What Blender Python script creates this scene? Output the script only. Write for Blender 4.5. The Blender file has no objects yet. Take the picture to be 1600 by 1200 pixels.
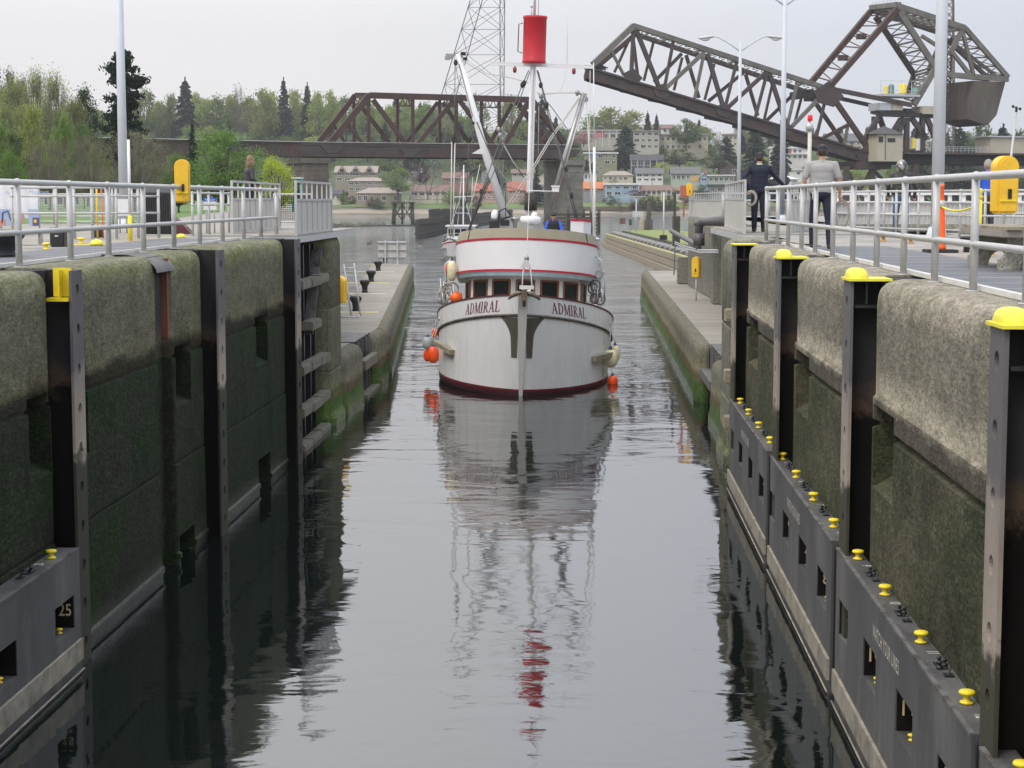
import bpy, bmesh, math, random
from mathutils import Vector, Matrix, noise
R = math.radians
HAZE = 0.00011
random.seed(7)
SC = bpy.context.scene
COL = SC.collection

# ------------------------------------------------------------------ camera, sky, sun, exposure
CAMZ = 0.86                      # eye height over the lock deck (deck = 0)
WZ = -4.94                       # water level
F = 2800.0                       # focal length in pixels of a 1600 px wide frame
PITCH = math.atan(289 / F); YAW = math.atan(115 * math.cos(PITCH) / F)
cam_d = bpy.data.cameras.new('camera'); cam = bpy.data.objects.new('camera', cam_d); COL.objects.link(cam)
cam_d.sensor_width = 36.0; cam_d.lens = F / 1600 * 36.0
cam_d.clip_start = 0.1; cam_d.clip_end = 9000
cam.location = (0, 0, CAMZ); cam.rotation_euler = (math.pi / 2 - PITCH, 0, YAW)
SC.camera = cam
SC.view_settings.view_transform = 'Standard'; SC.view_settings.look = 'None'
SC.view_settings.gamma = 1.0; SC.view_settings.exposure = 0.0
SC.render.film_transparent = False
try:
    SC.cycles.max_bounces = 6; SC.cycles.diffuse_bounces = 3; SC.cycles.glossy_bounces = 3
    SC.cycles.transparent_max_bounces = 8; SC.cycles.volume_bounces = 1
    SC.cycles.use_denoising = True
except Exception: pass

SUN_EL, SUN_AZ = 50, 215
w = bpy.data.worlds.new('World'); SC.world = w; w.use_nodes = True
nt = w.node_tree; N = nt.nodes; L = nt.links; N.clear()
out = N.new('ShaderNodeOutputWorld'); bg = N.new('ShaderNodeBackground')
sky = N.new('ShaderNodeTexSky'); sky.sky_type = 'NISHITA'; sky.sun_disc = False
sky.sun_elevation = R(SUN_EL); sky.sun_rotation = R(SUN_AZ); sky.dust_density = 4; sky.air_density = 1.0
tc = N.new('ShaderNodeTexCoord'); sep = N.new('ShaderNodeSeparateXYZ')
L.new(tc.outputs['Generated'], sep.inputs[0])
ramp = N.new('ShaderNodeValToRGB')                    # an even cloud deck, brighter overhead
e = ramp.color_ramp.elements
e[0].position = 0.0; e[0].color = (8.7, 8.6, 8.75, 1); e[1].position = 1.0; e[1].color = (21, 21.3, 22, 1)
m_ = e = ramp.color_ramp.elements.new(0.3); m_.color = (15, 15.2, 15.7, 1); q_ = ramp.color_ramp.elements.new(0.09); q_.color = (8.9, 8.85, 9.1, 1)
L.new(sep.outputs['Z'], ramp.inputs[0])
nz = N.new('ShaderNodeTexNoise'); nz.inputs['Scale'].default_value = 1.6; nz.inputs['Detail'].default_value = 3
mp = N.new('ShaderNodeMapping'); mp.inputs['Scale'].default_value = (1, 1, 2.5)
L.new(tc.outputs['Generated'], mp.inputs[0]); L.new(mp.outputs[0], nz.inputs['Vector'])
rx = N.new('ShaderNodeMapRange'); rx.inputs['From Min'].default_value = -0.15; rx.inputs['From Max'].default_value = 0.3
L.new(sep.outputs['X'], rx.inputs[0])
side = N.new('ShaderNodeMix'); side.data_type = 'RGBA'      # the cloud is thinner and bluer on the right
side.inputs['A'].default_value = (1.0, 0.992, 0.985, 1); side.inputs['B'].default_value = (0.74, 0.79, 0.87, 1)
L.new(rx.outputs[0], side.inputs['Factor'])
mul = N.new('ShaderNodeMix'); mul.data_type = 'RGBA'; mul.blend_type = 'MULTIPLY'; mul.inputs['Factor'].default_value = 1
L.new(ramp.outputs[0], mul.inputs['A']); L.new(side.outputs['Result'], mul.inputs['B'])
nr = N.new('ShaderNodeMapRange'); nr.inputs['To Min'].default_value = 0.93; nr.inputs['To Max'].default_value = 1.07
L.new(nz.outputs['Fac'], nr.inputs[0])
mul2 = N.new('ShaderNodeVectorMath'); mul2.operation = 'SCALE'
L.new(mul.outputs['Result'], mul2.inputs[0]); L.new(nr.outputs[0], mul2.inputs['Scale'])
mx = N.new('ShaderNodeMix'); mx.data_type = 'RGBA'; mx.inputs['Factor'].default_value = 0.92
L.new(sky.outputs[0], mx.inputs['A']); L.new(mul2.outputs[0], mx.inputs['B'])
L.new(mx.outputs['Result'], bg.inputs['Color']); bg.inputs['Strength'].default_value = 0.1
L.new(bg.outputs[0], out.inputs[0])
sd = bpy.data.lights.new('sun', 'SUN'); sd.energy = 1.5; sd.angle = R(20); sd.color = (1.0, 0.96, 0.9)
so = bpy.data.objects.new('sun', sd); COL.objects.link(so)
_d = Vector((math.sin(R(SUN_AZ)) * math.cos(R(SUN_EL)), math.cos(R(SUN_AZ)) * math.cos(R(SUN_EL)), math.sin(R(SUN_EL))))
so.rotation_euler = _d.to_track_quat('Z', 'Y').to_euler(); so.location = _d * 60

# ------------------------------------------------------------------ planning helpers
_cr, _sr = math.cos(YAW), math.sin(YAW); _cp, _sp = math.cos(PITCH), math.sin(PITCH)
RGT = Vector((_cr, _sr, 0)); FWD = Vector((-_sr * _cp, _cr * _cp, -_sp)); UPV = RGT.cross(FWD)
def ray(px, py): return (RGT * ((px - 800) / F) + UPV * ((600 - py) / F) + FWD)
def at(px, py, Y):               # the point at depth Y along the lock
    r = ray(px, py); t = Y / r.y; return Vector((r.x * t, Y, CAMZ + r.z * t))
def atz(px, py, z):              # the point at height z
    r = ray(px, py); t = (z - CAMZ) / r.z; return Vector((r.x * t, r.y * t, z))

# ------------------------------------------------------------------ mesh helpers
class MB:
    def __init__(s): s.v = []; s.f = []; s.sm = []
    def add(s, vs, fs, smooth=False):
        o = len(s.v); s.v += [Vector(v) for v in vs]
        s.f += [tuple(i + o for i in f) for f in fs]; s.sm += [smooth] * len(fs); return s
    def box(s, c, d, rot=None):
        c = Vector(c); hx, hy, hz = d[0] / 2, d[1] / 2, d[2] / 2
        vs = [Vector((x * hx, y * hy, z * hz)) for x in (-1, 1) for y in (-1, 1) for z in (-1, 1)]
        if rot is not None: vs = [rot @ v for v in vs]
        return s.add([v + c for v in vs], [(0, 1, 3, 2), (4, 6, 7, 5), (0, 4, 5, 1), (2, 3, 7, 6), (0, 2, 6, 4), (1, 5, 7, 3)])
    def b2(s, a, b):             # box from corner to corner
        return s.box(((a[0] + b[0]) / 2, (a[1] + b[1]) / 2, (a[2] + b[2]) / 2), (abs(b[0] - a[0]), abs(b[1] - a[1]), abs(b[2] - a[2])))
    def bar(s, p, q, w, h=None, up=(0, 0, 1)):
        h = h or w; p = Vector(p); q = Vector(q); d = (q - p); Ln = d.length
        if Ln < 1e-6: return s
        d.normalize(); u = Vector(up)
        if abs(d.dot(u)) > 0.98: u = Vector((0, 1, 0))
        x = d.cross(u).normalized(); z = x.cross(d).normalized()
        rot = Matrix((x, d, z)).transposed()
        return s.box((p + q) / 2, (w, Ln, h), rot)
    def tube(s, pts, r, n=8, cap=True, closed=False):
        pts = [Vector(p) for p in pts]; m = len(pts); rs = r if isinstance(r, (list, tuple)) else [r] * m
        rings = []; pv = None
        for i, p in enumerate(pts):
            if closed: d = pts[(i + 1) % m] - pts[i - 1]
            else: d = pts[min(i + 1, m - 1)] - pts[max(i - 1, 0)]
            d.normalize()
            if pv is None:
                u = Vector((0, 0, 1)) if abs(d.z) < 0.9 else Vector((1, 0, 0)); x = d.cross(u).normalized()
            else:
                x = (pv - d * pv.dot(d)).normalized()
            pv = x; y = d.cross(x)
            rings.append([p + (x * math.cos(2 * math.pi * k / n) + y * math.sin(2 * math.pi * k / n)) * rs[i] for k in range(n)])
        vs = [v for rg in rings for v in rg]; fs = []
        for i in range(m if closed else m - 1):
            a, b = i * n, ((i + 1) % m) * n
            for k in range(n): fs.append((a + k, a + (k + 1) % n, b + (k + 1) % n, b + k))
        s.add(vs, fs, True)
        if cap and not closed:
            o = len(s.v) - m * n
            s.f.append(tuple(o + k for k in range(n))[::-1]); s.f.append(tuple(o + (m - 1) * n + k for k in range(n))); s.sm += [False, False]
        return s
    def lathe(s, prof, c=(0, 0, 0), n=24, axis=None, smooth=True):
        c = Vector(c); rot = Vector(axis).to_track_quat('Z', 'Y').to_matrix() if axis is not None else Matrix.Identity(3)
        vs = []; fs = []
        for r, z in prof:
            for k in range(n):
                a = 2 * math.pi * k / n; vs.append(c + rot @ Vector((r * math.cos(a), r * math.sin(a), z)))
        for i in range(len(prof) - 1):
            for k in range(n):
                a, b = i * n, (i + 1) * n; fs.append((a + k, a + (k + 1) % n, b + (k + 1) % n, b + k))
        fs.append(tuple(range(n))[::-1]); fs.append(tuple((len(prof) - 1) * n + k for k in range(n)))
        return s.add(vs, fs, smooth)
    def ell(s, c, r, rot=None, n=16, m=10):
        c = Vector(c); r = r if isinstance(r, (tuple, list)) else (r, r, r); vs = []; fs = []
        for i in range(m + 1):
            t = math.pi * i / m; t = min(max(t, 0.02), math.pi - 0.02)
            for k in range(n):
                a = 2 * math.pi * k / n
                v = Vector((r[0] * math.sin(t) * math.cos(a), r[1] * math.sin(t) * math.sin(a), r[2] * math.cos(t)))
                vs.append(c + (rot @ v if rot is not None else v))
        for i in range(m):
            for k in range(n): fs.append((i * n + k, (i + 1) * n + k, (i + 1) * n + (k + 1) % n, i * n + (k + 1) % n))
        fs.append(tuple(range(n))); fs.append(tuple(m * n + k for k in range(n))[::-1])
        return s.add(vs, fs, True)
    def cap(s, p, q, r1, r2, n=12):          # tapered capsule
        p = Vector(p); q = Vector(q); d = q - p; Ln = max(d.length, 1e-5)
        pr = []
        for i in range(5):
            t = math.pi / 2 * i / 4; pr.append((max(r1 * math.sin(t), 1e-4), -r1 * math.cos(t)))
        for i in range(5):
            t = math.pi / 2 * i / 4; pr.append((max(r2 * math.cos(t), 1e-4), Ln + r2 * math.sin(t)))
        return s.lathe(pr, p, n, d)
    def poly(s, pts, thick):                 # extruded polygon
        t = Vector(thick); n = len(pts); a = [Vector(p) for p in pts]; b = [p + t for p in a]
        fs = [tuple(range(n))[::-1], tuple(range(n, 2 * n))] + [(i, (i + 1) % n, n + (i + 1) % n, n + i) for i in range(n)]
        return s.add(a + b, fs)
    def build(s, name, mat, parent=None, bevel=0, smooth=None, origin=None):
        if parent is not None: off = OFF.get(parent.name_full if False else parent, Vector((0, 0, 0)))
        else:
            if origin is not None: off = Vector(origin)
            else:
                xs = [v.x for v in s.v]; ys = [v.y for v in s.v]; zs = [v.z for v in s.v]
                off = Vector(((min(xs) + max(xs)) / 2, (min(ys) + max(ys)) / 2, min(zs)))
        me = bpy.data.meshes.new(name); me.from_pydata([v - off for v in s.v], [], s.f); me.update()
        me.polygons.foreach_set('use_smooth', [bool(x) if smooth is None else smooth for x in s.sm])
        bm = bmesh.new(); bm.from_mesh(me); bmesh.ops.recalc_face_normals(bm, faces=bm.faces)
        if bevel: bmesh.ops.bevel(bm, geom=[e for e in bm.edges if len(e.link_faces) == 2 and e.calc_face_angle(0) > 0.6], offset=bevel, segments=2, affect='EDGES', clamp_overlap=True)
        bm.to_mesh(me); bm.free()
        o = bpy.data.objects.new(name, me); COL.objects.link(o)
        for m in (mat if isinstance(mat, (list, tuple)) else [mat]): me.materials.append(m)
        if parent is not None: o.parent = parent
        else: o.location = off
        OFF[o] = off
        return o
OFF = {}
def tag(o, label=None, cat=None, group=None, kind=None):
    if label: o['label'] = label
    if cat: o['category'] = cat
    if group: o['group'] = group
    if kind: o['kind'] = kind
    return o
def empty(name, loc=(0, 0, 0), label=None, cat=None, group=None):
    o = bpy.data.objects.new(name, None); COL.objects.link(o); o.location = loc; o.empty_display_size = 0.2
    OFF[o] = Vector(loc); tag(o, label, cat, group); return o
def local(o): OFF[o] = Vector((0, 0, 0)); return o        # parts will be given in the thing's own space
def kids(o): return list(KIDS.get(o, ())) or [c for c in o.children]
KIDS = {}
def copy_tree(o, parent=None):
    c = o.copy(); COL.objects.link(c); OFF[c] = OFF.get(o, Vector((0, 0, 0)))
    if parent is not None: c.parent = parent
    for ch in list(o.children): copy_tree(ch, c)
    return c
def smoothstep(a, b, x):
    t = min(max((x - a) / (b - a), 0), 1); return t * t * (3 - 2 * t)

# ------------------------------------------------------------------ materials
def newmat(name):
    m = bpy.data.materials.new(name); m.use_nodes = True; return m, m.node_tree.nodes, m.node_tree.links, m.node_tree.nodes['Principled BSDF']
def C4(c): return (c[0], c[1], c[2], 1)
def pm(name, col, rough=0.6, metal=0.0, var=0.12, scale=3.0, bump=0.0, bscale=30.0, col2=None, stretch=(1, 1, 1), c2amt=(0.45, 0.7), spec=None, coat=0, rnd=0):
    m, N, L, P = newmat(name)
    P.inputs['Roughness'].default_value = rough; P.inputs['Metallic'].default_value = metal
    if spec is not None: P.inputs['Specular IOR Level'].default_value = spec
    if coat: P.inputs['Coat Weight'].default_value = coat; P.inputs['Coat Roughness'].default_value = 0.15
    t = N.new('ShaderNodeTexCoord'); mp = N.new('ShaderNodeMapping'); mp.inputs['Scale'].default_value = stretch
    L.new(t.outputs['Object'], mp.inputs[0])
    n = N.new('ShaderNodeTexNoise'); n.inputs['Scale'].default_value = scale; n.inputs['Detail'].default_value = 6; n.inputs['Roughness'].default_value = 0.65
    L.new(mp.outputs[0], n.inputs['Vector'])
    r = N.new('ShaderNodeValToRGB'); r.color_ramp.elements[0].position = 0.3; r.color_ramp.elements[1].position = 0.7
    r.color_ramp.elements[0].color = C4([c * (1 - var) for c in col]); r.color_ramp.elements[1].color = C4([min(c * (1 + var), 1) for c in col])
    L.new(n.outputs['Fac'], r.inputs[0]); src = r.outputs[0]
    if col2:
        n2 = N.new('ShaderNodeTexNoise'); n2.inputs['Scale'].default_value = scale * 0.55; n2.inputs['Detail'].default_value = 8; n2.inputs['Roughness'].default_value = 0.75
        L.new(mp.outputs[0], n2.inputs['Vector'])
        mr = N.new('ShaderNodeMapRange'); mr.inputs['From Min'].default_value = c2amt[0]; mr.inputs['From Max'].default_value = c2amt[1]
        L.new(n2.outputs['Fac'], mr.inputs[0]); x = N.new('ShaderNodeMix'); x.data_type = 'RGBA'
        L.new(mr.outputs[0], x.inputs['Factor']); L.new(src, x.inputs['A']); x.inputs['B'].default_value = C4(col2); src = x.outputs['Result']
    if rnd:
        oi = N.new('ShaderNodeObjectInfo'); h = N.new('ShaderNodeHueSaturation')
        a = N.new('ShaderNodeMapRange'); a.inputs['To Min'].default_value = 1 - rnd; a.inputs['To Max'].default_value = 1 + rnd; L.new(oi.outputs['Random'], a.inputs[0])
        b = N.new('ShaderNodeMapRange'); b.inputs['To Min'].default_value = 0.5 - rnd * 0.08; b.inputs['To Max'].default_value = 0.5 + rnd * 0.06; L.new(oi.outputs['Random'], b.inputs[0])
        L.new(a.outputs[0], h.inputs['Value']); L.new(b.outputs[0], h.inputs['Hue']); L.new(src, h.inputs['Color']); src = h.outputs[0]
    L.new(src, P.inputs['Base Color'])
    rr = N.new('ShaderNodeMapRange'); rr.inputs['To Min'].default_value = max(rough - 0.12, 0.02); rr.inputs['To Max'].default_value = min(rough + 0.12, 1)
    L.new(n.outputs['Fac'], rr.inputs[0]); L.new(rr.outputs[0], P.inputs['Roughness'])
    if bump:
        nb = N.new('ShaderNodeTexNoise'); nb.inputs['Scale'].default_value = bscale; nb.inputs['Detail'].default_value = 4
        L.new(mp.outputs[0], nb.inputs['Vector']); b = N.new('ShaderNodeBump'); b.inputs['Strength'].default_value = bump; b.inputs['Distance'].default_value = 0.03
        L.new(nb.outputs['Fac'], b.inputs['Height']); L.new(b.outputs[0], P.inputs['Normal'])
    return m
M = {}
M['rail'] = pm('rail_paint', (0.47, 0.465, 0.455), 0.45, 0.15, 0.10, 3.0, col2=(0.36, 0.35, 0.33), c2amt=(0.6, 0.85))
M['galv'] = pm('galvanised', (0.5, 0.51, 0.52), 0.45, 0.35, 0.12, 4.0)
M['panel'] = pm('panel_metal', (0.50, 0.48, 0.44), 0.5, 0.1, 0.07, 1.5)
M['pole'] = pm('pole_paint', (0.52, 0.55, 0.59), 0.5, 0.0, 0.06, 1.0)
M['yellow'] = pm('yellow_paint', (0.80, 0.62, 0.02), 0.45, 0, 0.1, 6.0, col2=(0.4, 0.28, 0.03), c2amt=(0.66, 0.85))
M['lemon'] = pm('lemon_paint', (0.76, 0.67, 0.05), 0.5, 0, 0.10, 6.0, col2=(0.40, 0.32, 0.08), c2amt=(0.58, 0.72))
M['amber'] = pm('amber_plastic', (0.78, 0.47, 0.025), 0.45, 0, 0.12, 4.0, col2=(0.48, 0.27, 0.05), c2amt=(0.55, 0.75))
M['orange'] = pm('orange_plastic', (0.9, 0.13, 0.01), 0.4, 0, 0.06, 4.0)
M['buoy'] = pm('orange_vinyl', (0.95, 0.10, 0.015), 0.35, 0, 0.08, 3.0)
M['buoyw'] = pm('cream_vinyl', (0.72, 0.66, 0.42), 0.45, 0, 0.18, 4.0, col2=(0.45, 0.40, 0.22))
M['buoyg'] = pm('grey_vinyl', (0.36, 0.42, 0.42), 0.45, 0, 0.12, 4.0)
M['navy'] = pm('navy_vinyl', (0.012, 0.02, 0.07), 0.4)
M['blackm'] = pm('black_metal', (0.022, 0.022, 0.024), 0.45, 0.2, 0.3, 3.0)
M['rubber'] = pm('black_rubber', (0.03, 0.028, 0.028), 0.8)
M['fence'] = pm('slate_paint', (0.082, 0.080, 0.080), 0.55, 0.1, 0.32, 2.2, 0.2, 10, col2=(0.15, 0.143, 0.132), stretch=(1, .6, .16), c2amt=(0.50, 0.66), spec=.3)
M['tan'] = pm('worn_strip', (0.30, 0.27, 0.21), 0.7, 0, 0.25, 4.0, 0.1, 20, col2=(0.12, 0.11, 0.09))
M['white'] = pm('white_paint', (0.72, 0.71, 0.71), 0.35, 0, 0.03, 2.0)
M['red'] = pm('red_paint', (0.42, 0.012, 0.035), 0.35, 0, 0.05, 2.0)
M['redbrown'] = pm('oxblood_trim', (0.09, 0.02, 0.022), 0.5)
M['bluish'] = pm('pale_blue_paint', (0.42, 0.56, 0.62), 0.5)
M['wood'] = pm('varnished_wood', (0.22, 0.085, 0.028), 0.35, 0, 0.3, 6.0, stretch=(6, 6, 1), coat=0.3)
M['timber'] = pm('wet_timber', (0.16, 0.145, 0.115), 0.8, 0, 0.35, 4.0, 0.25, 25, col2=(0.10, 0.13, 0.045), stretch=(1, 1, 1), c2amt=(0.5, 0.68))
M['timberd'] = pm('dark_timber', (0.060, 0.054, 0.044), 0.8, 0, 0.4, 3.0, 0.25, 25, col2=(0.095, 0.11, 0.055), c2amt=(0.5, 0.75))
M['timberl'] = pm('pale_timber', (0.30, 0.26, 0.19), 0.8, 0, 0.3, 2.0, 0.2, 15, stretch=(1, 3, 6), col2=(0.14, 0.12, 0.08))
M['glass'] = pm('dark_glass', (0.012, 0.014, 0.016), 0.08, 0, 0.2, 1.0, spec=0.6)
M['steel'] = pm('bridge_steel', (0.058, 0.049, 0.045), 0.7, 0.1, 0.35, 0.6, 0, col2=(0.10, 0.04, 0.028), c2amt=(0.45, 0.75))
M['steelr'] = pm('rusty_steel', (0.068, 0.036, 0.030), 0.75, 0.1, 0.3, 0.5, 0, col2=(0.05, 0.03, 0.026), c2amt=(0.45, 0.75))
M['steelg'] = pm('olive_steel', (0.15, 0.14, 0.12), 0.65, 0.1, 0.3, 0.6, 0, col2=(0.10, 0.07, 0.05), c2amt=(0.5, 0.75))
M['steeld'] = pm('dark_steel', (0.028, 0.025, 0.024), 0.8, 0.1, 0.4, 0.6)  # darkest bridge steel, used for floors, decks and some far members
M['rope'] = pm('rope', (0.42, 0.37, 0.32), 0.85, 0, 0.2, 30)
M['cable'] = pm('wire_rope', (0.10, 0.10, 0.10), 0.5, 0.3)
M['wirel'] = pm('pale_line', (0.5, 0.48, 0.44), 0.6)

# ------------------------------------------------------------------ concrete, water, deck materials
def wallmat(name, up, up2, lo, lo2, zb, moss, band, crust):
    m, N, L, P = newmat(name)
    g = N.new('ShaderNodeNewGeometry'); sp = N.new('ShaderNodeSeparateXYZ'); L.new(g.outputs['Position'], sp.inputs[0])
    def noise_(scale, detail=6, st=(1, 1, 1), rough=0.6):
        mp = N.new('ShaderNodeMapping'); mp.inputs['Scale'].default_value = (st[0], st[1] * .42, st[2]); L.new(g.outputs['Position'], mp.inputs[0])
        n = N.new('ShaderNodeTexNoise'); n.inputs['Scale'].default_value = scale; n.inputs['Detail'].default_value = detail; n.inputs['Roughness'].default_value = rough
        L.new(mp.outputs[0], n.inputs['Vector']); return n.outputs['Fac']
    def mr(src, a, b, c=0, d=1):
        n = N.new('ShaderNodeMapRange'); n.inputs['From Min'].default_value = a; n.inputs['From Max'].default_value = b
        n.inputs['To Min'].default_value = c; n.inputs['To Max'].default_value = d; L.new(src, n.inputs[0]); return n.outputs[0]
    def mix(f, a, b):
        x = N.new('ShaderNodeMix'); x.data_type = 'RGBA'
        if isinstance(f, (int, float)): x.inputs['Factor'].default_value = f
        else: L.new(f, x.inputs['Factor'])
        for k, v in (('A', a), ('B', b)):
            if isinstance(v, tuple): x.inputs[k].default_value = C4(v)
            else: L.new(v, x.inputs[k])
        return x.outputs['Result']
    def mth(op, a, b):
        n = N.new('ShaderNodeMath'); n.operation = op
        for i, v in enumerate((a, b)):
            if isinstance(v, (int, float)): n.inputs[i].default_value = v
            else: L.new(v, n.inputs[i])
        return n.outputs[0]
    streak = noise_(2.6, 9, (1, 1, 0.30), 0.78); blot = noise_(0.9, 5); fine = noise_(38, 3); mid = noise_(7, 6, rough=0.75)
    upc = mix(mr(streak, 0.38, 0.66), up, up2)
    dk = mr(noise_(3.2, 9, (1, 1, 0.07), 0.8), 0.52, 0.66); upc = mix(mth('MULTIPLY', dk, 0.72), upc, tuple(c * 0.35 for c in up2))
    lt = mr(noise_(6.0, 8, (1, 1, 0.5), 0.9), 0.60, 0.68); upc = mix(mth('MULTIPLY', lt, 0.35), upc, crust)
    grn = mr(noise_(1.3, 5, (1, 1, 0.35)), 0.5, 0.68); upc = mix(mth('MULTIPLY', grn, moss[1]), upc, moss[0])
    below = mr(mth('ADD', sp.outputs['Z'], mth('MULTIPLY', mth('SUBTRACT', mid, 0.5), 0.35)), -0.36, -0.24, 1, 0)
    upc = mix(mth('MULTIPLY', below, mr(streak, 0.35, 0.62, 0.85, 0.40)), upc, tuple(c * .62 for c in up2))
    upc = mix(mth('MULTIPLY', mr(noise_(9.0, 6, (1, 1, .6), 0.9), 0.66, 0.70), 0.5), upc, (0.45, 0.42, 0.36))
    # moss on the rounded coping
    zz = mth('ADD', sp.outputs['Z'], mth('MULTIPLY', mth('SUBTRACT', blot, 0.5), 0.5))
    cp = mr(zz, -0.42, -0.1); tp = mr(sp.outputs['Z'], -0.10, -0.01, 1, 0)
    upc = mix(mth('MULTIPLY', mth('MULTIPLY', cp, tp), mth('MULTIPLY', mr(mid, 0.3, 0.6), moss[2])), upc, moss[3])
    loc_ = mix(mr(blot, 0.42, 0.62), lo, lo2); loc_ = mix(mth('MULTIPLY', mr(noise_(24, 4, rough=0.8), 0.52, 0.66), 0.6), loc_, tuple(min(c * 2.6 + 0.03, 1) for c in lo2)); loc_ = mix(mth('MULTIPLY', mr(noise_(1.1, 7, (1, 1, .4), .75), 0.5, 0.66), 0.75), loc_, tuple(c * .4 for c in lo))
    # the tide line
    jag = mth('MULTIPLY', mth('SUBTRACT', noise_(1.6, 8, rough=0.7), 0.5), 0.55)
    z2 = mth('ADD', sp.outputs['Z'], jag)
    bandc = mix(mr(streak, 0.3, 0.7), band, tuple(c * 0.6 for c in band))
    c = mix(mr(sp.outputs['Z'], zb - 0.29, zb - 0.27), loc_, bandc)
    cr = mix(mth('MULTIPLY', mr(z2, zb + 0.02, zb + 0.35, 1, 0), 0.75), upc, crust)
    c = mix(mr(z2, zb - 0.10, zb + 0.05), c, cr)
    # exposed aggregate and fine grime
    g1 = noise_(34, 3, rough=0.8); g2 = noise_(11, 6, (1, 1, .7), 0.8)
    k = mth('MULTIPLY', mr(g1, 0.34, 0.66, 0.70, 1.28), mr(g2, 0.36, 0.64, 0.66, 1.32))
    sc_ = N.new('ShaderNodeVectorMath'); sc_.operation = 'SCALE'; L.new(c, sc_.inputs[0]); L.new(k, sc_.inputs['Scale']); c = sc_.outputs[0]
    L.new(c, P.inputs['Base Color'])
    P.inputs['Specular IOR Level'].default_value = 0.12
    wet = mr(sp.outputs['Z'], WZ + 0.15, WZ + 0.5, 0.25, 0.85); L.new(wet, P.inputs['Roughness'])
    v = N.new('ShaderNodeTexVoronoi'); v.inputs['Scale'].default_value = 16; vm = N.new('ShaderNodeMapping'); vm.inputs['Scale'].default_value = (1, .45, 1); L.new(g.outputs['Position'], vm.inputs[0]); L.new(vm.outputs[0], v.inputs['Vector'])
    hgt = mth('ADD', mth('MULTIPLY', v.outputs['Distance'], 0.5), mth('ADD', mth('MULTIPLY', fine, 0.7), mth('MULTIPLY', blot, 1.5)))
    b = N.new('ShaderNodeBump'); b.inputs['Strength'].default_value = 0.6; b.inputs['Distance'].default_value = 0.03
    L.new(hgt, b.inputs['Height']); L.new(b.outputs[0], P.inputs['Normal'])
    return m
M['wallR'] = wallmat('lock_concrete_east', (0.33, 0.295, 0.235), (0.22, 0.20, 0.155), (0.082, 0.075, 0.048), (0.040, 0.046, 0.022), -1.24,
                     ((0.10, 0.115, 0.06), 0.45, 0.2, (0.16, 0.16, 0.10)), (0.105, 0.094, 0.072), (0.36, 0.325, 0.245))
M['wallL'] = wallmat('lock_concrete_west', (0.25, 0.235, 0.165), (0.155, 0.148, 0.098), (0.024, 0.023, 0.016), (0.012, 0.026, 0.006), -1.34,
                     ((0.105, 0.135, 0.045), 0.6, 0.75, (0.155, 0.175, 0.05)), (0.075, 0.067, 0.045), (0.25, 0.235, 0.145))
M['guide'] = wallmat('guide_wall_concrete', (0.25, 0.235, 0.185), (0.17, 0.155, 0.115), (0.085, 0.125, 0.03), (0.04, 0.07, 0.02), -4.1,
                     ((0.15, 0.16, 0.06), 0.5, 0.6, (0.16, 0.18, 0.06)), (0.13, 0.10, 0.055), (0.22, 0.20, 0.12))
M['block'] = wallmat('grey_concrete', (0.33, 0.315, 0.27), (0.23, 0.22, 0.185), (0.2, 0.2, 0.15), (0.12, 0.14, 0.09), -6.5,
                     ((0.2, 0.21, 0.14), 0.35, 0.1, (0.2, 0.21, 0.14)), (0.2, 0.2, 0.15), (0.36, 0.34, 0.28))
def flatcon(name, a, b, c, scale=1.0, spots=0.0):
    m = pm(name, a, 0.85, 0, 0.12, 0.8 * scale, 0.15, 40, col2=b, c2amt=(0.42, 0.72)); return m
M['deck'] = pm('deck_concrete', (0.31, 0.28, 0.245), 0.85, 0, 0.14, 0.9, 0.15, 40, col2=(0.19, 0.172, 0.152), c2amt=(0.46, 0.64))
M['decklow'] = flatcon('guide_top_concrete', (0.285, 0.26, 0.22), (0.185, 0.165, 0.135), None, 0.7)
M['plate'] = pm('dark_deck_plate', (0.095, 0.098, 0.112), 0.6, 0.1, 0.2, 1.2, col2=(0.15, 0.145, 0.15))
M['chan'] = pm('guide_channel_steel', (0.014, 0.012, 0.011), 0.7, 0.0, 0.4, 2.2, 0.2, 20, col2=(0.09, 0.058, 0.04), stretch=(1, 1, 0.25), c2amt=(0.60, 0.80), spec=.12)
M['flange'] = pm('guide_flange_steel', (0.14, 0.133, 0.13), 0.6, 0.1, 0.35, 3.0, 0.15, 20, col2=(0.055, 0.045, 0.036), stretch=(1, 1, 0.35), c2amt=(0.50, 0.62), spec=.3)
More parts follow.
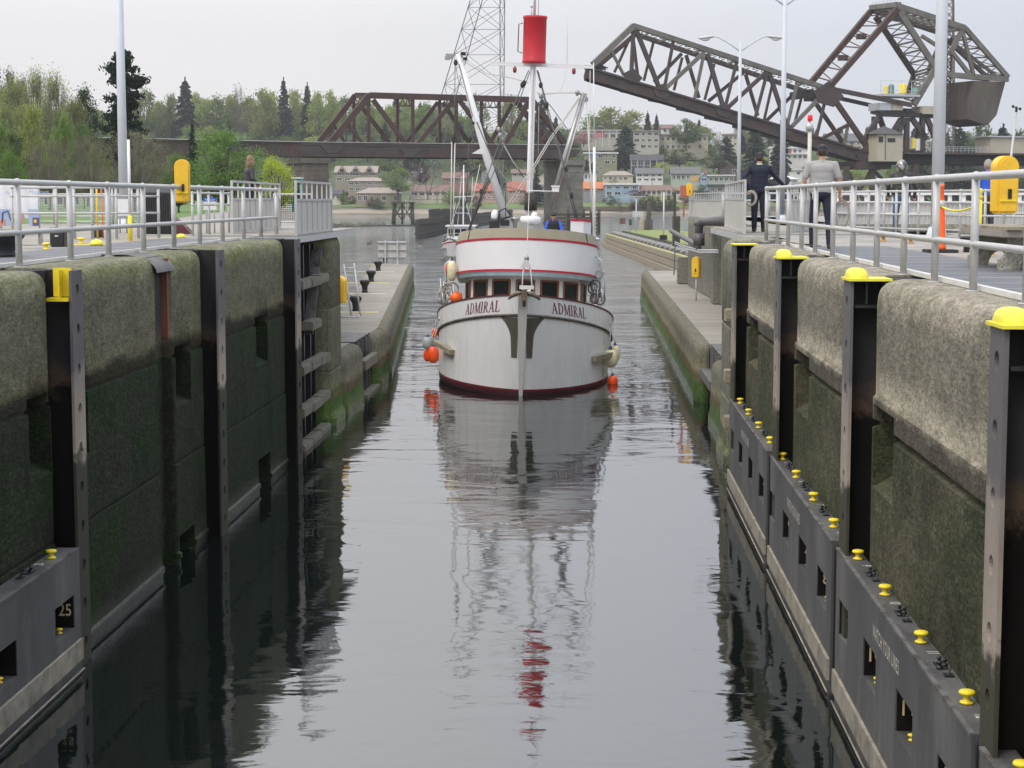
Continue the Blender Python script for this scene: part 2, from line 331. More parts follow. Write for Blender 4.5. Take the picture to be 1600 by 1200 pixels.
def tidemat(name, up, band, low, z0, z1, rough=.6):
    m = pm(name, (1, 1, 1), rough, 0, .28, 3.0, .15, 20, stretch=(1, .5, .3), spec=.15); N = m.node_tree.nodes; L = m.node_tree.links; P = N['Principled BSDF']; src = P.inputs['Base Color'].links[0].from_socket
    g = N.new('ShaderNodeNewGeometry'); sp = N.new('ShaderNodeSeparateXYZ'); L.new(g.outputs['Position'], sp.inputs[0]); n = N.new('ShaderNodeTexNoise'); n.inputs['Scale'].default_value = 2.6; n.inputs['Detail'].default_value = 6; n.inputs['Roughness'].default_value = .75; L.new(g.outputs['Position'], n.inputs['Vector'])
    a = N.new('ShaderNodeMath'); a.operation = 'MULTIPLY_ADD'; a.inputs[1].default_value = 1.1; L.new(n.outputs['Fac'], a.inputs[0]); L.new(sp.outputs['Z'], a.inputs[2])
    q = N.new('ShaderNodeMapRange'); q.inputs['From Min'].default_value = -4.5; q.inputs['From Max'].default_value = .5; L.new(a.outputs[0], q.inputs[0]); r = N.new('ShaderNodeValToRGB'); e = r.color_ramp.elements; f = lambda z: (z + .55 + 4.5) / 5
    e[0].position = f(z0) - .02; e[0].color = C4(low); e[1].position = f(z1) + .02; e[1].color = C4(up); x = e.new(f(z0) + .01); x.color = C4(band); x = e.new(f(z1) - .01); x.color = C4([.5 * (i + j) for i, j in zip(band, up)]); L.new(q.outputs[0], r.inputs[0])
    mu = N.new('ShaderNodeMix'); mu.data_type = 'RGBA'; mu.blend_type = 'MULTIPLY'; mu.inputs['Factor'].default_value = 1; L.new(r.outputs[0], mu.inputs['A']); L.new(src, mu.inputs['B']); L.new(mu.outputs['Result'], P.inputs['Base Color']); return m
M['chan'] = tidemat('guide_channel_weathered', (.036, .034, .035), (.11, .072, .05), (.009, .007, .006), -1.45, -1.2)
M['flange2'] = tidemat('guide_flange_weathered', (.15, .142, .142), (.40, .34, .28), (.062, .06, .042), -2.3, -1.25)
M['text'] = pm('stencil_white', (0.62, 0.58, 0.5), 0.6, 0, 0.1)
M['textb'] = pm('stencil_buff', (0.62, 0.50, 0.30), 0.6)
M['line'] = pm('painted_line', (0.62, 0.60, 0.56), 0.7)
M['liney'] = pm('yellow_line', (0.70, 0.58, 0.13), 0.7, 0, 0.1, 6, col2=(0.3, 0.27, 0.15), c2amt=(0.5, 0.8))

def watermat():
    m, N, L, P = newmat('harbour_water')
    P.inputs['Base Color'].default_value = (0.005, 0.008, 0.007, 1); P.inputs['Roughness'].default_value = 0.035
    P.inputs['IOR'].default_value = 2.2
    g = N.new('ShaderNodeNewGeometry')
    def nz(scale, st, det=3, dist=0.0, rough=0.5):
        mp = N.new('ShaderNodeMapping'); mp.inputs['Scale'].default_value = st; mp.inputs['Rotation'].default_value = (0, 0, 0.12)
        L.new(g.outputs['Position'], mp.inputs[0]); n = N.new('ShaderNodeTexNoise'); n.inputs['Scale'].default_value = scale
        n.inputs['Detail'].default_value = det; n.inputs['Distortion'].default_value = dist; n.inputs['Roughness'].default_value = rough
        L.new(mp.outputs[0], n.inputs['Vector']); return n.outputs['Fac']
    a = nz(0.55, (1, 1.5, 1), 2, 0.6); b = nz(2.2, (0.8, 1.7, 1), 3, 0.8); c = nz(0.17, (1, 1, 1), 2)
    sp = N.new('ShaderNodeSeparateXYZ'); L.new(g.outputs['Position'], sp.inputs[0])
    far = N.new('ShaderNodeMapRange'); far.inputs['From Min'].default_value = 50; far.inputs['From Max'].default_value = 130
    far.inputs['To Min'].default_value = 0.20; far.inputs['To Max'].default_value = 1.5; L.new(sp.outputs['Y'], far.inputs[0])
    patch = N.new('ShaderNodeMapRange'); patch.inputs['From Min'].default_value = 0.38; patch.inputs['From Max'].default_value = 0.62
    patch.inputs['To Min'].default_value = 0.45; patch.inputs['To Max'].default_value = 1.3; L.new(c, patch.inputs[0])
    def mth(op, x, y):
        n = N.new('ShaderNodeMath'); n.operation = op
        for i, v in enumerate((x, y)):
            if isinstance(v, (int, float)): n.inputs[i].default_value = v
            else: L.new(v, n.inputs[i])
        return n.outputs[0]
    h = mth('ADD', mth('MULTIPLY', a, 0.10), mth('MULTIPLY', mth('MULTIPLY', b, 0.026), mth('ADD', far.outputs[0], 0.25)))
    h = mth('MULTIPLY', mth('MULTIPLY', h, patch.outputs[0]), far.outputs[0])
    bp = N.new('ShaderNodeBump'); bp.inputs['Strength'].default_value = 1.0; bp.inputs['Distance'].default_value = 1.0
    L.new(h, bp.inputs['Height']); L.new(bp.outputs[0], P.inputs['Normal'])
    return m
M['water'] = watermat()

# ------------------------------------------------------------------ water
b = MB(); b.add([(-3000, -60, WZ), (3000, -60, WZ), (3000, 3200, WZ), (-3000, 3200, WZ)], [(0, 1, 2, 3)])
tag(b.build('water', M['water']), kind='structure')

# ------------------------------------------------------------------ lock chamber walls
XL, XR = 6.5, 3.15
PROF_L = [(1.2, 0), (0.24, 0), (0.15, -.010), (.08, -.04), (.03, -.095), (.006, -.16), (0, -.25), (0, -.9), (0, -1.58), (.035, -1.60), (.035, -1.63), (-.015, -1.645), (-.02, -1.70), (-.02, -2.5), (-.02, -3.29), (.015, -3.30), (.015, -3.325), (-.035, -3.34), (-.04, -4.74), (-.075, -4.77), (-.075, -4.84), (-.05, -4.85), (-.05, -6.5)]
PROF_R = [(1.2, 0), (0.26, 0), (0.165, -.010), (.09, -.04), (.035, -.095), (.008, -.17), (0, -.27), (0, -.9), (0, -1.24), (-.03, -1.27), (-.03, -1.50), (.05, -1.53), (.05, -1.57), (-.03, -1.60), (-.03, -2.6), (-.03, -3.27), (.02, -3.29), (.02, -3.32), (-.04, -3.35), (-.04, -6.5)]
def loft(sections):
    b = MB(); n = len(sections[0]); vs = [p for s in sections for p in s]; fs = []
    for i in range(len(sections) - 1):
        for k in range(n - 1): fs.append((i * n + k, i * n + k + 1, (i + 1) * n + k + 1, (i + 1) * n + k))
    b.add(vs, fs, True)
    b.sm = [(j % (n - 1)) < 8 for j in range(len(b.f))]
    b.f.append(tuple(range(n))); b.f.append(tuple((len(sections) - 1) * n + k for k in range(n))); b.sm += [False, False]
    return b
def wall_seg(side, X, prof, y0, y1, r=0.05, jitter=0.007, holes=()):
    ys = [(y0, r), (y0 + r * .15, r * .5), (y0 + r * .5, r * .14), (y0 + r, 0)]
    n = max(2, int((y1 - y0 - 2 * r) / 0.35)); ys += [(y0 + r + (y1 - y0 - 2 * r) * i / n, 0) for i in range(1, n)]
    ys += [(y1 - r, 0), (y1 - r * .5, r * .14), (y1 - r * .15, r * .5), (y1, r)]
    secs = []
    for y, ins in ys:
        row = []
        for i, (o, z) in enumerate(prof):
            j = 0 if i == 0 else (noise.noise(Vector((y * 1.7, z * 2.3, side * 9))) * jitter * 2)
            if 1 < i < 7: z2 = z + noise.noise(Vector((y * 0.9, 3.1, side))) * .012
            else: z2 = z
            oo = min(o + (ins if i else 0) + j, 1.19) if i else o
            row.append((side * (X + oo), y, z2))
        row.append((side * (X + 1.2), y, -6.5)); secs.append(row)
    return loft(secs)
def niche_cut(o, side, X, y0, y1, z0, z1, depth=.45):
    """cut a mooring niche with a sloping sill into a wall mesh"""
    c = MB(); x0 = side * (X - .6); x1 = side * (X + depth)
    c.add([(x0, y0, z0 - .55), (x1, y0, z0), (x1, y0, z1), (x0, y0, z1), (x0, y1, z0 - .55), (x1, y1, z0), (x1, y1, z1), (x0, y1, z1)],
          [(0, 1, 2, 3), (7, 6, 5, 4), (0, 4, 5, 1), (1, 5, 6, 2), (2, 6, 7, 3), (3, 7, 4, 0)])
    k = c.build('cutter', M['blackm']); md = o.modifiers.new('cut', 'BOOLEAN'); md.operation = 'DIFFERENCE'; md.object = k; md.solver = 'EXACT'
    dg = bpy.context.evaluated_depsgraph_get(); me = bpy.data.meshes.new_from_object(o.evaluated_get(dg)); o.modifiers.clear(); old = o.data; o.data = me
    bpy.data.objects.remove(k)
lw = empty('lock_wall', (-XL, 8, WZ), 'mossy concrete lock chamber wall below the woman in black', 'lock wall')
rw = empty('lock_wall', (XR, 2, WZ), 'rough grey concrete lock chamber wall with yellow capped guides', 'lock wall')
for (y0, y1, nn) in ((8, 21.4, ((20.5, 21.33, -2.2, -1.47),)), (22.2, 26.9, ((22.5, 23.0, -2.2, -1.47),)), (27.9, 30.1, ((28.0, 29.1, -2.2, -1.47), (28.0, 29.1, -5.3, -4.5))), (30.95, 38.4, ((35.0, 36.3, -2.2, -1.47), (35.0, 36.3, -5.2, -4.3)))):
    o = wall_seg(-1, XL, PROF_L, y0, y1).build('wall_segment', M['wallL'], lw)
    for q in nn: niche_cut(o, -1, XL, *q)
for (y0, y1, nn) in ((1, 12.2, ()), (13.1, 19.5, ((18.1, 19.35, -1.98, -1.34),)), (20.5, 26.8, ((25.0, 26.5, -1.98, -1.34),)), (27.9, 34.8, ((32.5, 34.2, -1.98, -1.34),))):
    o = wall_seg(1, XR, PROF_R, y0, y1, r=0.05).build('wall_segment', M['wallR'], rw)
    for q in nn: niche_cut(o, 1, XR, *q)

def perforated(x0, x1, y0, y1, z0, z1, pitch, r):
    b = MB(); yc = (y0 + y1) / 2; z = z1 - pitch; n = 16
    def q(za, zb):
        b.b2((x0, y0, za), (x1, y1, zb))
    q(z, z1) if False else None
    zt = z1
    while zt - pitch > z0:
        zb = zt - pitch; zc = (zt + zb) / 2
        for xx in (x0, x1):
            outer = []; inner = []
            for k in range(n):
                a = 2 * math.pi * k / n; ca, sa = math.cos(a), math.sin(a); hw, hh = (y1 - y0) / 2, pitch / 2
                t = min(hw / max(abs(ca), 1e-6), hh / max(abs(sa), 1e-6)); outer.append((xx, yc + ca * t, zc + sa * t)); inner.append((xx, yc + ca * r, zc + sa * r))
            for (cy, cz) in ((1, 1), (-1, 1), (-1, -1), (1, -1)): pass
            b.add(outer + inner, [(k, (k + 1) % n, n + (k + 1) % n, n + k) for k in range(n)])
            for sy, sz in ((1, 1), (-1, 1), (-1, -1), (1, -1)):     # corner triangles
                hw, hh = (y1 - y0) / 2, pitch / 2; ac = math.atan2(sz * hh, sy * hw) % (2 * math.pi); k = int(ac / (2 * math.pi) * n)
                b.add([outer[k], (xx, yc + sy * hw, zc + sz * hh), outer[(k + 1) % n]], [(0, 1, 2)])
        ring = [(y, z_) for (_, y, z_) in inner]
        b.add([(x0, y, z_) for y, z_ in ring] + [(x1, y, z_) for y, z_ in ring], [(k, (k + 1) % n, n + (k + 1) % n, n + k) for k in range(n)])
        for yy in (y0, y1): b.add([(x0, yy, zt), (x1, yy, zt), (x1, yy, zb), (x0, yy, zb)], [(0, 1, 2, 3)])
        zt = zb
    q(z0, zt); b.add([(x0, y0, z1), (x1, y0, z1), (x1, y1, z1), (x0, y1, z1)], [(0, 1, 2, 3)])
    return b
def guide(side, X, wn, y0, y1, wf, cap='dome', lab='', px_=.23, dome=True):
    """steel H guide standing in a narrow chase (wn..wf) of the wall, its perforated flange y0..y1 towards the water"""
    g = empty('fender_guide', (side * X, y1, WZ), lab, 'guide channel', 'steel guide beams standing along the lock walls')
    s = side; xf = X - px_; zt = -.04 if cap == 'dome' else -.01
    b = MB(); b.b2((s * (X + .25), wn - .1, -6.4), (s * (X + 1.1), wf + .1, -.02)); b.build('back_wall', M['chan'], g)
    b = MB(); b.b2((s * (xf + .036), (y0 + y1) / 2 - .02, -6.4), (s * (X + .12), (y0 + y1) / 2 + .02, zt)); b.b2((s * (X + .12), y0, -6.4), (s * (X + .15), y1, zt)); b.build('web', M['chan'], g)
    perforated(s * xf, s * (xf + .035), y0, y1, -6.4, zt, .49, .075).build('flange', M['flange2'], g)
    if cap == 'dome':
        b = MB(); b.b2((s * (xf - .03), y0 - .06, -.038), (s * (X + .22), y1 + .03, -.012)); b.build('cover_plate', M['lemon'], g)
        b = MB(); vs = []; n = 18; m = 7
        cx, cy = s * (xf + .10), (y0 + y1) / 2; rx, ry, rz = .118, (y1 - y0) / 2 + .03, .112
        for i in range(m + 1):
            t = math.pi / 2 * i / m
            for k in range(n):
                a = 2 * math.pi * k / n; q = math.cos(t) ** .6; ca, sa = math.cos(a), math.sin(a); vs.append((cx + rx * q * math.copysign(abs(ca) ** .7, ca), cy + ry * q * math.copysign(abs(sa) ** .7, sa), -.012 + rz * math.sin(t)))
        fs = [(i * n + k, i * n + (k + 1) % n, (i + 1) * n + (k + 1) % n, (i + 1) * n + k) for i in range(m) for k in range(n)]
        b.add(vs, fs, True)
        if dome: b.build('dome', M['lemon'], g)
        b = MB(); b.b2((s * (X - .06), y0 + .02, -.30), (s * (X - .04), y0 + .16, -.04)); b.b2((s * (xf + .05), y0 + .0, -.335), (s * (X + .10), y0 + .2, -.305)); b.build('stop_bracket', M['blackm'], g)
    if cap == 'bracket':
        b = MB(); b.b2((s * (xf + .05), y0 + .14, -.33), (s * (X + .02), y0 + .17, .02)); b.b2((s * (X - .10), y0 - .02, -.33), (s * (X - .085), y0 + .14, .0))
        b.b2((s * (xf + .04), y0 - .06, -.38), (s * (X + .05), y0 + .15, -.34)); b.build('stop_bracket', M['yellow'], g)
    return g
guide(1, XR, 12.25, 12.58, 13.02, 13.05, lab='nearest steel guide with a big yellow dome, at the frame edge')
guide(1, XR, 19.55, 19.87, 20.40, 20.45, lab='steel guide with yellow dome at the far end of the fender numbered 9 to 11')
guide(1, XR, 26.85, 27.2, 27.8, 27.85, lab='steel guide with small yellow dome below the man in the grey shirt')
guide(1, XR, 34.85, 35.2, 35.95, 36.0, dome=False, lab='farthest steel guide with flat yellow cap plate, beside the gate walkway')
guide(-1, XL, 21.45, 21.6, 22.07, 22.15, cap='bracket', px_=.25, lab='wall guide with yellow bracket at its top and a row of holes down its face')
guide(-1, XL, 30.15, 30.3, 30.86, 30.9, cap='none', px_=.25, lab='bare dark wall guide with holes, midway along the mossy wall')
guide(-1, XL, 38.45, 38.6, 39.2, 39.3, cap='none', px_=.25, lab='dark wall guide beside the timber-faced gate recess')
# the rusty ladder recess with its curled cover
g = empty('ladder_recess', (-XL, 27.4, WZ), 'shallow rust-streaked recess with curled metal cover in the mossy wall', 'wall recess')
b = MB(); b.b2((-XL - .16, 26.9, -6.4), (-XL - 1.1, 27.9, -.02)); b.build('back_wall', M['wallL'], g)
M['rust'] = pm('rust', (0.16, 0.055, 0.028), 0.85, 0, 0.35, 3.0, 0.2, 20, col2=(0.05, 0.035, 0.03), stretch=(1, 1, .3))
b = MB(); b.b2((-XL - .02, 27.72, -1.3), (-XL - .15, 27.84, -.06)); b.build('edge_angle', M['rust'], g)
b = MB(); b.b2((-XL - .10, 27.2, -1.3), (-XL - .155, 27.62, -.3)); b.build('rust_plate', M['chan'], g)
b = MB(); vs = []
for k in range(9):
    a = math.pi / 2 * k / 8
    for yy in (26.75, 27.95): vs.append((-XL - .5 + .56 * math.sin(a) if k else -XL - .9, yy, .012 - .26 * (1 - math.cos(a))))
fs = [(2 * k, 2 * k + 1, 2 * k + 3, 2 * k + 2) for k in range(8)]
b.add(vs, fs, True); b.add([Vector(v) + Vector((-.01, 0, .016)) for v in vs], fs, True); b.build('cover', M['flange'], g)

# ------------------------------------------------------------------ gate recess, pillars and guide walls downstream
gr = empty('lock_gate', (-7.3, 43, WZ), 'open lock gate with mossy timber rubbing blocks folded into its dark recess', 'lock gate')
b = MB(); b.b2((-8.0, 39.3, -6.4), (-9, 45.25, -.02)); b.b2((-6.75, 39.32, -6.4), (-8.0, 40.5, -.02)); b.build('recess_wall', M['chan'], gr)
b = MB()
for y in (41.0, 42.1, 42.9, 43.9, 44.7): b.b2((-6.78, y, -6.4), (-6.98, y + .16, -.25))
b.build('gate_rib', M['blackm'], gr)
b = MB(); b.b2((-7.3, 40.6, -6.4), (-7.45, 45.1, -.3)); b.build('gate_skin', M['timberd'], gr)
b = MB(); b.bar((-6.7, 44.6, -.4), (-6.72, 43.2, -2.4), .25, .05); b.build('strut', M['flange'], gr)
for i, z in enumerate((-1.10, -2.12, -3.08, -4.06, -4.90)):
    for (a, c) in ((40.7, 42.0), (42.05, 43.5), (43.55, 45.0)):
        if i == 1 and a != 42.05: continue
        b = MB(); j = random.uniform(-.02, .02); b.b2((-6.44 - j, a, z - .11 + j), (-6.72, c, z + .11 + j)); b.build('timber_block', M['timber'], gr, bevel=.025)
PROF_P = [(1.2, 0), (0.45, 0), (0.28, -.02), (.14, -.08), (.05, -.18), (.01, -.3), (0, -.45), (0, -1.9), (.02, -1.92), (.02, -1.95), (0, -1.97), (0, -3.5), (.02, -3.52), (.02, -3.56), (-.01, -3.58), (-.03, -4.6), (-.10, -4.75), (-.10, -6.5)]
M['pillarL'] = wallmat('pillar_concrete', (0.23, 0.22, 0.15), (0.15, 0.145, 0.095), (0.10, 0.15, 0.035), (0.05, 0.09, 0.02), -4.0,
                       ((0.16, 0.18, 0.06), 0.55, 0.85, (0.19, 0.21, 0.06)), (0.13, 0.13, 0.05), (0.2, 0.2, 0.1))
o = wall_seg(-1, XL, PROF_P, 45.25, 47.8, r=.4).build('gate_pillar', M['pillarL']); tag(o, 'rounded mossy concrete pillar beyond the timber-faced gate recess', 'pillar')
M['pillarR'] = wallmat('pillar_concrete_east', (0.27, 0.255, 0.205), (0.19, 0.18, 0.14), (0.13, 0.14, 0.07), (0.08, 0.10, 0.04), -4.2,
                       ((0.16, 0.17, 0.09), 0.4, 0.3, (0.2, 0.2, 0.1)), (0.13, 0.13, 0.08), (0.25, 0.24, 0.15))
o = wall_seg(1, XR, PROF_P, 38.75, 41.9, r=.5).build('gate_pillar', M['pillarR']); tag(o, 'slender rounded grey concrete pillar below the gate walkway of the man in navy', 'pillar')
b = MB(); b.b2((XR + .05, 36.1, -6.4), (XR + 1.1, 38.7, -.05)); o = b.build('ladder_recess', M['chan']); tag(o, 'narrow dark ladder slot between grey pillar and farthest yellow capped guide', 'wall recess')
for z in (-1.6, -2.9, -3.9):
    b = MB(); b.b2((XR - .16, 38.2, z - .15), (XR + .04, 38.7, z + .12)); b.build('timber_block', M['timberl'], o, bevel=.02)

GZ = -3.3
def guide_wall_piece(poly_face, back, name, parent, mat_face, r=.22):
    """poly_face: list of (x,y) along the water side, back: list of (x,y) behind; side wall with rounded coping"""
    b = MB(); prof = [(0.42, GZ), (.25, GZ - .01), (.12, GZ - .06), (.04, GZ - .15), (0, GZ - .30), (-.0, GZ - 1.2), (-.06, GZ - 1.45), (-.06, -6.5)]
    n = len(poly_face); secs = []
    for i, (x, y) in enumerate(poly_face):
        p0 = poly_face[max(i - 1, 0)]; p1 = poly_face[min(i + 1, n - 1)]; d = Vector((p1[0] - p0[0], p1[1] - p0[1], 0)).normalized()
        nn = Vector((-d.y, d.x, 0)); bc = Vector((back[0] - x, back[1] - y, 0)) if False else nn
        if nn.x * (1 if x > -2 else -1) < 0: nn = -nn
        secs.append([Vector((x, y, z)) + nn * o for o, z in prof] + [Vector((x, y, -6.5)) + nn * .5])
    return loft(secs)
gwl = empty('guide_wall', (-8, 70, WZ), 'low mossy guide wall with black bollards, flaring away on the side of the back-to-front signboard', 'guide wall')
gwr = empty('guide_wall', (4, 70, WZ), 'low straight guide wall with rust-stained face below the set-back concrete wall', 'guide wall')
def seq(a, b, n): return [(a[0] + (b[0] - a[0]) * i / n, a[1] + (b[1] - a[1]) * i / n) for i in range(n + 1)]
def rnd_ends(pts, s, r=.35):
    (x0, y0), (x1, y1) = pts[0], pts[-1]
    return [(x0 + s * r, y0)] + [(x0 + s * r * .3, y0 + r * .25)] + [(x0, y0 + r)] + pts[1:-1] + [(x1, y1 - r)] + [(x1 + s * r * .3, y1 - r * .25)] + [(x1 + s * r, y1)]
def seg_n(pts): return pts
guide_wall_piece(rnd_ends(seq((-6.5, 47.9), (-6.45, 51.9), 8), -1), None, 'x', gwl, None).build('near_block', M['guide'], gwl)
guide_wall_piece(rnd_ends(seq((-6.42, 55.2), (-6.38, 57.6), 5), -1), None, 'x', gwl, None).build('middle_block', M['guide'], gwl)
guide_wall_piece(rnd_ends(seq((-6.36, 57.8), (-11.0, 115), 50), -1), None, 'x', gwl, None).build('long_block', M['guide'], gwl)
b = MB(); b.add([(-6.9, 47.9, GZ + .001), (-6.85, 51.8, GZ + .001), (-8.3, 51.8, GZ + .001), (-8.3, 47.9, GZ + .001)], [(0, 1, 2, 3)])
b.poly([(-6.75, 55.3, GZ), (-6.72, 57.7, GZ), (-11.35, 115, GZ), (-13.7, 115, GZ), (-8.4, 60, GZ), (-8.4, 47.9, GZ), (-7.4, 47.9, GZ), (-7.4, 55.3, GZ)], (0, 0, -3.2)); b.poly([(-6.88, 47.95, GZ), (-7.4, 47.95, GZ), (-7.4, 51.85, GZ), (-6.84, 51.85, GZ)], (0, 0, -3.2))
b.build('walkway', M['decklow'], gwl)
b = MB(); b.b2((-6.7, 51.7, GZ + .005), (-7.9, 55.5, GZ + .03)); b.build('cover_plate', M['flange'], gwl)
b = MB(); b.b2((-6.40, 51.95, -4.15), (-6.62, 55.1, -3.85)); b.build('timber_rail', M['timber'], gwl, bevel=.02)
b = MB(); b.b2((-6.35, 51.9, -5.0), (-6.6, 55.2, -4.85)); b.build('lower_rail', M['timber'], gwl)
b = MB()
for y in (52.3, 53.2, 54.2, 54.9): b.b2((-6.65, y, -6.3), (-6.8, y + .14, GZ - .02))
b.build('post', M['flange'], gwl); b = MB(); b.b2((-7.2, 51.9, -6.3), (-7.39, 55.2, GZ - .02)); b.build('dark_backing', M['chan'], gwl)
guide_wall_piece(rnd_ends(seq((3.35, 42.2), (3.3, 47.2), 8), 1), None, 'x', gwr, None).build('near_block', M['guide'], gwr)
guide_wall_piece(rnd_ends(seq((3.2, 51.3), (3.25, 105), 50), 1), None, 'x', gwr, None).build('long_block', M['guide'], gwr)
b = MB(); b.poly([(3.72, 42.2, GZ), (3.68, 47.1, GZ), (6.2, 47.1, GZ), (6.2, 42.2, GZ)], (0, 0, -3.2)); b.poly([(3.6, 51.4, GZ), (3.65, 104.9, GZ), (6.2, 104.9, GZ), (6.2, 51.4, GZ)], (0, 0, -3.2)); b.b2((4.4, 47.1, GZ), (6.2, 51.4, GZ - 3))
b.build('walkway', M['decklow'], gwr)
b = MB(); b.b2((3.6, 47.0, GZ + .006), (4.6, 51.5, GZ + .03)); b.build('cover_plate', M['flange'], gwr)
b = MB(); b.b2((3.30, 47.4, -4.2), (3.6, 51.2, -3.95)); b.build('steel_rail', M['flange'], gwr)
b = MB()
for y in (47.8, 48.8, 49.8, 50.7): b.b2((3.55, y, -6.3), (3.7, y + .14, GZ - .02))
b.build('post', M['flange'], gwr)
# set-back deck level wall on the right
bw = empty('concrete_wall', (5.5, 60, GZ), 'tall grey concrete wall set back on the guide wall, carrying pipes and a railing', 'concrete wall')
b = MB(); b.poly([(5.75, 44, GZ), (5.3, 74, GZ), (4.95, 87, GZ), (5.2, 90, GZ), (9, 92, GZ), (9, 44, GZ)], (0, 0, 3.3)); b.build('wall_face', M['block'], bw, bevel=.04)
b = MB(); b.b2((5.05, 71.2, GZ + .01), (5.65, 72.4, -.25)); b.build('buttress', M['block'], bw, bevel=.03)
b = MB()
pts = [at(1049, 361, 86) , at(1058, 366, 84), at(1080, 378, 77), at(1092, 387, 73)]
b.tube(pts, .11, 10); pts = [at(1092, 384, 72.5), at(1092, 356, 72.5), at(1094, 349, 72.4), at(1102, 346, 72.2), at(1138, 345, 60)]
b.tube(pts, .17, 12); b.lathe([(.23, 0), (.23, .5)], at(1092, 384, 72.5), 12); b.lathe([(.21, 0), (.21, .15)], at(1092, 352, 72.5), 12)
b.build('pipe', pm('pipe_grey', (0.10, 0.095, 0.095), .5, .2), bw)
for dz in (0, .14):
    b = MB(); b.tube([at(1053, 430, 86.5), at(1055, 378 + dz * 20, 86), at(1070, 385 + dz * 22, 80), at(1094, 391 + dz * 24, 72), at(1122, 391 + dz * 24, 68)], .035, 6); b.build('conduit', M['galv'], bw)
b = MB(); b.b2((4.55, 88.3, GZ), (5.15, 89.6, GZ + 1.3)); b.build('end_stub', M['block'], bw, bevel=.05)
pt = at(1051, 365, 91); b = MB(); b.b2((pt.x + .0, 90.5, -1.5), (pt.x + .35, 91.5, .0)); b.b2((pt.x + .02, 90.8, -.0), (pt.x + .15, 90.95, 1.2)); b.build('mooring_post', M['timberd'], bw)

# ------------------------------------------------------------------ decks and land
b = MB(); b.poly([(-XL - 1.0, 4, 0), (-XL - 1.0, 48, 0), (-7.5, 48, 0), (-15.5, 108, 0), (-58, 395, 0), (-160, 430, 0), (-900, 520, 0), (-900, 4, 0)], (0, 0, -6.2))
b.build('ground', M['deck']); tag(bpy.context.scene.objects['ground'], kind='structure')
b = MB(); b.poly([(XR + 1.0, 0, 0), (XR + 1.0, 42, 0), (6.5, 42, 0), (6.5, 91, 0), (60, 91, 0), (60, 0, 0)], (0, 0, -6.2))
b.build('lock_deck', M['deck']); tag(bpy.context.scene.objects['lock_deck'], kind='structure')
M['lawn'] = pm('lawn_grass', (0.085, 0.17, 0.03), 0.9, 0, 0.3, 0.15, 0.3, 6, col2=(0.13, 0.16, 0.05))
b = MB()
for i in range(2): pass
gx = MB(); nx, ny = 40, 14
for j in range(ny + 1):
    for i in range(nx + 1):
        y = 62 + j * 22; x = -y * .155 - 6 - i * (6 + j * .6)
        z = .006 + 1.6 * smoothstep(0, 14, i) * (0.5 + .5 * noise.noise(Vector((x * .03, y * .02, 2)))) * smoothstep(0, 3, j)
        gx.v.append(Vector((x, y, z)))
for j in range(ny):
    for i in range(nx): k = j * (nx + 1) + i; gx.f.append((k, k + 1, k + nx + 2, k + nx + 1)); gx.sm.append(True)
tag(gx.build('lawn', M['lawn']), kind='structure')
b = MB()
for i in range(12):
    y = 14 + i * 5.6; x1_ = -XL - 12 if y < 47 else -9
    if y < 46: b.add([(-XL - 2.75, y, .004), (-20, y + .3, .004), (-20, y + .34, .004), (-XL - 2.75, y + .04, .004)], [(0, 1, 2, 3)])
    b.add([(5.55, y, .004), (22, y, .004), (22, y + .04, .004), (5.55, y + .04, .004)], [(0, 1, 2, 3)])
for x in (9.6, 13.8, -13.4): b.add([(x, 12, .0045), (x + .04, 12, .0045), (x + .04, 46, .0045), (x, 46, .0045)], [(0, 1, 2, 3)])
tag(b.build('expansion_joints', M['rubber'] if 'rubber' in M else M['plate']), kind='structure')
# dark plates laid in the deck beside the rails
def strip(x0, x1, y0, y1, name, lab, lines=True, sgn=1):
    b = MB(); b.add([(x0, y0, .004), (x1, y0, .004), (x1, y1, .004), (x0, y1, .004)], [(0, 1, 2, 3)]); o = b.build('plate_strip', M['plate'])
    tag(o, kind='structure'); o['label'] = lab
    b = MB(); y = y0 + .6
    while y < y1: b.add([(x0 + .05, y, .008), (x1 - .05, y, .008), (x1 - .05, y + .035, .008), (x0 + .05, y + .035, .008)], [(0, 1, 2, 3)]); y += 1.22
    b.build('joint_lines', M['line'], o)
strip(3.75, 5.5, 2, 33, 'x', 'dark deck plates behind the right hand railing')
strip(-9.2, -7.35, 10, 39, 'x', 'dark deck plates behind the left hand railing')
for (p, q, wd) in (((3.72, 2), (3.72, 34), .07), ((-7.3, 10), (-7.3, 40), .05)):
    b = MB(); b.bar((p[0], p[1], .03), (q[0], q[1], .03), wd, .05); tag(b.build('kerb', M['line']), kind='structure')

# ------------------------------------------------------------------ lettering
def text2d(s, size, bold=0.0):
    cu = bpy.data.curves.new('t', 'FONT'); cu.body = s; cu.size = size; cu.align_x = 'CENTER'; cu.offset = bold; cu.space_character = 1.28 if len(s) > 8 else 1.0; cu.resolution_u = 3
    o = bpy.data.objects.new('t', cu); COL.objects.link(o); dg = bpy.context.evaluated_depsgraph_get(); dg.update()
    me = bpy.data.meshes.new_from_object(o.evaluated_get(dg))
    vs = [(v.co.x, v.co.y) for v in me.vertices]; fs = [tuple(p.vertices) for p in me.polygons]
    bpy.data.objects.remove(o); bpy.data.curves.remove(cu); bpy.data.meshes.remove(me); return vs, fs
def lettering(s, size, origin, ux, uy, mat, parent, bold=0.0, sx=1.0, name='lettering'):
    vs, fs = text2d(s, size, bold); o = Vector(origin); ux = Vector(ux); uy = Vector(uy)
    b = MB(); b.add([o + ux * (x * sx) + uy * y for x, y in vs], fs); return b.build(name, mat, parent)

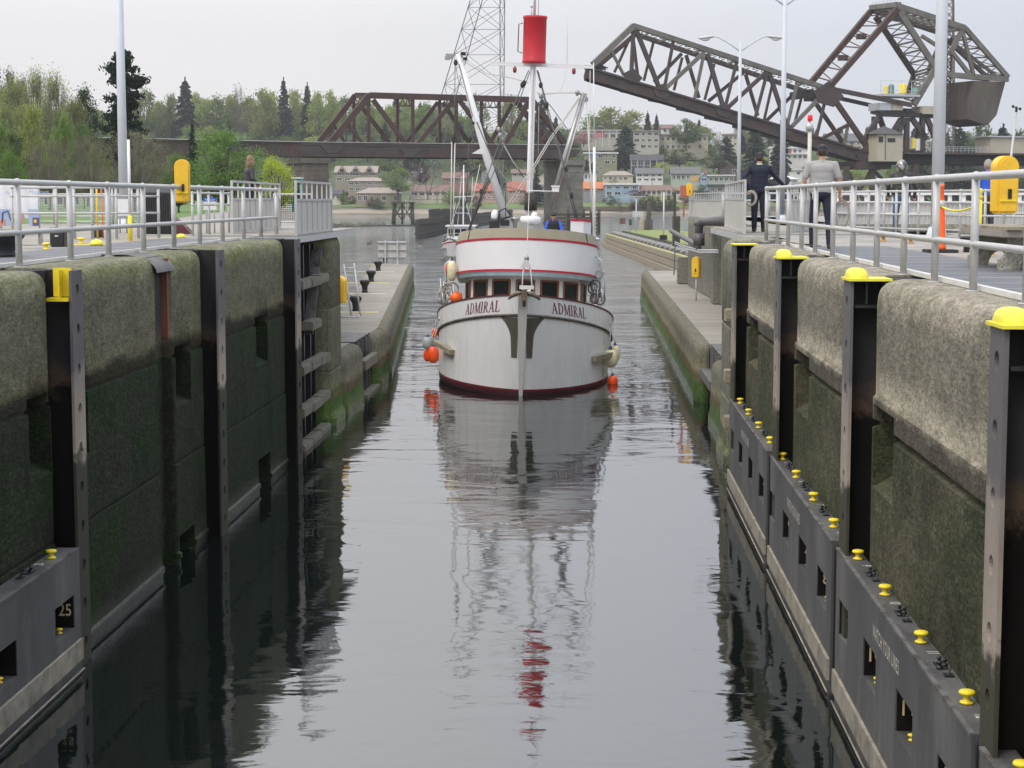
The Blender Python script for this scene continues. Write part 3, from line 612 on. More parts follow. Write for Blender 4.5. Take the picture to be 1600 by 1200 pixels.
# ------------------------------------------------------------------ floating fenders along the walls
def bollard_mb(c, s=1.0):
    return MB().lathe([(.085 * s, 0), (.085 * s, .018 * s), (.045 * s, .035 * s), (.038 * s, .085 * s), (.06 * s, .105 * s), (.098 * s, .115 * s), (.10 * s, .135 * s), (.085 * s, .155 * s), (.03 * s, .165 * s)], c, 18)
def floating(side, xf, xw, y0, y1, zt, niches, nums, word, lab):
    s = side; g = empty('floating_fender', (s * xf, y0, WZ), lab, 'floating fender', 'black floating fenders along the lock walls')
    b = MB(); zn1, zn0 = zt - .53, zt - .94
    b.b2((s * xf, y0, zn1), (s * xw, y1, zt)); b.b2((s * xf, y0, -6.3), (s * xw, y1, zn0))
    ed = [y0] + [v for n in niches for v in n] + [y1]
    for i in range(0, len(ed), 2): b.b2((s * xf, ed[i], zn0), (s * xw, ed[i + 1], zn1))
    b.b2((s * (xw - .02), y0, zn0), (s * xw, y1, zn1)); b.build('body', M['fence'], g)
    for a, c in niches: b = MB(); b.b2((s * (xw - .03), a + .002, zn0 + .002), (s * (xw - .021), c - .002, zn1 - .002)); b.b2((s * (xf + .012), c - .006, zn0 + .002), (s * (xw - .031), c - .001, zn1 - .002)); b.build('niche_shade', M['chan'], g)  # near-black plates added so the inside of each niche looks shaded
    b = MB(); b.b2((s * (xf - .012), y0 + .01, zt - .02), (s * (xf + .03), y1 - .01, zt + .006)); b.build('top_edge', M['flange'], g)
    b = MB(); b.b2((s * (xf - .035), y0 + .02, WZ + .16), (s * (xf), y1 - .02, WZ + .42)); b.build('rubbing_strip', M['tan'], g)
    b = MB(); b.tube([(s * (xf - .03), y0, WZ + .03), (s * (xf - .03), y1, WZ + .03)], .013, 8); b.build('waterline_pipe', M['tan'], g)
    for i, (a, c) in enumerate(niches):
        ym = c - .42
        bollard_mb((s * (xf + .14), ym, zt + .004), .66).build('mooring_button', M['yellow'], g)
        bollard_mb((s * (xf + .10), ym + .12, zn0 + .002), .38).build('mooring_button', M['yellow'], g)
        if nums[i]:
            lettering(nums[i], .21, (s * (xf + .115), c - .009, zn0 + .15), (1, 0, 0), (0, 0, 1), M['textb'], g, .002, .8, 'window_number')
            lettering(nums[i], .15, (s * (xf + .13), ym - .36, zt + .004), (0, -s, 0), (s, 0, 0), M['text'], g, .002, .8, 'top_number')
        b = MB(); q = (s * (xf + .16), ym - .85, zt); b.b2((q[0] - .05, q[1] - .09, zt - .001), (q[0] + .05, q[1] + .16, zt + .006))
        for dx, dy in ((-.03, -.05), (.03, .04), (.0, .12)): b.lathe([(.028, 0), (.028, .02), (.015, .024), (.015, .048), (.022, .05), (.022, .062)], (q[0] + dx, q[1] + dy, q[2]), 8)
        if a - .9 > y0:
            b.build('bolt_cluster', M['blackm'], g); b = MB(); b.box((q[0], q[1] - .28, zt + .01), (.08, .09, .015)); b.bar((q[0], q[1] - .28, zt + .01), (q[0] + .02, q[1] - .25, zt + .09), .016); b.build('lug_plate', M['blackm'], g)
    if word: 
        lettering(word, .20, (s * (xf - .004), (niches[1][0] + niches[2][1]) / 2 + .05, zt - .38), (0, -s, 0), (0, 0, 1), M['text'], g, .001, .64)
    for yy in (y0 - .10, y1 + .04): b = MB(); b.b2((s * (xf + .02), yy, -6.3), (s * (xf + .10), yy + .05, zt - .05)); b.build('end_runner', M['blackm'], g)
    return g
base = [(19.4, 20.1), (17.5, 18.3), (15.5, 16.35), (13.55, 14.4)][::-1]
def sh(d): return [(a + d, b + d) for a, b in base]
floating(1, 2.89, 3.13, 13.15, 20.35, -3.11, sh(0), ['12', '11', '10', '9'], 'WATCH YOUR LINES', 'long black floating fender with windows numbered 9, 10 and 11')
floating(1, 2.89, 3.13, 20.75, 27.75, -3.11, sh(7.65), ['8', '7', '6', '5'], 'WATCH YOUR LINES', 'black floating fender between second and third yellow capped guides')
floating(1, 2.89, 3.13, 28.25, 35.7, -3.11, sh(15.2), ['4', '3', '2', '1'], 'WATCH YOUR LINES', 'smallest looking black floating fender, nearest the grey round pillar and the boat')
floating(1, 2.89, 3.13, 5.6, 12.85, -3.11, sh(-7.5), ['16', '15', '14', '13'], '', 'black floating fender just showing its corner under the nearest yellow dome')
floating(-1, 6.2, 6.46, 14.0, 21.45, -3.4, [(14.2, 15.0), (15.9, 16.7), (17.9, 18.98), (20.4, 21.2)], ['22', '23', '', '25'], '', 'black floating fender with number 25 in its window, against the mossy wall')

# ------------------------------------------------------------------ railings
def railing(name, lab, posts, heights, pr, rr, cat='railing', base=0.0, feet=True, mat=None):
    mat = mat or M['rail']; g = empty(name, (posts[0][0], posts[0][1], base), lab, cat)
    for h in heights:
        b = MB(); pts = [(x, y, base + h) for x, y in posts]
        b.tube(pts, rr * (1.0 if h == max(heights) else .9), 10); b.build('top_rail' if h == max(heights) else 'mid_rail', mat, g)
    for x, y in posts:
        b = MB(); b.tube([(x, y, base), (x, y, base + max(heights))], pr, 10)
        if feet: b.lathe([(pr * 1.9, 0), (pr * 1.9, .012)], (x, y, base), 10)
        for h in heights: b.ell((x, y, base + h), pr * 1.25, n=8, m=6)
        b.build('post', mat, g)
    return g
railing('railing', 'pale grey pipe railing along the mossy left wall up to the gate walkway',
        [(-7.15, y) for y in (16.0, 18.15, 20.3, 22.42, 24.7, 26.7, 28.85, 31.0, 33.1, 35.2, 37.4, 39.4, 41.4)], (1.07, .44), .042, .04)
railing('railing', 'pale grey pipe railing in front of the man in the grey shirt',
        [(3.62, y) for y in (12.9, 14.86, 16.9, 18.77, 20.6, 22.5, 24.5, 26.5, 28.5, 30.3, 32.3, 34.1, 36.2)], (1.07, .44), .038, .038)
railing('railing', 'thin four bar railing crossing behind traffic cone and yellow post',
        [at(p, 300, d).to_tuple()[:2] for p, d in ((1302, 46), (1330, 45), (1358, 44), (1382, 43.2), (1401, 42.6), (1436, 41.6), (1501, 40), (1540, 39), (1585, 38), (1640, 37))], (1.04, .78, .50, .17), .03, .026)
railing('railing', 'three bar railing behind the black bollards on the left deck',
        [at(p, 300, d).to_tuple()[:2] for p, d in ((18, 37.5), (87, 37.6), (115, 37.7), (143, 37.8), (181, 38), (215, 38.3), (247, 38.6))], (1.10, .92, .56), .032, .028)
railing('railing', 'short railing between the yellow life ring box and the blue-headed sign',
        [at(p, 300, d).to_tuple()[:2] for p, d in ((300, 41), (312, 42), (326, 43), (345, 44), (357, 45))], (1.0, .72, .35), .03, .026)
def balustrade(name, lab, p, q, z, h, mid=.66, step=.45, solid=True, cat='balustrade', mat=None):
    p = Vector((p[0], p[1], z)); q = Vector((q[0], q[1], z)); g = empty(name, p, lab, cat); d = q - p; n = max(1, round(d.length / step))
    Z = Vector((0, 0, 1)); mat = mat or M['rail']
    for hh, nm in ((h, 'top_rail'), (h * mid, 'mid_rail'), (.03, 'bottom_rail')):
        b = MB(); b.bar(p + Z * hh, q + Z * hh, .05, .05); b.build(nm, mat, g)
    for i in range(n + 1):
        a = p + d * (i / n); b = MB(); w_ = .055 if i in (0, n) else .035; b.bar(a, a + Z * h, w_, w_); b.build('bar', mat, g)
    if solid:
        b = MB(); nn = Vector((-d.y, d.x, 0)).normalized() * .012; b.add([p + nn + Z * .05, q + nn + Z * .05, q + nn + Z * h * mid, p + nn + Z * h * mid] + [p - nn * 0 + Z * .05, q + Z * .05, q + Z * h * mid, p + Z * h * mid], [(0, 1, 2, 3), (4, 5, 6, 7)])
        b.build('panel', M['panel'], g)
    return g
balustrade('balustrade', 'grey panelled balustrade of the left gate walkway, in front of the woman in black', (-8.2, 41.5), (-8.5, 49.8), .07, 1.2, .66, .9)
balustrade('balustrade', 'panelled balustrade at the lock edge of the left walkway, right of the woman in black', (-6.5, 40.2), (-6.48, 45.7), .05, 1.2, .66, .75)
balustrade('balustrade', 'pale grey barred balustrade beside the man in navy at the lock edge', (3.6, 40.9), (3.93, 50.8), .08, 1.2, .65, 1.1)
balustrade('balustrade', 'panelled balustrade on the right walkway between the man in navy and man in grey shirt', (4.75, 42.1), (5.6, 45.0), .08, 1.15, .66, .5)
balustrade('balustrade', 'distant white balustrade on top of the set-back concrete wall', (5.05, 88), (5.5, 73.2), .02, 1.1, .72, .95, solid=True)
railing('railing', 'distant white rails between the set-back wall and the man in navy', [(5.55, 73), (6.4, 72.9), (7.4, 72.9), (8.6, 72.8)], (1.08, .8, .15), .035, .045)
def platform(lab, x0, x1, y0, y1, zt):
    g = empty('gate_walkway', ((x0 + x1) / 2, y0, zt), lab, 'walkway')
    b = MB(); b.b2((x0, y0, zt - .03), (x1, y1, zt)); b.build('deck_plate', M['deck'], g)
    b = MB(); b.b2((x0, y0 - .02, zt - .17), (x1, y0 + .05, zt - .032)); b.b2((x0 - .02, y0, zt - .17), (x0 + .05, y1, zt - .032)); b.b2((x1 - .05, y0, zt - .17), (x1 + .02, y1, zt - .032)); b.build('edge_beam', M['galv'], g)
platform('grey platform over the left gate recess, under the woman in black', -8.7, -6.44, 40.1, 50, .05)
platform('grey platform over the right gate, under the man in navy', 3.55, 7.0, 40.8, 51, .08)
# wire mesh fence left
g = empty('mesh_fence', (-18, 60, 0), 'grey wire mesh fence on white posts in front of the lawn', 'fence')
pa, pb = at(55, 330, 60), at(268, 330, 60)
b = MB(); x = pa.x
while x < pb.x: b.bar((x, 60, .3), (x, 60, 1.0), .009); x += .055
z = .3
while z < 1.0: b.bar((pa.x, 60, z), (pb.x, 60, z), .009); z += .055
b.build('mesh', M['galv'], g)
for z in (1.02, .28, .1): b = MB(); b.tube([(pa.x, 60, z), (pb.x, 60, z)], .03, 8); b.build('rail', M['rail'], g)
for i in range(8): x = pa.x + (pb.x - pa.x) * i / 7; b = MB(); b.tube([(x, 59.95, 0), (x, 59.95, 1.25)], .035, 8); b.ell((x, 59.95, 1.27), (.1, .1, .04), n=8, m=6); b.build('post', M['rail'], g)
g = empty('mesh_gate', (-8.8, 50, 0), 'small dark mesh gate between the two left balustrades', 'gate')
b = MB(); x = -9.0
while x < -8.0: b.bar((x, 52, .25), (x, 52, .95), .014); x += .06
z = .25
while z < .96: b.bar((-9, 52, z), (-8, 52, z), .014); z += .06
b.build('mesh', M['blackm'], g)
b = MB(); b.tube([(-9.05, 52, .0), (-9.05, 52, 1.0), (-7.95, 52, 1.0), (-7.95, 52, .0)], .03, 8); b.tube([(-9.05, 52, .2), (-7.95, 52, .2)], .03, 8); b.build('frame', M['rail'], g)
# walkway of the neighbouring lock gate on the right
g = empty('gate_bridge', (11, 60, 0), 'white ribbed gate bridge with square openings behind the person in helmet', 'gate bridge')
b = MB(); b.b2((8.3, 60, .02), (19, 60.05, .72)); b.build('panel', M['panel'], g)
for i in range(72): 
    x = 8.3 + i * .148
    if i == 0: b = MB()
    b.b2((x, 59.96, .03), (x + .05, 59.999, .71))
b.build('ribs', M['galv'], g)
for z, t in ((.76, .06), (1.03, .08), (.40, .03)): b = MB(); b.b2((8.3, 59.9, z - t / 2), (19, 59.955, z + t / 2)); b.build('rail', M['white'], g)
for i in range(24): x = 8.3 + i * .455; b = MB(); b.b2((x, 59.96, .79), (x + .13, 59.99, .99)); b.build('upright', M['white'], g)
b = MB(); b.b2((5.9, 46.5, 0.01), (14, 47.2, .22)); tag(b.build('kerb_wall', M['block'], bevel=.03), 'low concrete kerb behind the thin four bar railing', 'kerb')
# ------------------------------------------------------------------ lamp posts
def lamp_mast(x, y, lab, arms=True, r0=.13, r1=.07, H=8.55, span=1.75):
    g = empty('lamp_post', (x, y, 0), lab, 'lamp post'); b = MB()
    b.tube([(x, y, 0), (x, y, H)], [r0, r1], 14); b.lathe([(r0 * 1.7, 0), (r0 * 1.7, .05), (r0 * 1.2, .25)], (x, y, 0), 14); b.build('pole', M['pole'], g)
    if arms:
        for s in (-1, 1):
            b = MB(); b.tube([(x, y, H - .45), (x + s * span * .35, y, H - .02), (x + s * span * .62, y, H + .25), (x + s * span * .8, y, H + .3)], .035, 8); b.build('arm', M['pole'], g)
            b = MB(); b.ell((x + s * (span * .8 + .28), y, H + .24), (.42, .16, .085), Matrix.Rotation(s * .12, 3, 'Y'), 14, 8); h = b.build('lamp_head', M['rail'], g)
            b = MB(); b.ell((x + s * (span * .8 + .33), y, H + .15), (.22, .12, .09), None, 12, 8); b.build('lens', M['lensm'], h)
M['lensm'] = pm('lamp_lens', (.55, .58, .62), .15, 0, .05)
lamp_mast(at(1154, 300, 90).x, 90, 'double armed lamp post farther away, left of the man in grey shirt', r0=.10, r1=.07)
lamp_mast(at(1222, 300, 69).x, 69, 'double armed lamp post cut by the top edge, standing beside the farther one', r0=.115, r1=.08)
lamp_mast(at(1465, 300, 40).x, 40, 'thick pale lamp pole in front of the bascule counterweight', r0=.14, r1=.115, H=9)
lamp_mast(at(193, 300, 55).x, 55, 'thick pale lamp pole before the tall dark fir on the left', r0=.15, r1=.11, H=9)
p = at(1264, 290, 60); g = empty('signal_post', (p.x, 60, 0), 'cream signal post with red lantern on top', 'signal post')
b = MB(); b.tube([(p.x, 60, 0), (p.x, 60, 3.25)], .065, 12); b.build('post', pm('cream_paint', (.55, .52, .46), .5), g)
b = MB(); b.lathe([(.075, 0), (.085, .03), (.085, .16), (.06, .2)], (p.x, 60, 3.42), 14); b.build('lantern', pm('red_lens', (.8, .01, .02), .25), g)
b = MB(); b.lathe([(.1, 0), (.13, .1), (.13, .2), (.05, .25), (.03, .34)], (p.x - .02, 60, 3.1), 12); b.build('lantern_base', M['galv'], g)
p = at(1573, 300, 30); g = empty('wind_gauge_pole', (p.x, 30, 0), 'thin white pole with dark wind cups beside the yellow life ring box', 'wind gauge')
q = at(1588, 175, 30); b = MB(); b.tube([(p.x - .08, 30, 0), q], [.025, .017], 8); b.build('pole', M['rail'], g)
b = MB(); b.tube([q, q + Vector((0, 0, .09))], .02, 8); b.bar(q + Vector((-.05, 0, .08)), q + Vector((.06, 0, .05)), .012)
b.ell(q + Vector((-.055, 0, .09)), .025, n=8, m=6); b.ell(q + Vector((.06, 0, .05)), .025, n=8, m=6); b.build('wind_cups', M['blackm'], g)

# ------------------------------------------------------------------ life ring boxes
def ring_box(x, y, zb, w_, h, lab, rot=0.0, post=True, mark=True):
    g = empty('life_ring_box', (x, y, zb), lab, 'life ring box', 'yellow life ring housings'); r = w_ / 2; d = w_ * .75; rotm = Matrix.Rotation(rot, 3, 'Z')
    out_ = [(-r * .94, 0)] + [(-r * math.cos(math.pi * k / 12), h - r * .95 + r * .95 * math.sin(math.pi * k / 12)) for k in range(13)] + [(r * .94, 0)]
    b = MB(); c = Vector((x, y, zb)); b.poly([c + rotm @ Vector((px_, -d / 2, pz)) for px_, pz in out_], rotm @ Vector((0, d, 0))); b.build('housing', M['amber'], g, bevel=w_ * .09, smooth=False)
    b = MB(); b.box(c + rotm @ Vector((r * .12, -d / 2 - .004, h * .34)), (w_ * .16, .02, h * .17), rotm); b.build('hand_slot', M['blackm'], g)
    b = MB(); b.box(c + rotm @ Vector((0, -d / 2 - .008, h * .22)), (w_ * .75, .03, .02), rotm); b.build('lid_seam', M['yellow'], g)
    if post and zb > post:
        b = MB(); b.tube([(x, y, post if post is not True else 0), (x, y, zb + .05)], .03, 8); b.build('post', M['rail'], g)
    return g
ring_box(at(1569, 300, 28).x, 28, .86 - (333 - 311) / 2800 * 28, .37, .88, 'large yellow life ring box right of the woman in blue, the biggest one', 0.25, .0)
ring_box(-7.12, 31.6, .80, .27, .76, 'yellow life ring box standing above the left railing', 0.15, .0)
ring_box(at(1088, 432, 74).x, 74, GZ + .95, .34, .86, 'yellow life ring box on the low guide wall against the set-back wall', -0.5, GZ)
ring_box(at(531, 480, 57).x, 57, GZ + .85, .42, .86, 'yellow life ring box half hidden behind the mossy gate pillar', -0.4, GZ)
ring_box(at(1077, 302, 86).x, 86, 1.0, .30, .62, 'tiny yellow life ring box beside red cabinet on far wall top', 0.0, .0)
p = at(1070, 302, 86); b = MB(); b.b2((p.x - .2, 86, .95), (p.x + .12, 86.3, 1.5)); b.b2((p.x - .08, 86.1, 0), (p.x, 86.2, .95)); tag(b.build('cabinet', pm('cabinet_red', (.40, .12, .08), .6), bevel=.02), 'small red cabinet on a stand beside the tiny yellow box', 'cabinet')

# ------------------------------------------------------------------ deck furniture, right
p = at(1469, 392, 29.3); x, y = p.x, p.y; g = empty('traffic_cone', (x, y, 0), 'tall slim orange cone on black square base', 'traffic cone')
b = MB(); b.box((x, y, .025), (.5, .5, .05)); b.build('base', M['rubber'], g, bevel=.012)
b = MB(); b.lathe([(.10, .05), (.09, .09), (.05, .80), (.035, 1.04), (.045, 1.05), (.045, 1.08), (.03, 1.1)], (x, y, 0), 20); c_ = b.build('body', M['orange'], g)
b = MB(); b.lathe([(.0605, .72), (.0545, .84)], (x, y, 0), 20); b.build('reflective_band', M['panel'], g)
p = at(1528, 400, 27); px_, py_ = p.x, p.y; g = empty('yellow_post', (px_, py_, 0), 'yellow post with round knob on a yellow block base', 'post')
b = MB(); b.tube([(px_, py_, .1), (px_, py_, .86)], .045, 12); b.lathe([(.05, .86), (.06, .90), (.03, .93), (.055, .97), (.03, 1.02)], (px_, py_, 0), 12); b.build('shaft', M['yellow'], g)
b = MB(); b.box((px_ + .05, py_, .065), (.30, .3, .13)); b.build('base', M['yellow'], g, bevel=.02)
b = MB(); A = Vector((x, y, .74)); B_ = Vector((px_, py_, .80)); b.tube([A.lerp(B_, t / 10) - Vector((0, 0, .09 * 4 * t / 10 * (1 - t / 10))) for t in range(11)], .016, 8); tag(b.build('yellow_chain', M['lemon']), 'yellow chain hanging from orange cone to yellow post', 'chain')
g = empty('bench', (5.35, 22.5, 0), 'grey concrete bench with arched legs beside the right railing', 'bench')
def leg(yc):
    b = MB(); pts = []; x0 = 5.0; W_ = .78
    pts += [(x0, 0), (x0, .13)] + [(x0 + .12 * math.sin(math.pi / 2 * k / 6), .13 + .26 * (1 - math.cos(math.pi / 2 * k / 6))) for k in range(1, 7)] + [(x0 + .10, .40)]
    pts += [(x0 + W_ - .10, .40)] + [(x0 + W_ - .12 * math.sin(math.pi / 2 * k / 6), .13 + .26 * (1 - math.cos(math.pi / 2 * k / 6))) for k in range(6, 0, -1)] + [(x0 + W_, .13), (x0 + W_, 0)]
    pts += [(x0 + W_ / 2 + .15 * math.cos(math.pi * k / 8) * 1.0, .19 * math.sin(math.pi * k / 8)) for k in range(9)]
    b.poly([(a, yc, z) for a, z in pts], (0, .14, 0)); b.build('leg', M['block'], g)
leg(21.9); leg(23.6)
b = MB(); b.b2((4.96, 21.6, .40), (5.85, 24.1, .49)); b.build('seat', M['deck'], g, bevel=.012)
b = MB()
for a in (.0, .22, .44): b.b2((5.0 + a, 21.55, .492), (5.18 + a, 24.15, .53))
b.build('slats', M['timberl'], g)
def small_bollard(px, py, D, lab):
    p = at(px, py, D); bollard_mb((p.x, p.y, 0), 1.15).build('cleat', M['cleat'], None); o = bpy.context.scene.objects[-1]; return o
M['cleat'] = pm('ochre_cleat', (.42, .22, .05), .6, 0, .2)
def cleat(px, D, lab, s=1.0, mat=None, grp='small mooring cleats on the decks'):
    p = at(px, 380, D); o = bollard_mb((p.x, D, 0.0), s).build('cleat', mat or M['cleat']); tag(o, lab, 'cleat', grp)
cleat(1380, 37, 'ochre cleat on the deck below the person in helmet', .8)
cleat(1423, 35, 'ochre cleat on the deck between person in helmet and orange cone', .8)
cleat(1548, 28, 'ochre cleat on the deck between yellow post and bench', .8)
cleat(72, 30.5, 'bright yellow cleat left of the black box on the left deck', .72, M['yellow'])
cleat(127, 34.6, 'yellow cleat beside the yellow dome on the left deck', .72, M['yellow'])
def big_bollard(px, D, r, h, lab, mat=None, z=0.0):
    p = at(px, 380, D); o = MB().lathe([(r * .62, 0), (r * .62, .04), (r * .58, .08), (r * .72, h * .55), (r, h * .82), (r * 1.02, h * .93), (r * .85, h), (r * .3, h * 1.02)], (p.x, D, z), 24).build('bollard', mat or M['blackm']); tag(o, lab, 'bollard', 'black mushroom bollards')
big_bollard(2, 26.5, .34, .36, 'huge black bollard at the left edge of the frame behind the railing')
big_bollard(1515, 29.5, .16, .26, 'dark bollard right of the orange cone, behind the yellow post')
g = empty('equipment_box', (at(89, 385, 32).x, 32, 0), 'black plastic trunk on the left deck', 'box'); p = at(89, 385, 32)
b = MB(); b.b2((p.x - .13, 32, 0), (p.x + .13, 32.4, .30)); b.build('body', M['blackm'], g, bevel=.02); b = MB(); b.b2((p.x - .14, 31.99, .30), (p.x + .14, 32.41, .35)); b.build('lid', M['rubber'], g, bevel=.01); b = MB(); b.box((p.x, 31.985, .2), (.06, .02, .03)); b.build('latch', M['galv'], g)
p = at(153, 370, 40); tag(MB().lathe([(.115, 0), (.12, .02), (.12, .22), (.1, .24)], (p.x, 40, 0), 18).build('capstan', M['blackm']), 'squat black cylinder behind the yellow dome on the left deck', 'capstan')
def deck_dome(px, D, r, lab):
    p = at(px, 380, D); g = empty('deck_dome', (p.x, D, 0), lab, 'cover dome', 'yellow dome covers on the left deck')
    b = MB(); b.lathe([(r, .01), (r * .97, r * .3), (r * .8, r * .62), (r * .5, r * .82), (r * .1, r * .9)], (p.x, D, 0), 18); b.build('dome', M['lemon'], g)
    b = MB(); b.b2((p.x - 1.4 * r - .3, D - r * .2, .008), (p.x + r * 1.3, D + r * 1.2, .02)); b.build('plate', M['lemon'], g)
deck_dome(151, 33, .13, 'yellow dome cover between the black trunk and the white pole')
deck_dome(283, 39.5, .11, 'yellow dome cover below the life ring box')
for (p0, p1, D, wd) in ((110, 265, 38.6, .1), (183, 230, 36.9, .1), (255, 345, 40.5, .08)):
    a, c = at(p0, 370, D), at(p1, 370, D); b = MB(); b.add([(a.x, D, .004), (c.x, D + .15, .004), (c.x, D + .15 + wd, .004), (a.x, D + wd, .004)], [(0, 1, 2, 3)]); tag(b.build('painted_line', M['liney']), kind='structure')
a, c = at(1290, 370, 33), at(1330, 370, 33); b = MB(); b.add([(a.x, 36.4, .004), (c.x + .3, 36.4, .004), (c.x + .3, 36.52, .004), (a.x, 36.52, .004)], [(0, 1, 2, 3)]); tag(b.build('painted_line', M['line']), kind='structure')
p = at(204, 376, 37); g = empty('gauge_pole', (p.x, 37, 0), 'slim white pole with yellow sleeve, right of the thick left lamp pole', 'pole')
b = MB(); b.tube([(p.x, 37, .5), (p.x, 37, 2.08)], .03, 10); b.build('shaft', M['white'], g); b = MB(); b.tube([(p.x, 37, 0), (p.x, 37, .52)], .045, 10); b.build('sleeve', M['yellow'], g)
p = at(247, 366, 43.8); g = empty('equipment_locker', (p.x, 43.8, 0), 'black slatted locker with grey top and sloping side, behind the left railing', 'locker')
b = MB(); b.b2((p.x - .32, 43.8, 0), (p.x + .32, 44.4, 1.0)); b.build('body', M['blackm'], g)
b = MB(); b.b2((p.x - .34, 43.78, 1.0), (p.x + .34, 44.42, 1.18)); b.build('top', pm('grey_lid', (.12, .12, .13), .6), g, bevel=.02)
b = MB()
for i in range(11): b.b2((p.x - .30 + i * .058, 43.77, .04), (p.x - .27 + i * .058, 43.799, .96))
b.build('slats', M['rubber'], g)
b = MB(); b.poly([(p.x + .36, 43.9, 0), (p.x + .78, 43.9, 0), (p.x + .66, 43.9, .16), (p.x + .36, 43.9, .42)], (0, .4, 0)); b.build('ramp', M['redbrown'], g)
p = at(152, 345, 39); g = empty('tool_stand', (p.x, 39, 0), 'yellow and orange boat hooks upright behind the left railing', 'boat hooks')
b = MB(); b.tube([(p.x, 39, 0), (p.x, 39, 1.2)], .022, 8); b.bar((p.x - .07, 39, 1.2), (p.x + .09, 39, 1.2), .03); b.build('hook_pole', M['amber'], g)
b = MB(); b.tube([(p.x + .13, 39, 0), (p.x + .10, 39, 1.19)], .014, 8); b.build('hook_pole', M['orange'], g)
def sign(px0, py0, px1, py1, D, lab, cols, foot=0.0, name='notice_board', words=()):
    a, c = at(px0, py1, D), at(px1, py0, D); g = empty(name, ((a.x + c.x) / 2, D, foot), lab, 'sign')
    b = MB(); b.b2((a.x, D, a.z), (c.x, D + .02, c.z)); b.build('board', cols[0], g)
    if len(cols) > 1: b = MB(); b.b2((a.x, D - .006, c.z - (c.z - a.z) * .3), (c.x, D - .001, c.z)); b.build('header', cols[1], g)
    for (t, u, v, s, m) in words: lettering(t, s, (a.x + (c.x - a.x) * u, D - .012, a.z + (c.z - a.z) * v), (1, 0, 0), (0, 0, 1), m, g)
    if foot is not None:
        for u in (.2, .8): b = MB(); b.tube([(a.x + (c.x - a.x) * u, D + .04, foot), (a.x + (c.x - a.x) * u, D + .04, c.z)], .02, 8); b.build('post', M['galv'], g)
    return g
M['signblue'] = pm('sign_blue', (.03, .09, .38), .5); M['print'] = pm('print_grey', (.2, .22, .3), .6)
sign(318, 309, 338, 328, 45, 'small white notice with blue header on the short railing', (M['white'], M['signblue']), 0.0, words=(('Notice', .5, .76, .085, M['white']), ('Lock wall area', .5, .5, .045, M['print']), ('authorised only', .5, .35, .045, M['print'])))
sign(183, 311, 200, 337, 45, 'plain white panel in front of the thick left lamp pole', (M['white'],), 0.0)
# banner
g = empty('banner', (-13.5, 41, 0), 'white printed banner with boats behind the railing at the left edge', 'banner')
cl = MB(); n = 40; vs = []
x0 = at(-60, 330, 41).x; x1 = at(60, 330, 41).x
for i in range(n + 1):
    x = x0 + (x1 - x0) * i / n
    for z in (.42, 1.27): vs.append((x, 41 + .03 * math.sin(i * 1.1) * (1.3 - z), z))
cl.add(vs, [(2 * i, 2 * i + 2, 2 * i + 3, 2 * i + 1) for i in range(n)], True); cl.build('cloth', pm('banner_white', (.66, .66, .69), .6), g)
prt = {'sky': pm('print_blue', (.32, .40, .56), .6), 'red': pm('print_red', (.50, .24, .18), .6), 'dk': pm('print_dark', (.09, .08, .18), .6), 'yl': pm('print_yellow', (.75, .5, .08), .6)}
lettering('oject', .13, (at(9, 0, 41).x, 40.94, .98), (1, 0, 0), (0, 0, 1), prt['sky'], g, 0); lettering('Moorage', .13, (at(54, 0, 41).x, 40.94, .98), (1, 0, 0), (0, 0, 1), prt['sky'], g, 0)
def rect(px0, py0, px1, py1, m, dy=40.945, nm='picture'):
    a, c = at(px0, py1, dy), at(px1, py0, dy); b = MB(); b.b2((a.x, dy, a.z), (c.x, dy + .004, c.z)); return b.build(nm, m, g)
rect(-8, 327, 19, 353, prt['sky']); rect(45, 327, 61, 353, prt['sky']); rect(0, 343, 9, 353, prt['red'], 40.94); rect(51, 340, 61, 353, prt['dk'], 40.94); rect(53, 343, 57, 348, prt['yl'], 40.935)
b = MB(); b.tube([at(3, 348, 40.93), at(4, 332, 40.93), at(12, 329, 40.93), at(17, 345, 40.93)], .012, 6); b.build('picture', prt['dk'], g)
b = MB(); b.ell(at(35, 341, 40.94), (.035, .004, .12), n=12, m=8); b.build('picture', prt['red'], g)
for xx in (x0, (x0 + x1) / 2, x1): b = MB(); b.tube([(xx, 41.06, 0), (xx, 41.06, 1.3)], .02, 8); b.build('post', M['galv'], g)
g = empty('bench', (at(20, 370, 33).x, 33, 0), 'pale slab bench beside the huge black bollard', 'bench'); a, c = at(-40, 370, 33), at(63, 370, 33)
b = MB(); b.b2((a.x, 33, .24), (c.x, 33.5, .30)); b.build('seat', M['deck'], g, bevel=.02)
for u in (a.x + .3, c.x - .07): b = MB(); b.tube([(u, 33.25, 0), (u, 33.25, .25)], .045, 10); b.lathe([(.11, 0), (.11, .012)], (u, 33.25, 0), 12); b.build('leg', M['rail'], g)

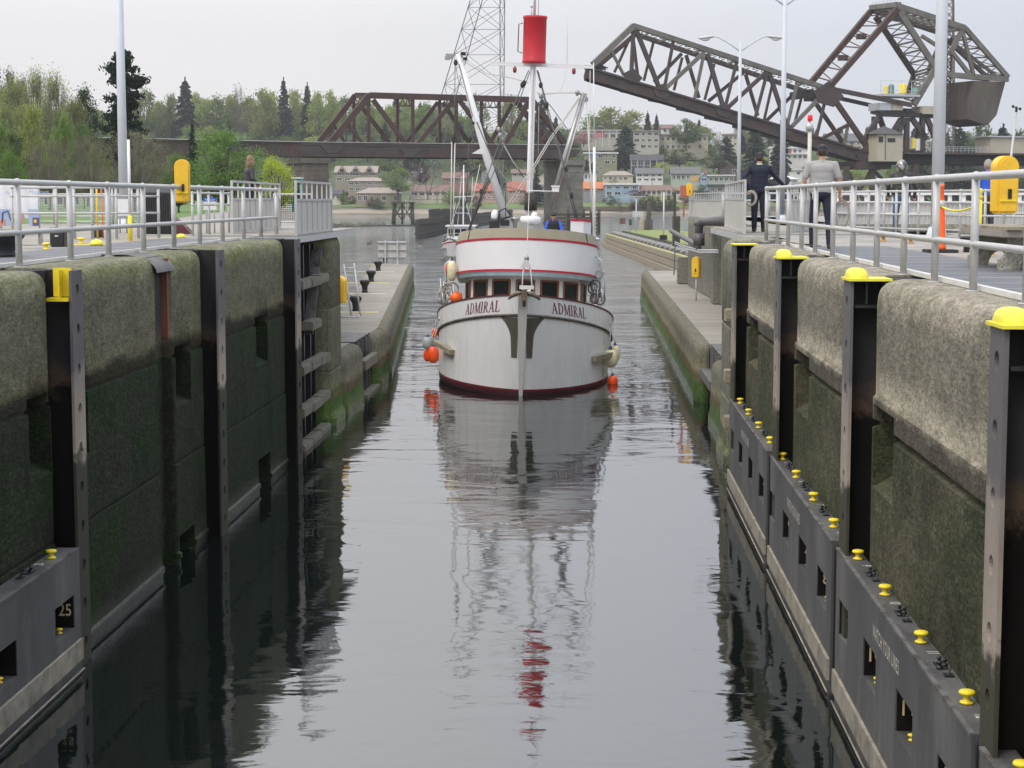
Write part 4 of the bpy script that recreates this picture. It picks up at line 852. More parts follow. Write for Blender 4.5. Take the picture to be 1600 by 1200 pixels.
# things on the left guide wall
for i, (px, py) in enumerate(((602, 411), (591, 423), (580, 440), (570, 457), (556, 486), (556, 486))[:5]):
    q = atz(px, py, GZ); r = .25 if i < 3 else .23
    o = MB().lathe([(r * .6, 0), (r * .6, .05), (r * .5, .1), (r * .62, .3), (r * .95, .42), (r, .50), (r * .8, .56), (r * .2, .58)], q, 20).build('bollard', M['blackm'])
    tag(o, ['bollard at the far end of the left guide wall, below the signboard', 'second bollard from the signboard on the left guide wall', 'middle one of five bollards on the left guide wall', 'fourth bollard from the signboard on the left guide wall', 'nearest bollard on the left guide wall, behind the ladder rails'][i], 'bollard', 'black mushroom bollards')
    a, c = atz(px - 32 * (1 + i * .12), py + 2, GZ), atz(px + 22 * (1 + i * .15), py + 2, GZ)
    b = MB(); b.add([(a.x, a.y, GZ + .004), (c.x, a.y, GZ + .004), (c.x, a.y + .35, GZ + .004), (a.x, a.y + .35, GZ + .004)], [(0, 1, 2, 3)]); tag(b.build('painted_line', M['liney']), kind='structure')
g = empty('ladder', atz(553, 492, GZ), 'thin steel ladder handrails standing on the left guide wall', 'ladder')
for (q0, q1) in (((549, 493), (537, 413)), ((563, 493), (553, 411))):
    q = atz(*q0, GZ); b = MB(); b.tube([q, at(q1[0], q1[1], q.y + .5)], .03, 8); b.build('handrail', M['galv'], g)
q = atz(549, 493, GZ); b = MB(); b.tube([at(537, 420, q.y + .45), at(555, 418, q.y + .45)], .02, 8); b.tube([atz(533, 497, GZ) + Vector((0, 0, .03)), atz(560, 497, GZ) + Vector((0, 0, .03)), atz(562, 492, GZ) + Vector((0, 0, .03))], .02, 8); b.build('cross_bar', M['galv'], g)
g = empty('signboard', (at(611, 400, 113).x, 113, GZ), 'large grey signboard seen from behind, on two posts at the guide wall end', 'signboard')
a, c = at(590, 404, 113), at(634, 377, 113); b = MB(); b.b2((a.x, 113.2, a.z), (c.x, 113.24, c.z)); b.build('board', M['panel'], g)
for px in (602, 621): x = at(px, 400, 113).x; b = MB(); b.b2((x - .05, 113, GZ), (x + .05, 113.1, c.z + .05)); b.build('post', M['galv'], g)
for u in (.08, .5, .92): z = a.z + (c.z - a.z) * u; b = MB(); b.b2((a.x, 113.1, z - .025), (c.x, 113.2, z + .025)); b.build('stringer', M['galv'], g)

# ------------------------------------------------------------------ railway bridge
BU = Vector((.9166, .3998, 0)).normalized(); BN = Vector((-BU.y, BU.x, 0)); BP = Vector((-36.2, 300, 0)).dot(BN)
def bp(px, py, off=0.0):
    r = ray(px, py); t = (BP + off) / (r.x * BN.x + r.y * BN.y); return Vector((r.x * t, r.y * t, CAMZ + r.z * t))
TW = 9.3
def member(parent, name, mat, p, q, off=0.0, w=.7, h=.55, both=None):
    b = MB(); b.bar(bp(*p, off), bp(*q, off), w, h, up=BN); return b.build(name, mat, parent)
g = empty('truss_span', bp(500, 245), 'rust brown railway truss span over the channel behind the fishing boat', 'railway bridge')
SR = M['steelr']
ZB = 7.95; ZD = 10.1
def bz(px, z, off=0.0):
    a = bp(px, 300, off); return Vector((a.x, a.y, z))
# chords and girders
for off, (xa, xb), nm in ((0, (470, 888), 'n'), (TW, (470, 870), 'f')):
    b = MB(); a, c = bz(xa, ZD - .2, off), bz(xb, ZD - .2, off); b.bar(a, c, .5, .5, up=(0, 0, 1))
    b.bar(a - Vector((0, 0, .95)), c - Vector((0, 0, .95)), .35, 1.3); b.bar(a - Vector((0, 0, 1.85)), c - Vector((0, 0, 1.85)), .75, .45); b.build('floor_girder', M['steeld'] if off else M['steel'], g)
b = MB(); a, c = bz(470, ZD - .1, TW / 2), bz(888, ZD - .1, TW / 2); b.bar(a, c, TW - .8, .25); b.build('deck', M['steeld'], g)
b = MB(); a, c = bz(0, ZD + .15, -.6), bz(888, ZD + .12, -.6); b.bar(bz(-60, ZD + .6, -.3), bz(480, ZD + .12, -.3), .12, .1); b.bar(bz(480, ZD + .12, -.3), bz(886, ZD + .12, -.3), .12, .08); b.build('walkway_edge', M['rail'], g)
near = [((515, 224), (578, 148), 'end_post', 1.0), ((578, 149), (829, 156), 'top_chord', 1.0), ((831, 157), (887, 230), 'end_post', 1.0),
        ((576, 152), (576, 230), 'post', .5), ((645, 152), (645, 228), 'post', .5), ((713, 152), (713, 228), 'post', .5), ((780, 154), (780, 229), 'post', .5), ((840, 168), (843, 229), 'post', .35),
        ((583, 156), (637, 229), 'diagonal', .75), ((649, 229), (709, 157), 'diagonal', .75), ((718, 157), (772, 229), 'diagonal', .75), ((787, 229), (826, 160), 'diagonal', .75),
        ((543, 194), (572, 231), 'diagonal', .45), ((859, 204), (838, 229), 'diagonal', .45)]
far = [((499, 221), (555, 149), 'end_post', .9), ((555, 149), (806, 155), 'top_chord', .9), ((806, 157), (860, 229), 'end_post', .9),
       ((553, 155), (553, 225), 'post', .45), ((621, 152), (621, 225), 'post', .45), ((687, 152), (687, 226), 'post', .45), ((752, 154), (752, 227), 'post', .45),
       ((563, 164), (608, 223), 'diagonal', .65), ((634, 224), (684, 160), 'diagonal', .65), ((692, 160), (733, 223), 'diagonal', .65), ((764, 226), (800, 163), 'diagonal', .65), ((522, 196), (540, 224), 'diagonal', .4)]
for off, lst in ((0, near), (TW, far)):
    for p, q, nm, wd in lst: member(g, nm, SR, p, q, off, wd, .7 if 'chord' in nm or 'end' in nm else .45)
b = MB()
for i in range(5):
    xs = (578, 645, 713, 780, 829)[i]; xf = (555, 621, 687, 752, 806)[i]; a, c = bp(xs, 151 + i * 1.4), bp(xf, 151 + i * 1.2, TW); b.bar(a, c, .4, .5)
    dn = Vector((0, 0, -1.4)); b.bar(a + dn, c + dn, .25, .25)
    for k in range(6): u, v = k / 6, (k + 1) / 6; b.bar(a.lerp(c, u) + dn * (k % 2), a.lerp(c, v) + dn * ((k + 1) % 2), .12)
    if i < 4:
        xs2 = (645, 713, 780, 829)[i]; xf2 = (621, 687, 752, 806)[i]
        b.bar(a, bp(xf2, 151 + (i + 1) * 1.2, TW), .22); b.bar(c, bp(xs2, 151 + (i + 1) * 1.4), .22)
b.build('sway_bracing', SR, g)
for q in ((637, 231), (772, 231), (515, 226), (887, 233)):
    c = bp(q[0] + 4, q[1] + 1, -.4); b = MB(); b.poly([c + BU * -2.0, c + BU * 2.0, c + BU * .9 - Vector((0, 0, 1.3)), c + BU * -.9 - Vector((0, 0, 1.3))], BN * .25); b.build('gusset', M['steel'], g)
# approach viaduct on the left
g = empty('approach_viaduct', bz(300, -4), 'dark plate girder approach running left behind the willow', 'railway bridge')
for off in (0.2, 6):
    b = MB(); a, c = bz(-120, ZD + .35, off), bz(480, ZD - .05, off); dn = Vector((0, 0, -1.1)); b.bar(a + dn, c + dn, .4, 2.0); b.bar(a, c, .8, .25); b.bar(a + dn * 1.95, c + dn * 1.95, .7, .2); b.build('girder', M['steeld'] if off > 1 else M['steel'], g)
b = MB()
for i in range(60):
    a = bz(-120 + i * 10, ZD - .8 - .006 * i, -.12); b.bar(a + Vector((0, 0, .9)), a - Vector((0, 0, .9)), .12, .12)
b.build('stiffeners', M['steel'], g)
for px in (90, 255, 390):
    for off in (0.5, 5.5): b = MB(); a = bz(px, -1, off); b.bar(a, a + Vector((0, 0, 8.7)), 1.2, .8); b.build('column', M['steel'], g)
M['pier'] = pm('pier_concrete', (0.125, 0.105, 0.085), 0.85, 0, 0.25, .25, 0.3, 3, col2=(0.05, 0.042, 0.035), stretch=(1, 1, .35))
M['pier2'] = pm('pier_stone', (0.19, 0.18, 0.155), 0.85, 0, 0.3, .4, 0.3, 3, col2=(0.10, 0.095, 0.08))
def pier(lab, px0, px1, ztop, mat, D0=0.0):
    g = empty('bridge_pier', bz((px0 + px1) / 2, WZ, TW / 2), lab, 'bridge pier'); a, c = bz(px0, 0), bz(px1, 0)
    def blk(z0, z1, e, nm):
        b = MB(); w0 = a - BU * e - BN * (.8 + e); w1 = c + BU * e - BN * (.8 + e); w2 = c + BU * e + BN * (TW + .8 + e); w3 = a - BU * e + BN * (TW + .8 + e)
        b.poly([Vector((w.x, w.y, z0)) for w in (w0, w1, w2, w3)], (0, 0, z1 - z0)); return b.build(nm, mat, g)
    z = -8
    while z < ztop - .9:
        z2 = min(z + 1.5, ztop - .8); blk(z, z2 - .06, 0.0, 'course'); z = z2
    blk(ztop - .86, ztop, .35, 'capstone')
    b = MB(); w = [a + BU * .15 - BN * .65, c - BU * .15 - BN * .65, c - BU * .15 + BN * (TW + .6), a + BU * .15 + BN * (TW + .6)]
    b.poly([Vector((v.x, v.y, -8)) for v in w], (0, 0, ztop + 7.5)); b.build('core', mat, g)
pier('dark stained concrete pier under the left end of the truss span', 473, 512, 7.6, M['pier'])
pier('grey coursed stone pier behind the mast of the fishing boat', 884, 908, 7.6, M['pier2'])
g = empty('timber_fender_dock', bz(900, WZ, -4), 'dark plank protective dock around the foot of the stone pier', 'timber dock')
for i in range(6):
    b = MB(); z = -4.9 + i * .62; a, c = bz(888, z, -6), bz(936, z, -4); b.bar(a, c, .3, .42); a2 = bz(858, z, -1); b.bar(a2, a, .3, .42); b.build('plank', M['timberd'], g)
for px in (888, 900, 912, 924, 936): b = MB(); a = bz(px, -6, -5.7 + (px - 888) / 24); b.tube([a, a + Vector((0, 0, 5.2))], .28, 8); b.build('pile', M['timberd'], g)

# ------------------------------------------------------------------ raised bascule leaf with counterweight
g = empty('bascule_bridge', bz(1365, WZ), 'raised brown bascule railway bridge with huge concrete counterweight', 'bascule bridge')
def mem(nm, x0, y0, x1, y1, off=0.0, w=.7, h=.5, mat=None): return member(g, nm, mat or M['steel'], (x0, y0), (x1, y1), off, w, h)
mem('top_chord', 989, 40, 1294, 139, 0, .85, .8, M['steelg']); mem('top_chord', 992, 53, 1270, 147, TW, .8, .7)
mem('end_post', 926, 101, 990, 40, 0, 1.0, .8, M['steelg']); mem('end_post', 936, 102, 992, 54, TW, .8, .7)
def chordline(px, f=0): return 106 + (px - 915) * .317 + f
b = MB()
for off, dy in ((0, 0), (TW, 3)):
    b = MB(); b.bar(bp(914, chordline(914, 8 + dy), off), bp(1362, chordline(1362, 8 + dy) - 6, off), 1.5, .5, up=BN); b.bar(bp(914, chordline(914, -2 + dy), off - .25), bp(1362, chordline(1362, -2 + dy) - 6, off - .25), .35, .7, up=BN)
    b.bar(bp(914, chordline(914, 15 + dy), off - .2), bp(1362, chordline(1362, 15 + dy) - 6, off - .2), .3, .8, up=BN); b.build('floor_girder', M['steel'], g)
b = MB(); a, c = bp(916, chordline(916, 16), 1.5), bp(1350, chordline(1350, 14) - 5, 1.5)
for o2 in (1.6, 4.0, 6.2, 8.0): b.bar(bp(916 + 2 * o2 / TW, chordline(916, 16 + 2 * o2 / TW), o2), bp(1345, chordline(1345, 14) - 5, o2), .8, .45, up=BN)
b.build('track_stringers', M['steeld'], g)
b = MB()
for i in range(30):
    px = 918 + i * 14.6; a = bp(px, chordline(px, 12)); p2 = max(px - 33, 917); b.bar(a, bp(p2, chordline(p2, 16), TW), 1.0 if i % 3 == 0 else .4, .9 if i % 3 == 0 else .3, up=(0, 0, 1))
b.build('floor_beams', M['steeld'], g)
b = MB(); random.seed(3)
for i in range(12): px = 916 + random.uniform(-8, 6); off = random.uniform(-.5, 9); px += 8 + random.random() * 6; a = bp(px, 101 + random.uniform(-2, 3), off * .3); b.bar(a, a + BU * 2 + Vector((0, 0, -.6)), .2, .2)
b.build('tie_ends', M['steeld'], g)
nr_ = [(990, 45, 986, 122, 'post', .6), (994, 47, 1031, 140, 'diagonal', .75), (1036, 142, 1100, 82, 'diagonal', .7), (1052, 65, 1038, 138, 'post', .45), (1105, 84, 1130, 167, 'diagonal', .75),
       (1135, 170, 1197, 113, 'diagonal', .7), (1100, 84, 1085, 155, 'post', .45), (1151, 97, 1133, 168, 'post', .45), (1202, 114, 1229, 197, 'diagonal', .75), (1198, 116, 1180, 184, 'post', .45),
       (1235, 200, 1290, 143, 'diagonal', .7), (1246, 128, 1230, 197, 'post', .45), (1300, 150, 1362, 240, 'diagonal', 1.0), (1280, 219, 1327, 194, 'diagonal', .6), (1325, 195, 1319, 228, 'post', .45), (1293, 142, 1276, 212, 'post', .45), (955, 79, 975, 118, 'diagonal', .4)]
fr_ = [(983, 62, 960, 113, 'post', .4), (990, 66, 997, 124, 'post', .5), (1021, 66, 1006, 126, 'post', .4), (1065, 84, 1022, 128, 'diagonal', .6), (1066, 90, 1053, 141, 'post', .4), (1072, 86, 1092, 153, 'diagonal', .6),
       (1116, 100, 1101, 156, 'post', .4), (1161, 114, 1107, 158, 'diagonal', .6), (1165, 116, 1184, 181, 'diagonal', .6), (1207, 130, 1194, 187, 'post', .4), (1245, 142, 1198, 188, 'diagonal', .6),
       (1254, 146, 1240, 198, 'post', .4), (1268, 152, 1318, 224, 'diagonal', .8)]
for x0, y0, x1, y1, nm, wd in nr_: mem(nm, x0, y0, x1, y1, 0, wd, .5, random.choice((M['steelg'], M['steel'], M['steel'], SR)))
for x0, y0, x1, y1, nm, wd in fr_: mem(nm, x0, y0, x1, y1, TW, wd, .4)
b = MB()                                                     # lattice between the top chords
for i in range(22):
    px = 994 + i * 13.2; a = bp(px, 41 + (px - 989) * .325); px2 = px - 18 + (10 if i < 2 else 0); c = bp(px2, 50 + (px2 - 992 + 8) * .338, TW)
    px3 = px + 13.2; a3 = bp(px3, 41 + (px3 - 989) * .325)
    if i % 4 == 0: b.bar(a, c, .3, .4)
    b.bar(a, (a3 + c) / 2, .12); b.bar((a3 + c) / 2, a3, .12); b.bar(c, a.lerp(c, .4), .14)
b.build('lateral_lacing', M['steelg'], g)
for x0, y0, s in ((1036, 144, 1), (1132, 173, 1), (1230, 203, 1), (990, 120, 1), (1296, 148, 1.7), (1366, 244, 2.0)):
    c = bp(x0, y0, -.45); b = MB(); b.poly([c + BU * -2 * s + Vector((0, 0, .5)), c + BU * 0 + Vector((0, 0, 1.5 * s)), c + BU * 1.8 * s + Vector((0, 0, -.2)), c + BU * .6 * s - Vector((0, 0, 1.3 * s)), c + BU * -1.2 * s - Vector((0, 0, .9 * s))], BN * .3); b.build('gusset', M['steel'], g)
b = MB(); b.bar(bp(1293, 146, 0), bp(1262, 151, TW), 1.6, 1.8, up=(0, 0, 1)); b.bar(bp(1294, 146, 0) + BU * -3.5, bp(1262, 151, TW) + BU * -3.5, .8, 1.4); b.build('portal_beam', M['steeld'], g)
# links from leaf to counterweight arm
mem('counterweight_link', 1295, 137, 1402, 14, 0, 1.0, .9, SR); mem('counterweight_link', 1268, 128, 1361, 17, TW, 1.0, .9, SR)
b = MB(); n = 7
for i in range(n):
    u, v = (i + .5) / n, (i + 1.1) / n; A0, A1 = bp(1295, 137), bp(1402, 14); C0, C1 = bp(1268, 128, TW), bp(1361, 17, TW)
    b.bar(A0.lerp(A1, u), C0.lerp(C1, u), .22); b.bar(A0.lerp(A1, u), C0.lerp(C1, min(v, 1)), .16)
    if i in (2, 4): b.box((A0.lerp(A1, u) + C0.lerp(C1, u)) / 2, (1.8, 1.2, 1.0))
b.build('link_lacing', SR, g)
mem('operating_strut', 1304, 140, 1424, 164, 0, .8, .7, M['steel']); mem('operating_strut', 1296, 150, 1376, 168, TW, .7, .6, M['steeld'])
# counterweight frame
G2 = M['steelg']
for x0, y0, x1, y1, nm, off, wd in ((1404, 10, 1508, 44, 'arm_chord', 0, 1.1), (1508, 44, 1575, 121, 'arm_chord', 0, .9), (1363, 16, 1466, 50, 'arm_chord', TW, 1.0), (1466, 50, 1540, 118, 'arm_chord', TW, .7),
        (1405, 18, 1462, 106, 'arm_post', 0, 1.1), (1462, 106, 1428, 164, 'arm_post', 0, 1.1), (1368, 26, 1428, 116, 'arm_post', TW, 1.0), (1428, 116, 1416, 156, 'arm_post', TW, .9),
        (1486, 117, 1575, 124, 'arm_tie', 0, 1.0), (1448, 114, 1545, 124, 'arm_tie', TW, .8), (1462, 110, 1486, 117, 'arm_tie', 0, .9), (1504, 50, 1521, 117, 'arm_post', 0, .6), (1503, 48, 1484, 84, 'arm_post', 0, .9), (1488, 82, 1514, 115, 'arm_post', 0, .7),
        (1493, 70, 1556, 118, 'arm_post', TW, .5), (1430, 62, 1462, 106, 'arm_post', TW, .6), (1484, 84, 1440, 56, 'arm_post', 0, .6), (1472, 60, 1450, 110, 'arm_post', TW, .6)):
    mem(nm, x0, y0, x1, y1, off, wd, .6, G2 if off == 0 else M['steel'])
b = MB()
def lace(p0, p1, q0, q1, n, w1=.3, w2=.16):
    for i in range(n + 1):
        u = i / n; a, c = p0.lerp(p1, u), q0.lerp(q1, u); b.bar(a, c, w1)
        if i < n: v = (i + 1) / n; b.bar(a, q0.lerp(q1, v), w2); b.bar(c, p0.lerp(p1, v), w2)
lace(bp(1404, 12), bp(1508, 44), bp(1363, 18, TW), bp(1466, 50, TW), 9); lace(bp(1508, 46), bp(1572, 118), bp(1466, 52, TW), bp(1540, 116, TW), 5)
lace(bp(1406, 22), bp(1460, 104), bp(1370, 28, TW), bp(1428, 114, TW), 6); lace(bp(1460, 110), bp(1430, 160), bp(1428, 118, TW), bp(1416, 154, TW), 4, .35, .2)
b.build('arm_lacing', G2, g)
b = MB(); b.bar(bp(1362, 12, TW), bp(1404, 7), 1.2, .9); a, c = bp(1404, 7), bp(1363, 13, TW)
b.build('apex_beam', G2, g)
b = MB()
for dz in (.5, 1.0): b.bar(a + Vector((0, 0, dz)), c + Vector((0, 0, dz)), .07)
for i in range(8): p = a.lerp(c, i / 7); b.bar(p, p + Vector((0, 0, 1.0)), .06)
b.build('apex_handrail', M['galv'], g)
M['cwt'] = pm('counterweight_concrete', (0.105, 0.088, 0.072), 0.85, 0, 0.25, .35, 0.2, 2, col2=(0.05, 0.034, 0.028), stretch=(1, 1, .25), c2amt=(0.42, 0.65))
pts = [bp(1521, 126, -.2), bp(1571, 128, -.2), bp(1557, 180, -.2), bp(1543, 196, -.2), bp(1512, 186, -.2)]
b = MB(); b.poly(pts, BN * (TW + .4)); b.build('counterweight', M['cwt'], g)
# tower, machinery floor, cabin
b = MB(); b.bar(bp(1371, 178), bp(1462, 181), 1.0, .9); b.bar(bp(1371, 172, TW), bp(1462, 177, TW), 1.0, 1.2)
for i in range(6): a, c = bp(1372 + i * 18, 177), bp(1362 + i * 18, 175, TW); b.bar(a, c, .5, .7)
b.build('machinery_floor', M['steeld'], g)
def onb(px0, py0, px1, py1, nm, mat, off=1.0, dep=4.0, bev=0):
    a, c = bp(px0, py1, off), bp(px1, py0, off); w0, w1 = a, Vector((c.x, c.y, a.z)); b = MB(); b.poly([w0, w1, w1 + BN * dep, w0 + BN * dep], (0, 0, c.z - a.z)); return b.build(nm, mat, g)
beige = pm('cabin_beige', (.42, .38, .29), .6, 0, .06, .5); dkroof = pm('cabin_roof', (.09, .085, .085), .7)
onb(1375, 161, 1393, 172, 'machine_housing', M['galv'], 0); onb(1394, 162, 1411, 172, 'machine_housing', beige, 0); onb(1380, 148, 1438, 150, 'platform', M['galv'], -.5, 6); onb(1443, 166, 1459, 178, 'machine_housing', beige, -1)
for px0, py0, px1, py1, col in ((1381, 134, 1387, 148, (.75, .5, .03)), (1388, 132, 1397, 147, (.10, .2, .16)), (1405, 131, 1416, 146, (.75, .6, .03)), (1425, 137, 1438, 148, (.12, .24, .2))):
    a, c = bp(px0, py1, 1.5), bp(px1, py0, 1.5); r = (c - a).to_2d().length / 2; m_ = (a + c) / 2; b = MB()
    b.lathe([(r, 0), (r, .2), (r * .94, .22), (r * .94, (c.z - a.z) * .8), (r * .6, c.z - a.z)], (m_.x, m_.y, a.z), 16); b.build('tank', pm('tank_paint', col, .5), g)
b = MB()
for px in (1376, 1392, 1408, 1424, 1440): a = bp(px, 150, 0); b.bar(a, a + Vector((0, 0, 2.8)), .08)
for py in (146, 141, 126): b.bar(bp(1376, py), bp(1440, py + 1), .06)
b.build('platform_handrail', M['galv'], g)
for x0, y0, x1, y1, off in ((1372, 184, 1348, 222, 0), (1424, 184, 1448, 218, 0), (1408, 186, 1396, 205, 0), (1374, 182, 1392, 236, TW), (1444, 182, 1420, 236, TW), (1417, 184, 1416, 238, 0), (1412, 184, 1396, 236, 0), (1366, 182, 1366, 240, TW), (1448, 184, 1470, 236, 0), (1441, 184, 1441, 236, 0)):
    mem('tower_leg', x0, y0, x1, y1, off, .9, .7, M['steel'])
b = MB(); A_ = bp(1479, 182, 3); ht = 24
for dx in (-.7, .7):
    for dy in (0, 1.4): p = A_ + BU * dx + BN * dy; b.bar(p, p + Vector((0, 0, ht - 9)), .3)
for i in range(12):
    z = i * 1.25; p, q = A_ + BU * -.7, A_ + BU * .7; b.bar(p + Vector((0, 0, z)), q + Vector((0, 0, z + 1.25)), .16); b.bar(q + Vector((0, 0, z)), p + Vector((0, 0, z + 1.25)), .16)
b.build('rear_column', SR, g)
cab = onb(1371, 208, 1411, 252, 'cabin', beige, -3.5, 3.6)
for px0, py0, px1, py1 in ((1373, 213, 1380, 222), (1387, 216, 1399, 222)):
    a, c = bp(px0, py1, -3.56), bp(px1, py0, -3.56); c2 = Vector((c.x, c.y, a.z)); b = MB(); b.poly([a, c2, c2 + BN * .05, a + BN * .05], (0, 0, c.z - a.z)); b.build('window', M['glass'], cab)
a, c = bp(1369.5, 208.5, -3.8), bp(1412, 208.5, -3.8); c = Vector((c.x, c.y, a.z)); q = [a, c, c + BN * 4.2, a + BN * 4.2]; ap = (a + c + q[2] + q[3]) / 4 + Vector((0, 0, 1.5)); b = MB(); b.add(q + [ap] + [v - Vector((0, 0, .15)) for v in q], [(0, 1, 4), (1, 2, 4), (2, 3, 4), (3, 0, 4), (0, 1, 6, 5), (1, 2, 7, 6), (5, 6, 7, 8)]); b.build('cabin_roof', dkroof, cab)
b = MB(); a, c = bp(1383.5, 250, -3.56), bp(1383.5, 209, -3.56); b.bar(a, c, .12); b.build('corner_seam', dkroof, cab)
onb(1415, 215, 1429, 233, 'shed', beige, 0, 3); onb(1431, 217, 1444, 235, 'shed', M['white'], 0, 3); onb(1426, 216, 1431, 232, 'shed_door', M['yellow'], -.1, .2)
g2 = empty('approach_deck', bz(1500, WZ), 'dark girder approach at the right with railing and beige flat roofed shed', 'railway bridge')
def onb2(px0, z0, px1, z1, nm, mat, off, dep):
    a, c = bz(px0, z0, off), bz(px1, z0, off); b = MB(); b.poly([a, c, c + BN * dep, a + BN * dep], (0, 0, z1 - z0)); return b.build(nm, mat, g2)
onb2(1366, 7.4, 1720, 9.2, 'girder', M['steeld'], 0, .6); onb2(1366, 7.4, 1720, 9.2, 'girder', M['steeld'], 7, .6); onb2(1366, 9.25, 1720, 9.6, 'deck', M['steel'], -1.2, 10)
sh_ = onb2(1546, 9.62, 1720, 12.6, 'shed_wall', beige, .2, 5); onb2(1543, 12.65, 1722, 12.9, 'shed_roof', M['galv'], -.2, 6)
b = MB()
for i in range(17): p = bz(1446 + i * 6, 9.6, -1.1); b.bar(p, p + Vector((0, 0, 1.1)), .06)
for z in (10.0, 10.4, 10.72): b.bar(bz(1446, z, -1.1), bz(1543, z, -1.1), .06)
b.build('handrail', M['galv'], g2)
for px, pyb in ((1322, 0), (1362, 0), (1430, 1), (1470, 1), (1560, 1)):
    for off in (0, TW - 1):
        nm = 'column'; b = MB(); zt = 6.9 if pyb == 0 else 7.4; a = bz(px, -6, off); b.bar(a, Vector((a.x, a.y, zt)), 1.1, .9); b.build(nm, M['steel'], g2)
for x0, x1 in ((1322, 1362), (1362, 1430), (1430, 1470)):
    for (za, zb) in ((-2, 6.5), (6.5, -2)):
        b = MB(); b.bar(bz(x0, za, 0), bz(x1, zb, 0), .6, .4, up=BN); b.build('brace', M['steel'], g2)
b = MB(); b.bar(bz(1316, 7.1, TW / 2 - .5), bz(1368, 7.1, TW / 2 - .5), TW + 1, 1.3); b.build('pier_cap', M['steel'], g2)

# ------------------------------------------------------------------ lattice pylons
def pylon(lab, legs, levels, mat, w=.35):
    g = empty('pylon', (legs[0][1][0], legs[0][1][1], legs[0][1][2]), lab, 'pylon')
    def P(k, u): return Vector(legs[k][0]).lerp(Vector(legs[k][1]), u)
    for k in range(len(legs)): b = MB(); b.bar(P(k, 0), P(k, 1), w, w); b.build('leg', mat, g)
    for k in range(len(legs)):
        b = MB(); k2 = (k + 1) % len(legs)
        for i, u in enumerate(levels):
            b.bar(P(k, u), P(k2, u), w * .55)
            if i < len(levels) - 1: v = levels[i + 1]; b.bar(P(k, u), P(k2, v), w * .5); b.bar(P(k2, u), P(k, v), w * .5)
        b.build('lattice_face', mat, g)
M['pyl'] = pm('pylon_steel', (.15, .14, .14), .6, .3)
top = 45; lx = lambda px, py, D: at(px, py, D)
pylon('tall lattice pylon rising behind the truss span and boom', [(lx(744, -30, 426), lx(640, 312, 426)), (lx(781, -30, 426), lx(782, 312, 426)), (lx(789, -30, 441), lx(786, 312, 441)), (lx(762, -30, 441), lx(668, 312, 441))],
      [0, .12, .22, .335, .47, .62, .80, 1], M['pyl'], .21)
pylon('slim lattice mast behind the counterweight frame', [(lx(1476, -30, 372), lx(1474, 240, 372)), (lx(1488, -30, 372), lx(1489, 240, 372)), (lx(1490, -30, 374), lx(1492, 240, 374)), (lx(1478, -30, 374), lx(1477, 240, 374))],
      [i / 18 for i in range(19)], M['steelg'], .22)

# ------------------------------------------------------------------ timber structures in the channel
q = at(630, 347, 430)
g = empty('timber_dolphin', (q.x, 430, WZ), 'cross braced dark timber dolphin in mid channel', 'dolphin'); Z0 = WZ - 1; Z1 = .05
cor = [(-2.2, -2), (2.2, -2), (2.2, 2), (-2.2, 2), (0, -2)]
for dx, dy in cor: b = MB(); b.tube([(q.x + dx * 1.08, 430 + dy * 1.1, Z0), (q.x + dx * .95, 430 + dy * .9, Z1)], .28, 8); b.build('pile', M['timberd'], g)
b = MB(); b.b2((q.x - 2.6, 427.6, Z1 - .25), (q.x + 2.6, 432.2, Z1 + .1)); b.build('cap_deck', M['timberd'], g)
for (a, c) in (((-2.3, WZ + .6), (0, -.4)), ((0, WZ + .6), (-2.3, -.4)), ((0, WZ + .8), (2.3, -.4)), ((2.3, WZ + .8), (0, -.4))): b = MB(); b.bar((q.x + a[0], 427.8, a[1]), (q.x + c[0], 427.8, c[1]), .35, .3); b.build('brace', M['timberd'], g)
b = MB(); b.bar((q.x - 2.4, 427.8, -2.7), (q.x + 2.4, 427.8, -2.7), .3, .4); b.build('brace', M['timberd'], g)
b = MB(); b.bar((q.x + .9, 427.5, WZ + .3), (q.x + .9, 427.5, .6), .12); b.bar((q.x + 1.4, 427.5, WZ + .3), (q.x + 1.4, 427.5, .6), .12); b.build('ladder', M['galv'], g)
def plank_wall(lab, p0, p1, z1, name='timber_wall', mat=None, base=WZ, caps=True):
    p0 = Vector(p0); p1 = Vector(p1); g = empty(name, (p0.x, p0.y, base), lab, 'timber wall'); n = max(4, int((p1 - p0).length / .9)); mat = mat or M['timberd']
    b = MB(); random.seed(int(p0.x * 7))
    for i in range(n):
        a = p0.lerp(p1, i / n); c = p0.lerp(p1, (i + .93) / n); zt = z1 + random.uniform(-.12, .12); b.bar(Vector((a.x, a.y, (base - 1 + zt) / 2)), Vector((c.x, c.y, (base - 1 + zt) / 2)), .35 + random.uniform(0, .1), zt - base + 1)
    b.build('sheet_piles', mat, g)
    b = MB(); b.bar(Vector((p0.x, p0.y, z1 - .6)), Vector((p1.x, p1.y, z1 - .6)), .65, .3); b.bar(Vector((p0.x, p0.y, base + .7)), Vector((p1.x, p1.y, base + .7)), .65, .3); b.build('waler', mat, g)
plank_wall('long mossy timber sheet wall slanting behind the small second boat', at(651, 371, 264).to_tuple()[:2] + (0,), at(800, 341, 520).to_tuple()[:2] + (0,), -2.2)
plank_wall('shorter timber sheet wall standing behind the long slanting one', at(671, 346, 440).to_tuple()[:2] + (0,), at(745, 343, 470).to_tuple()[:2] + (0,), -1.6)
p = at(646, 350, 400); tag(MB().tube([(p.x, 400, WZ - 1), (p.x, 400, WZ + 3.4)], .2, 8).build('pile', M['timberd']), 'lone pile between the dolphin and the timber sheet walls', 'pile')
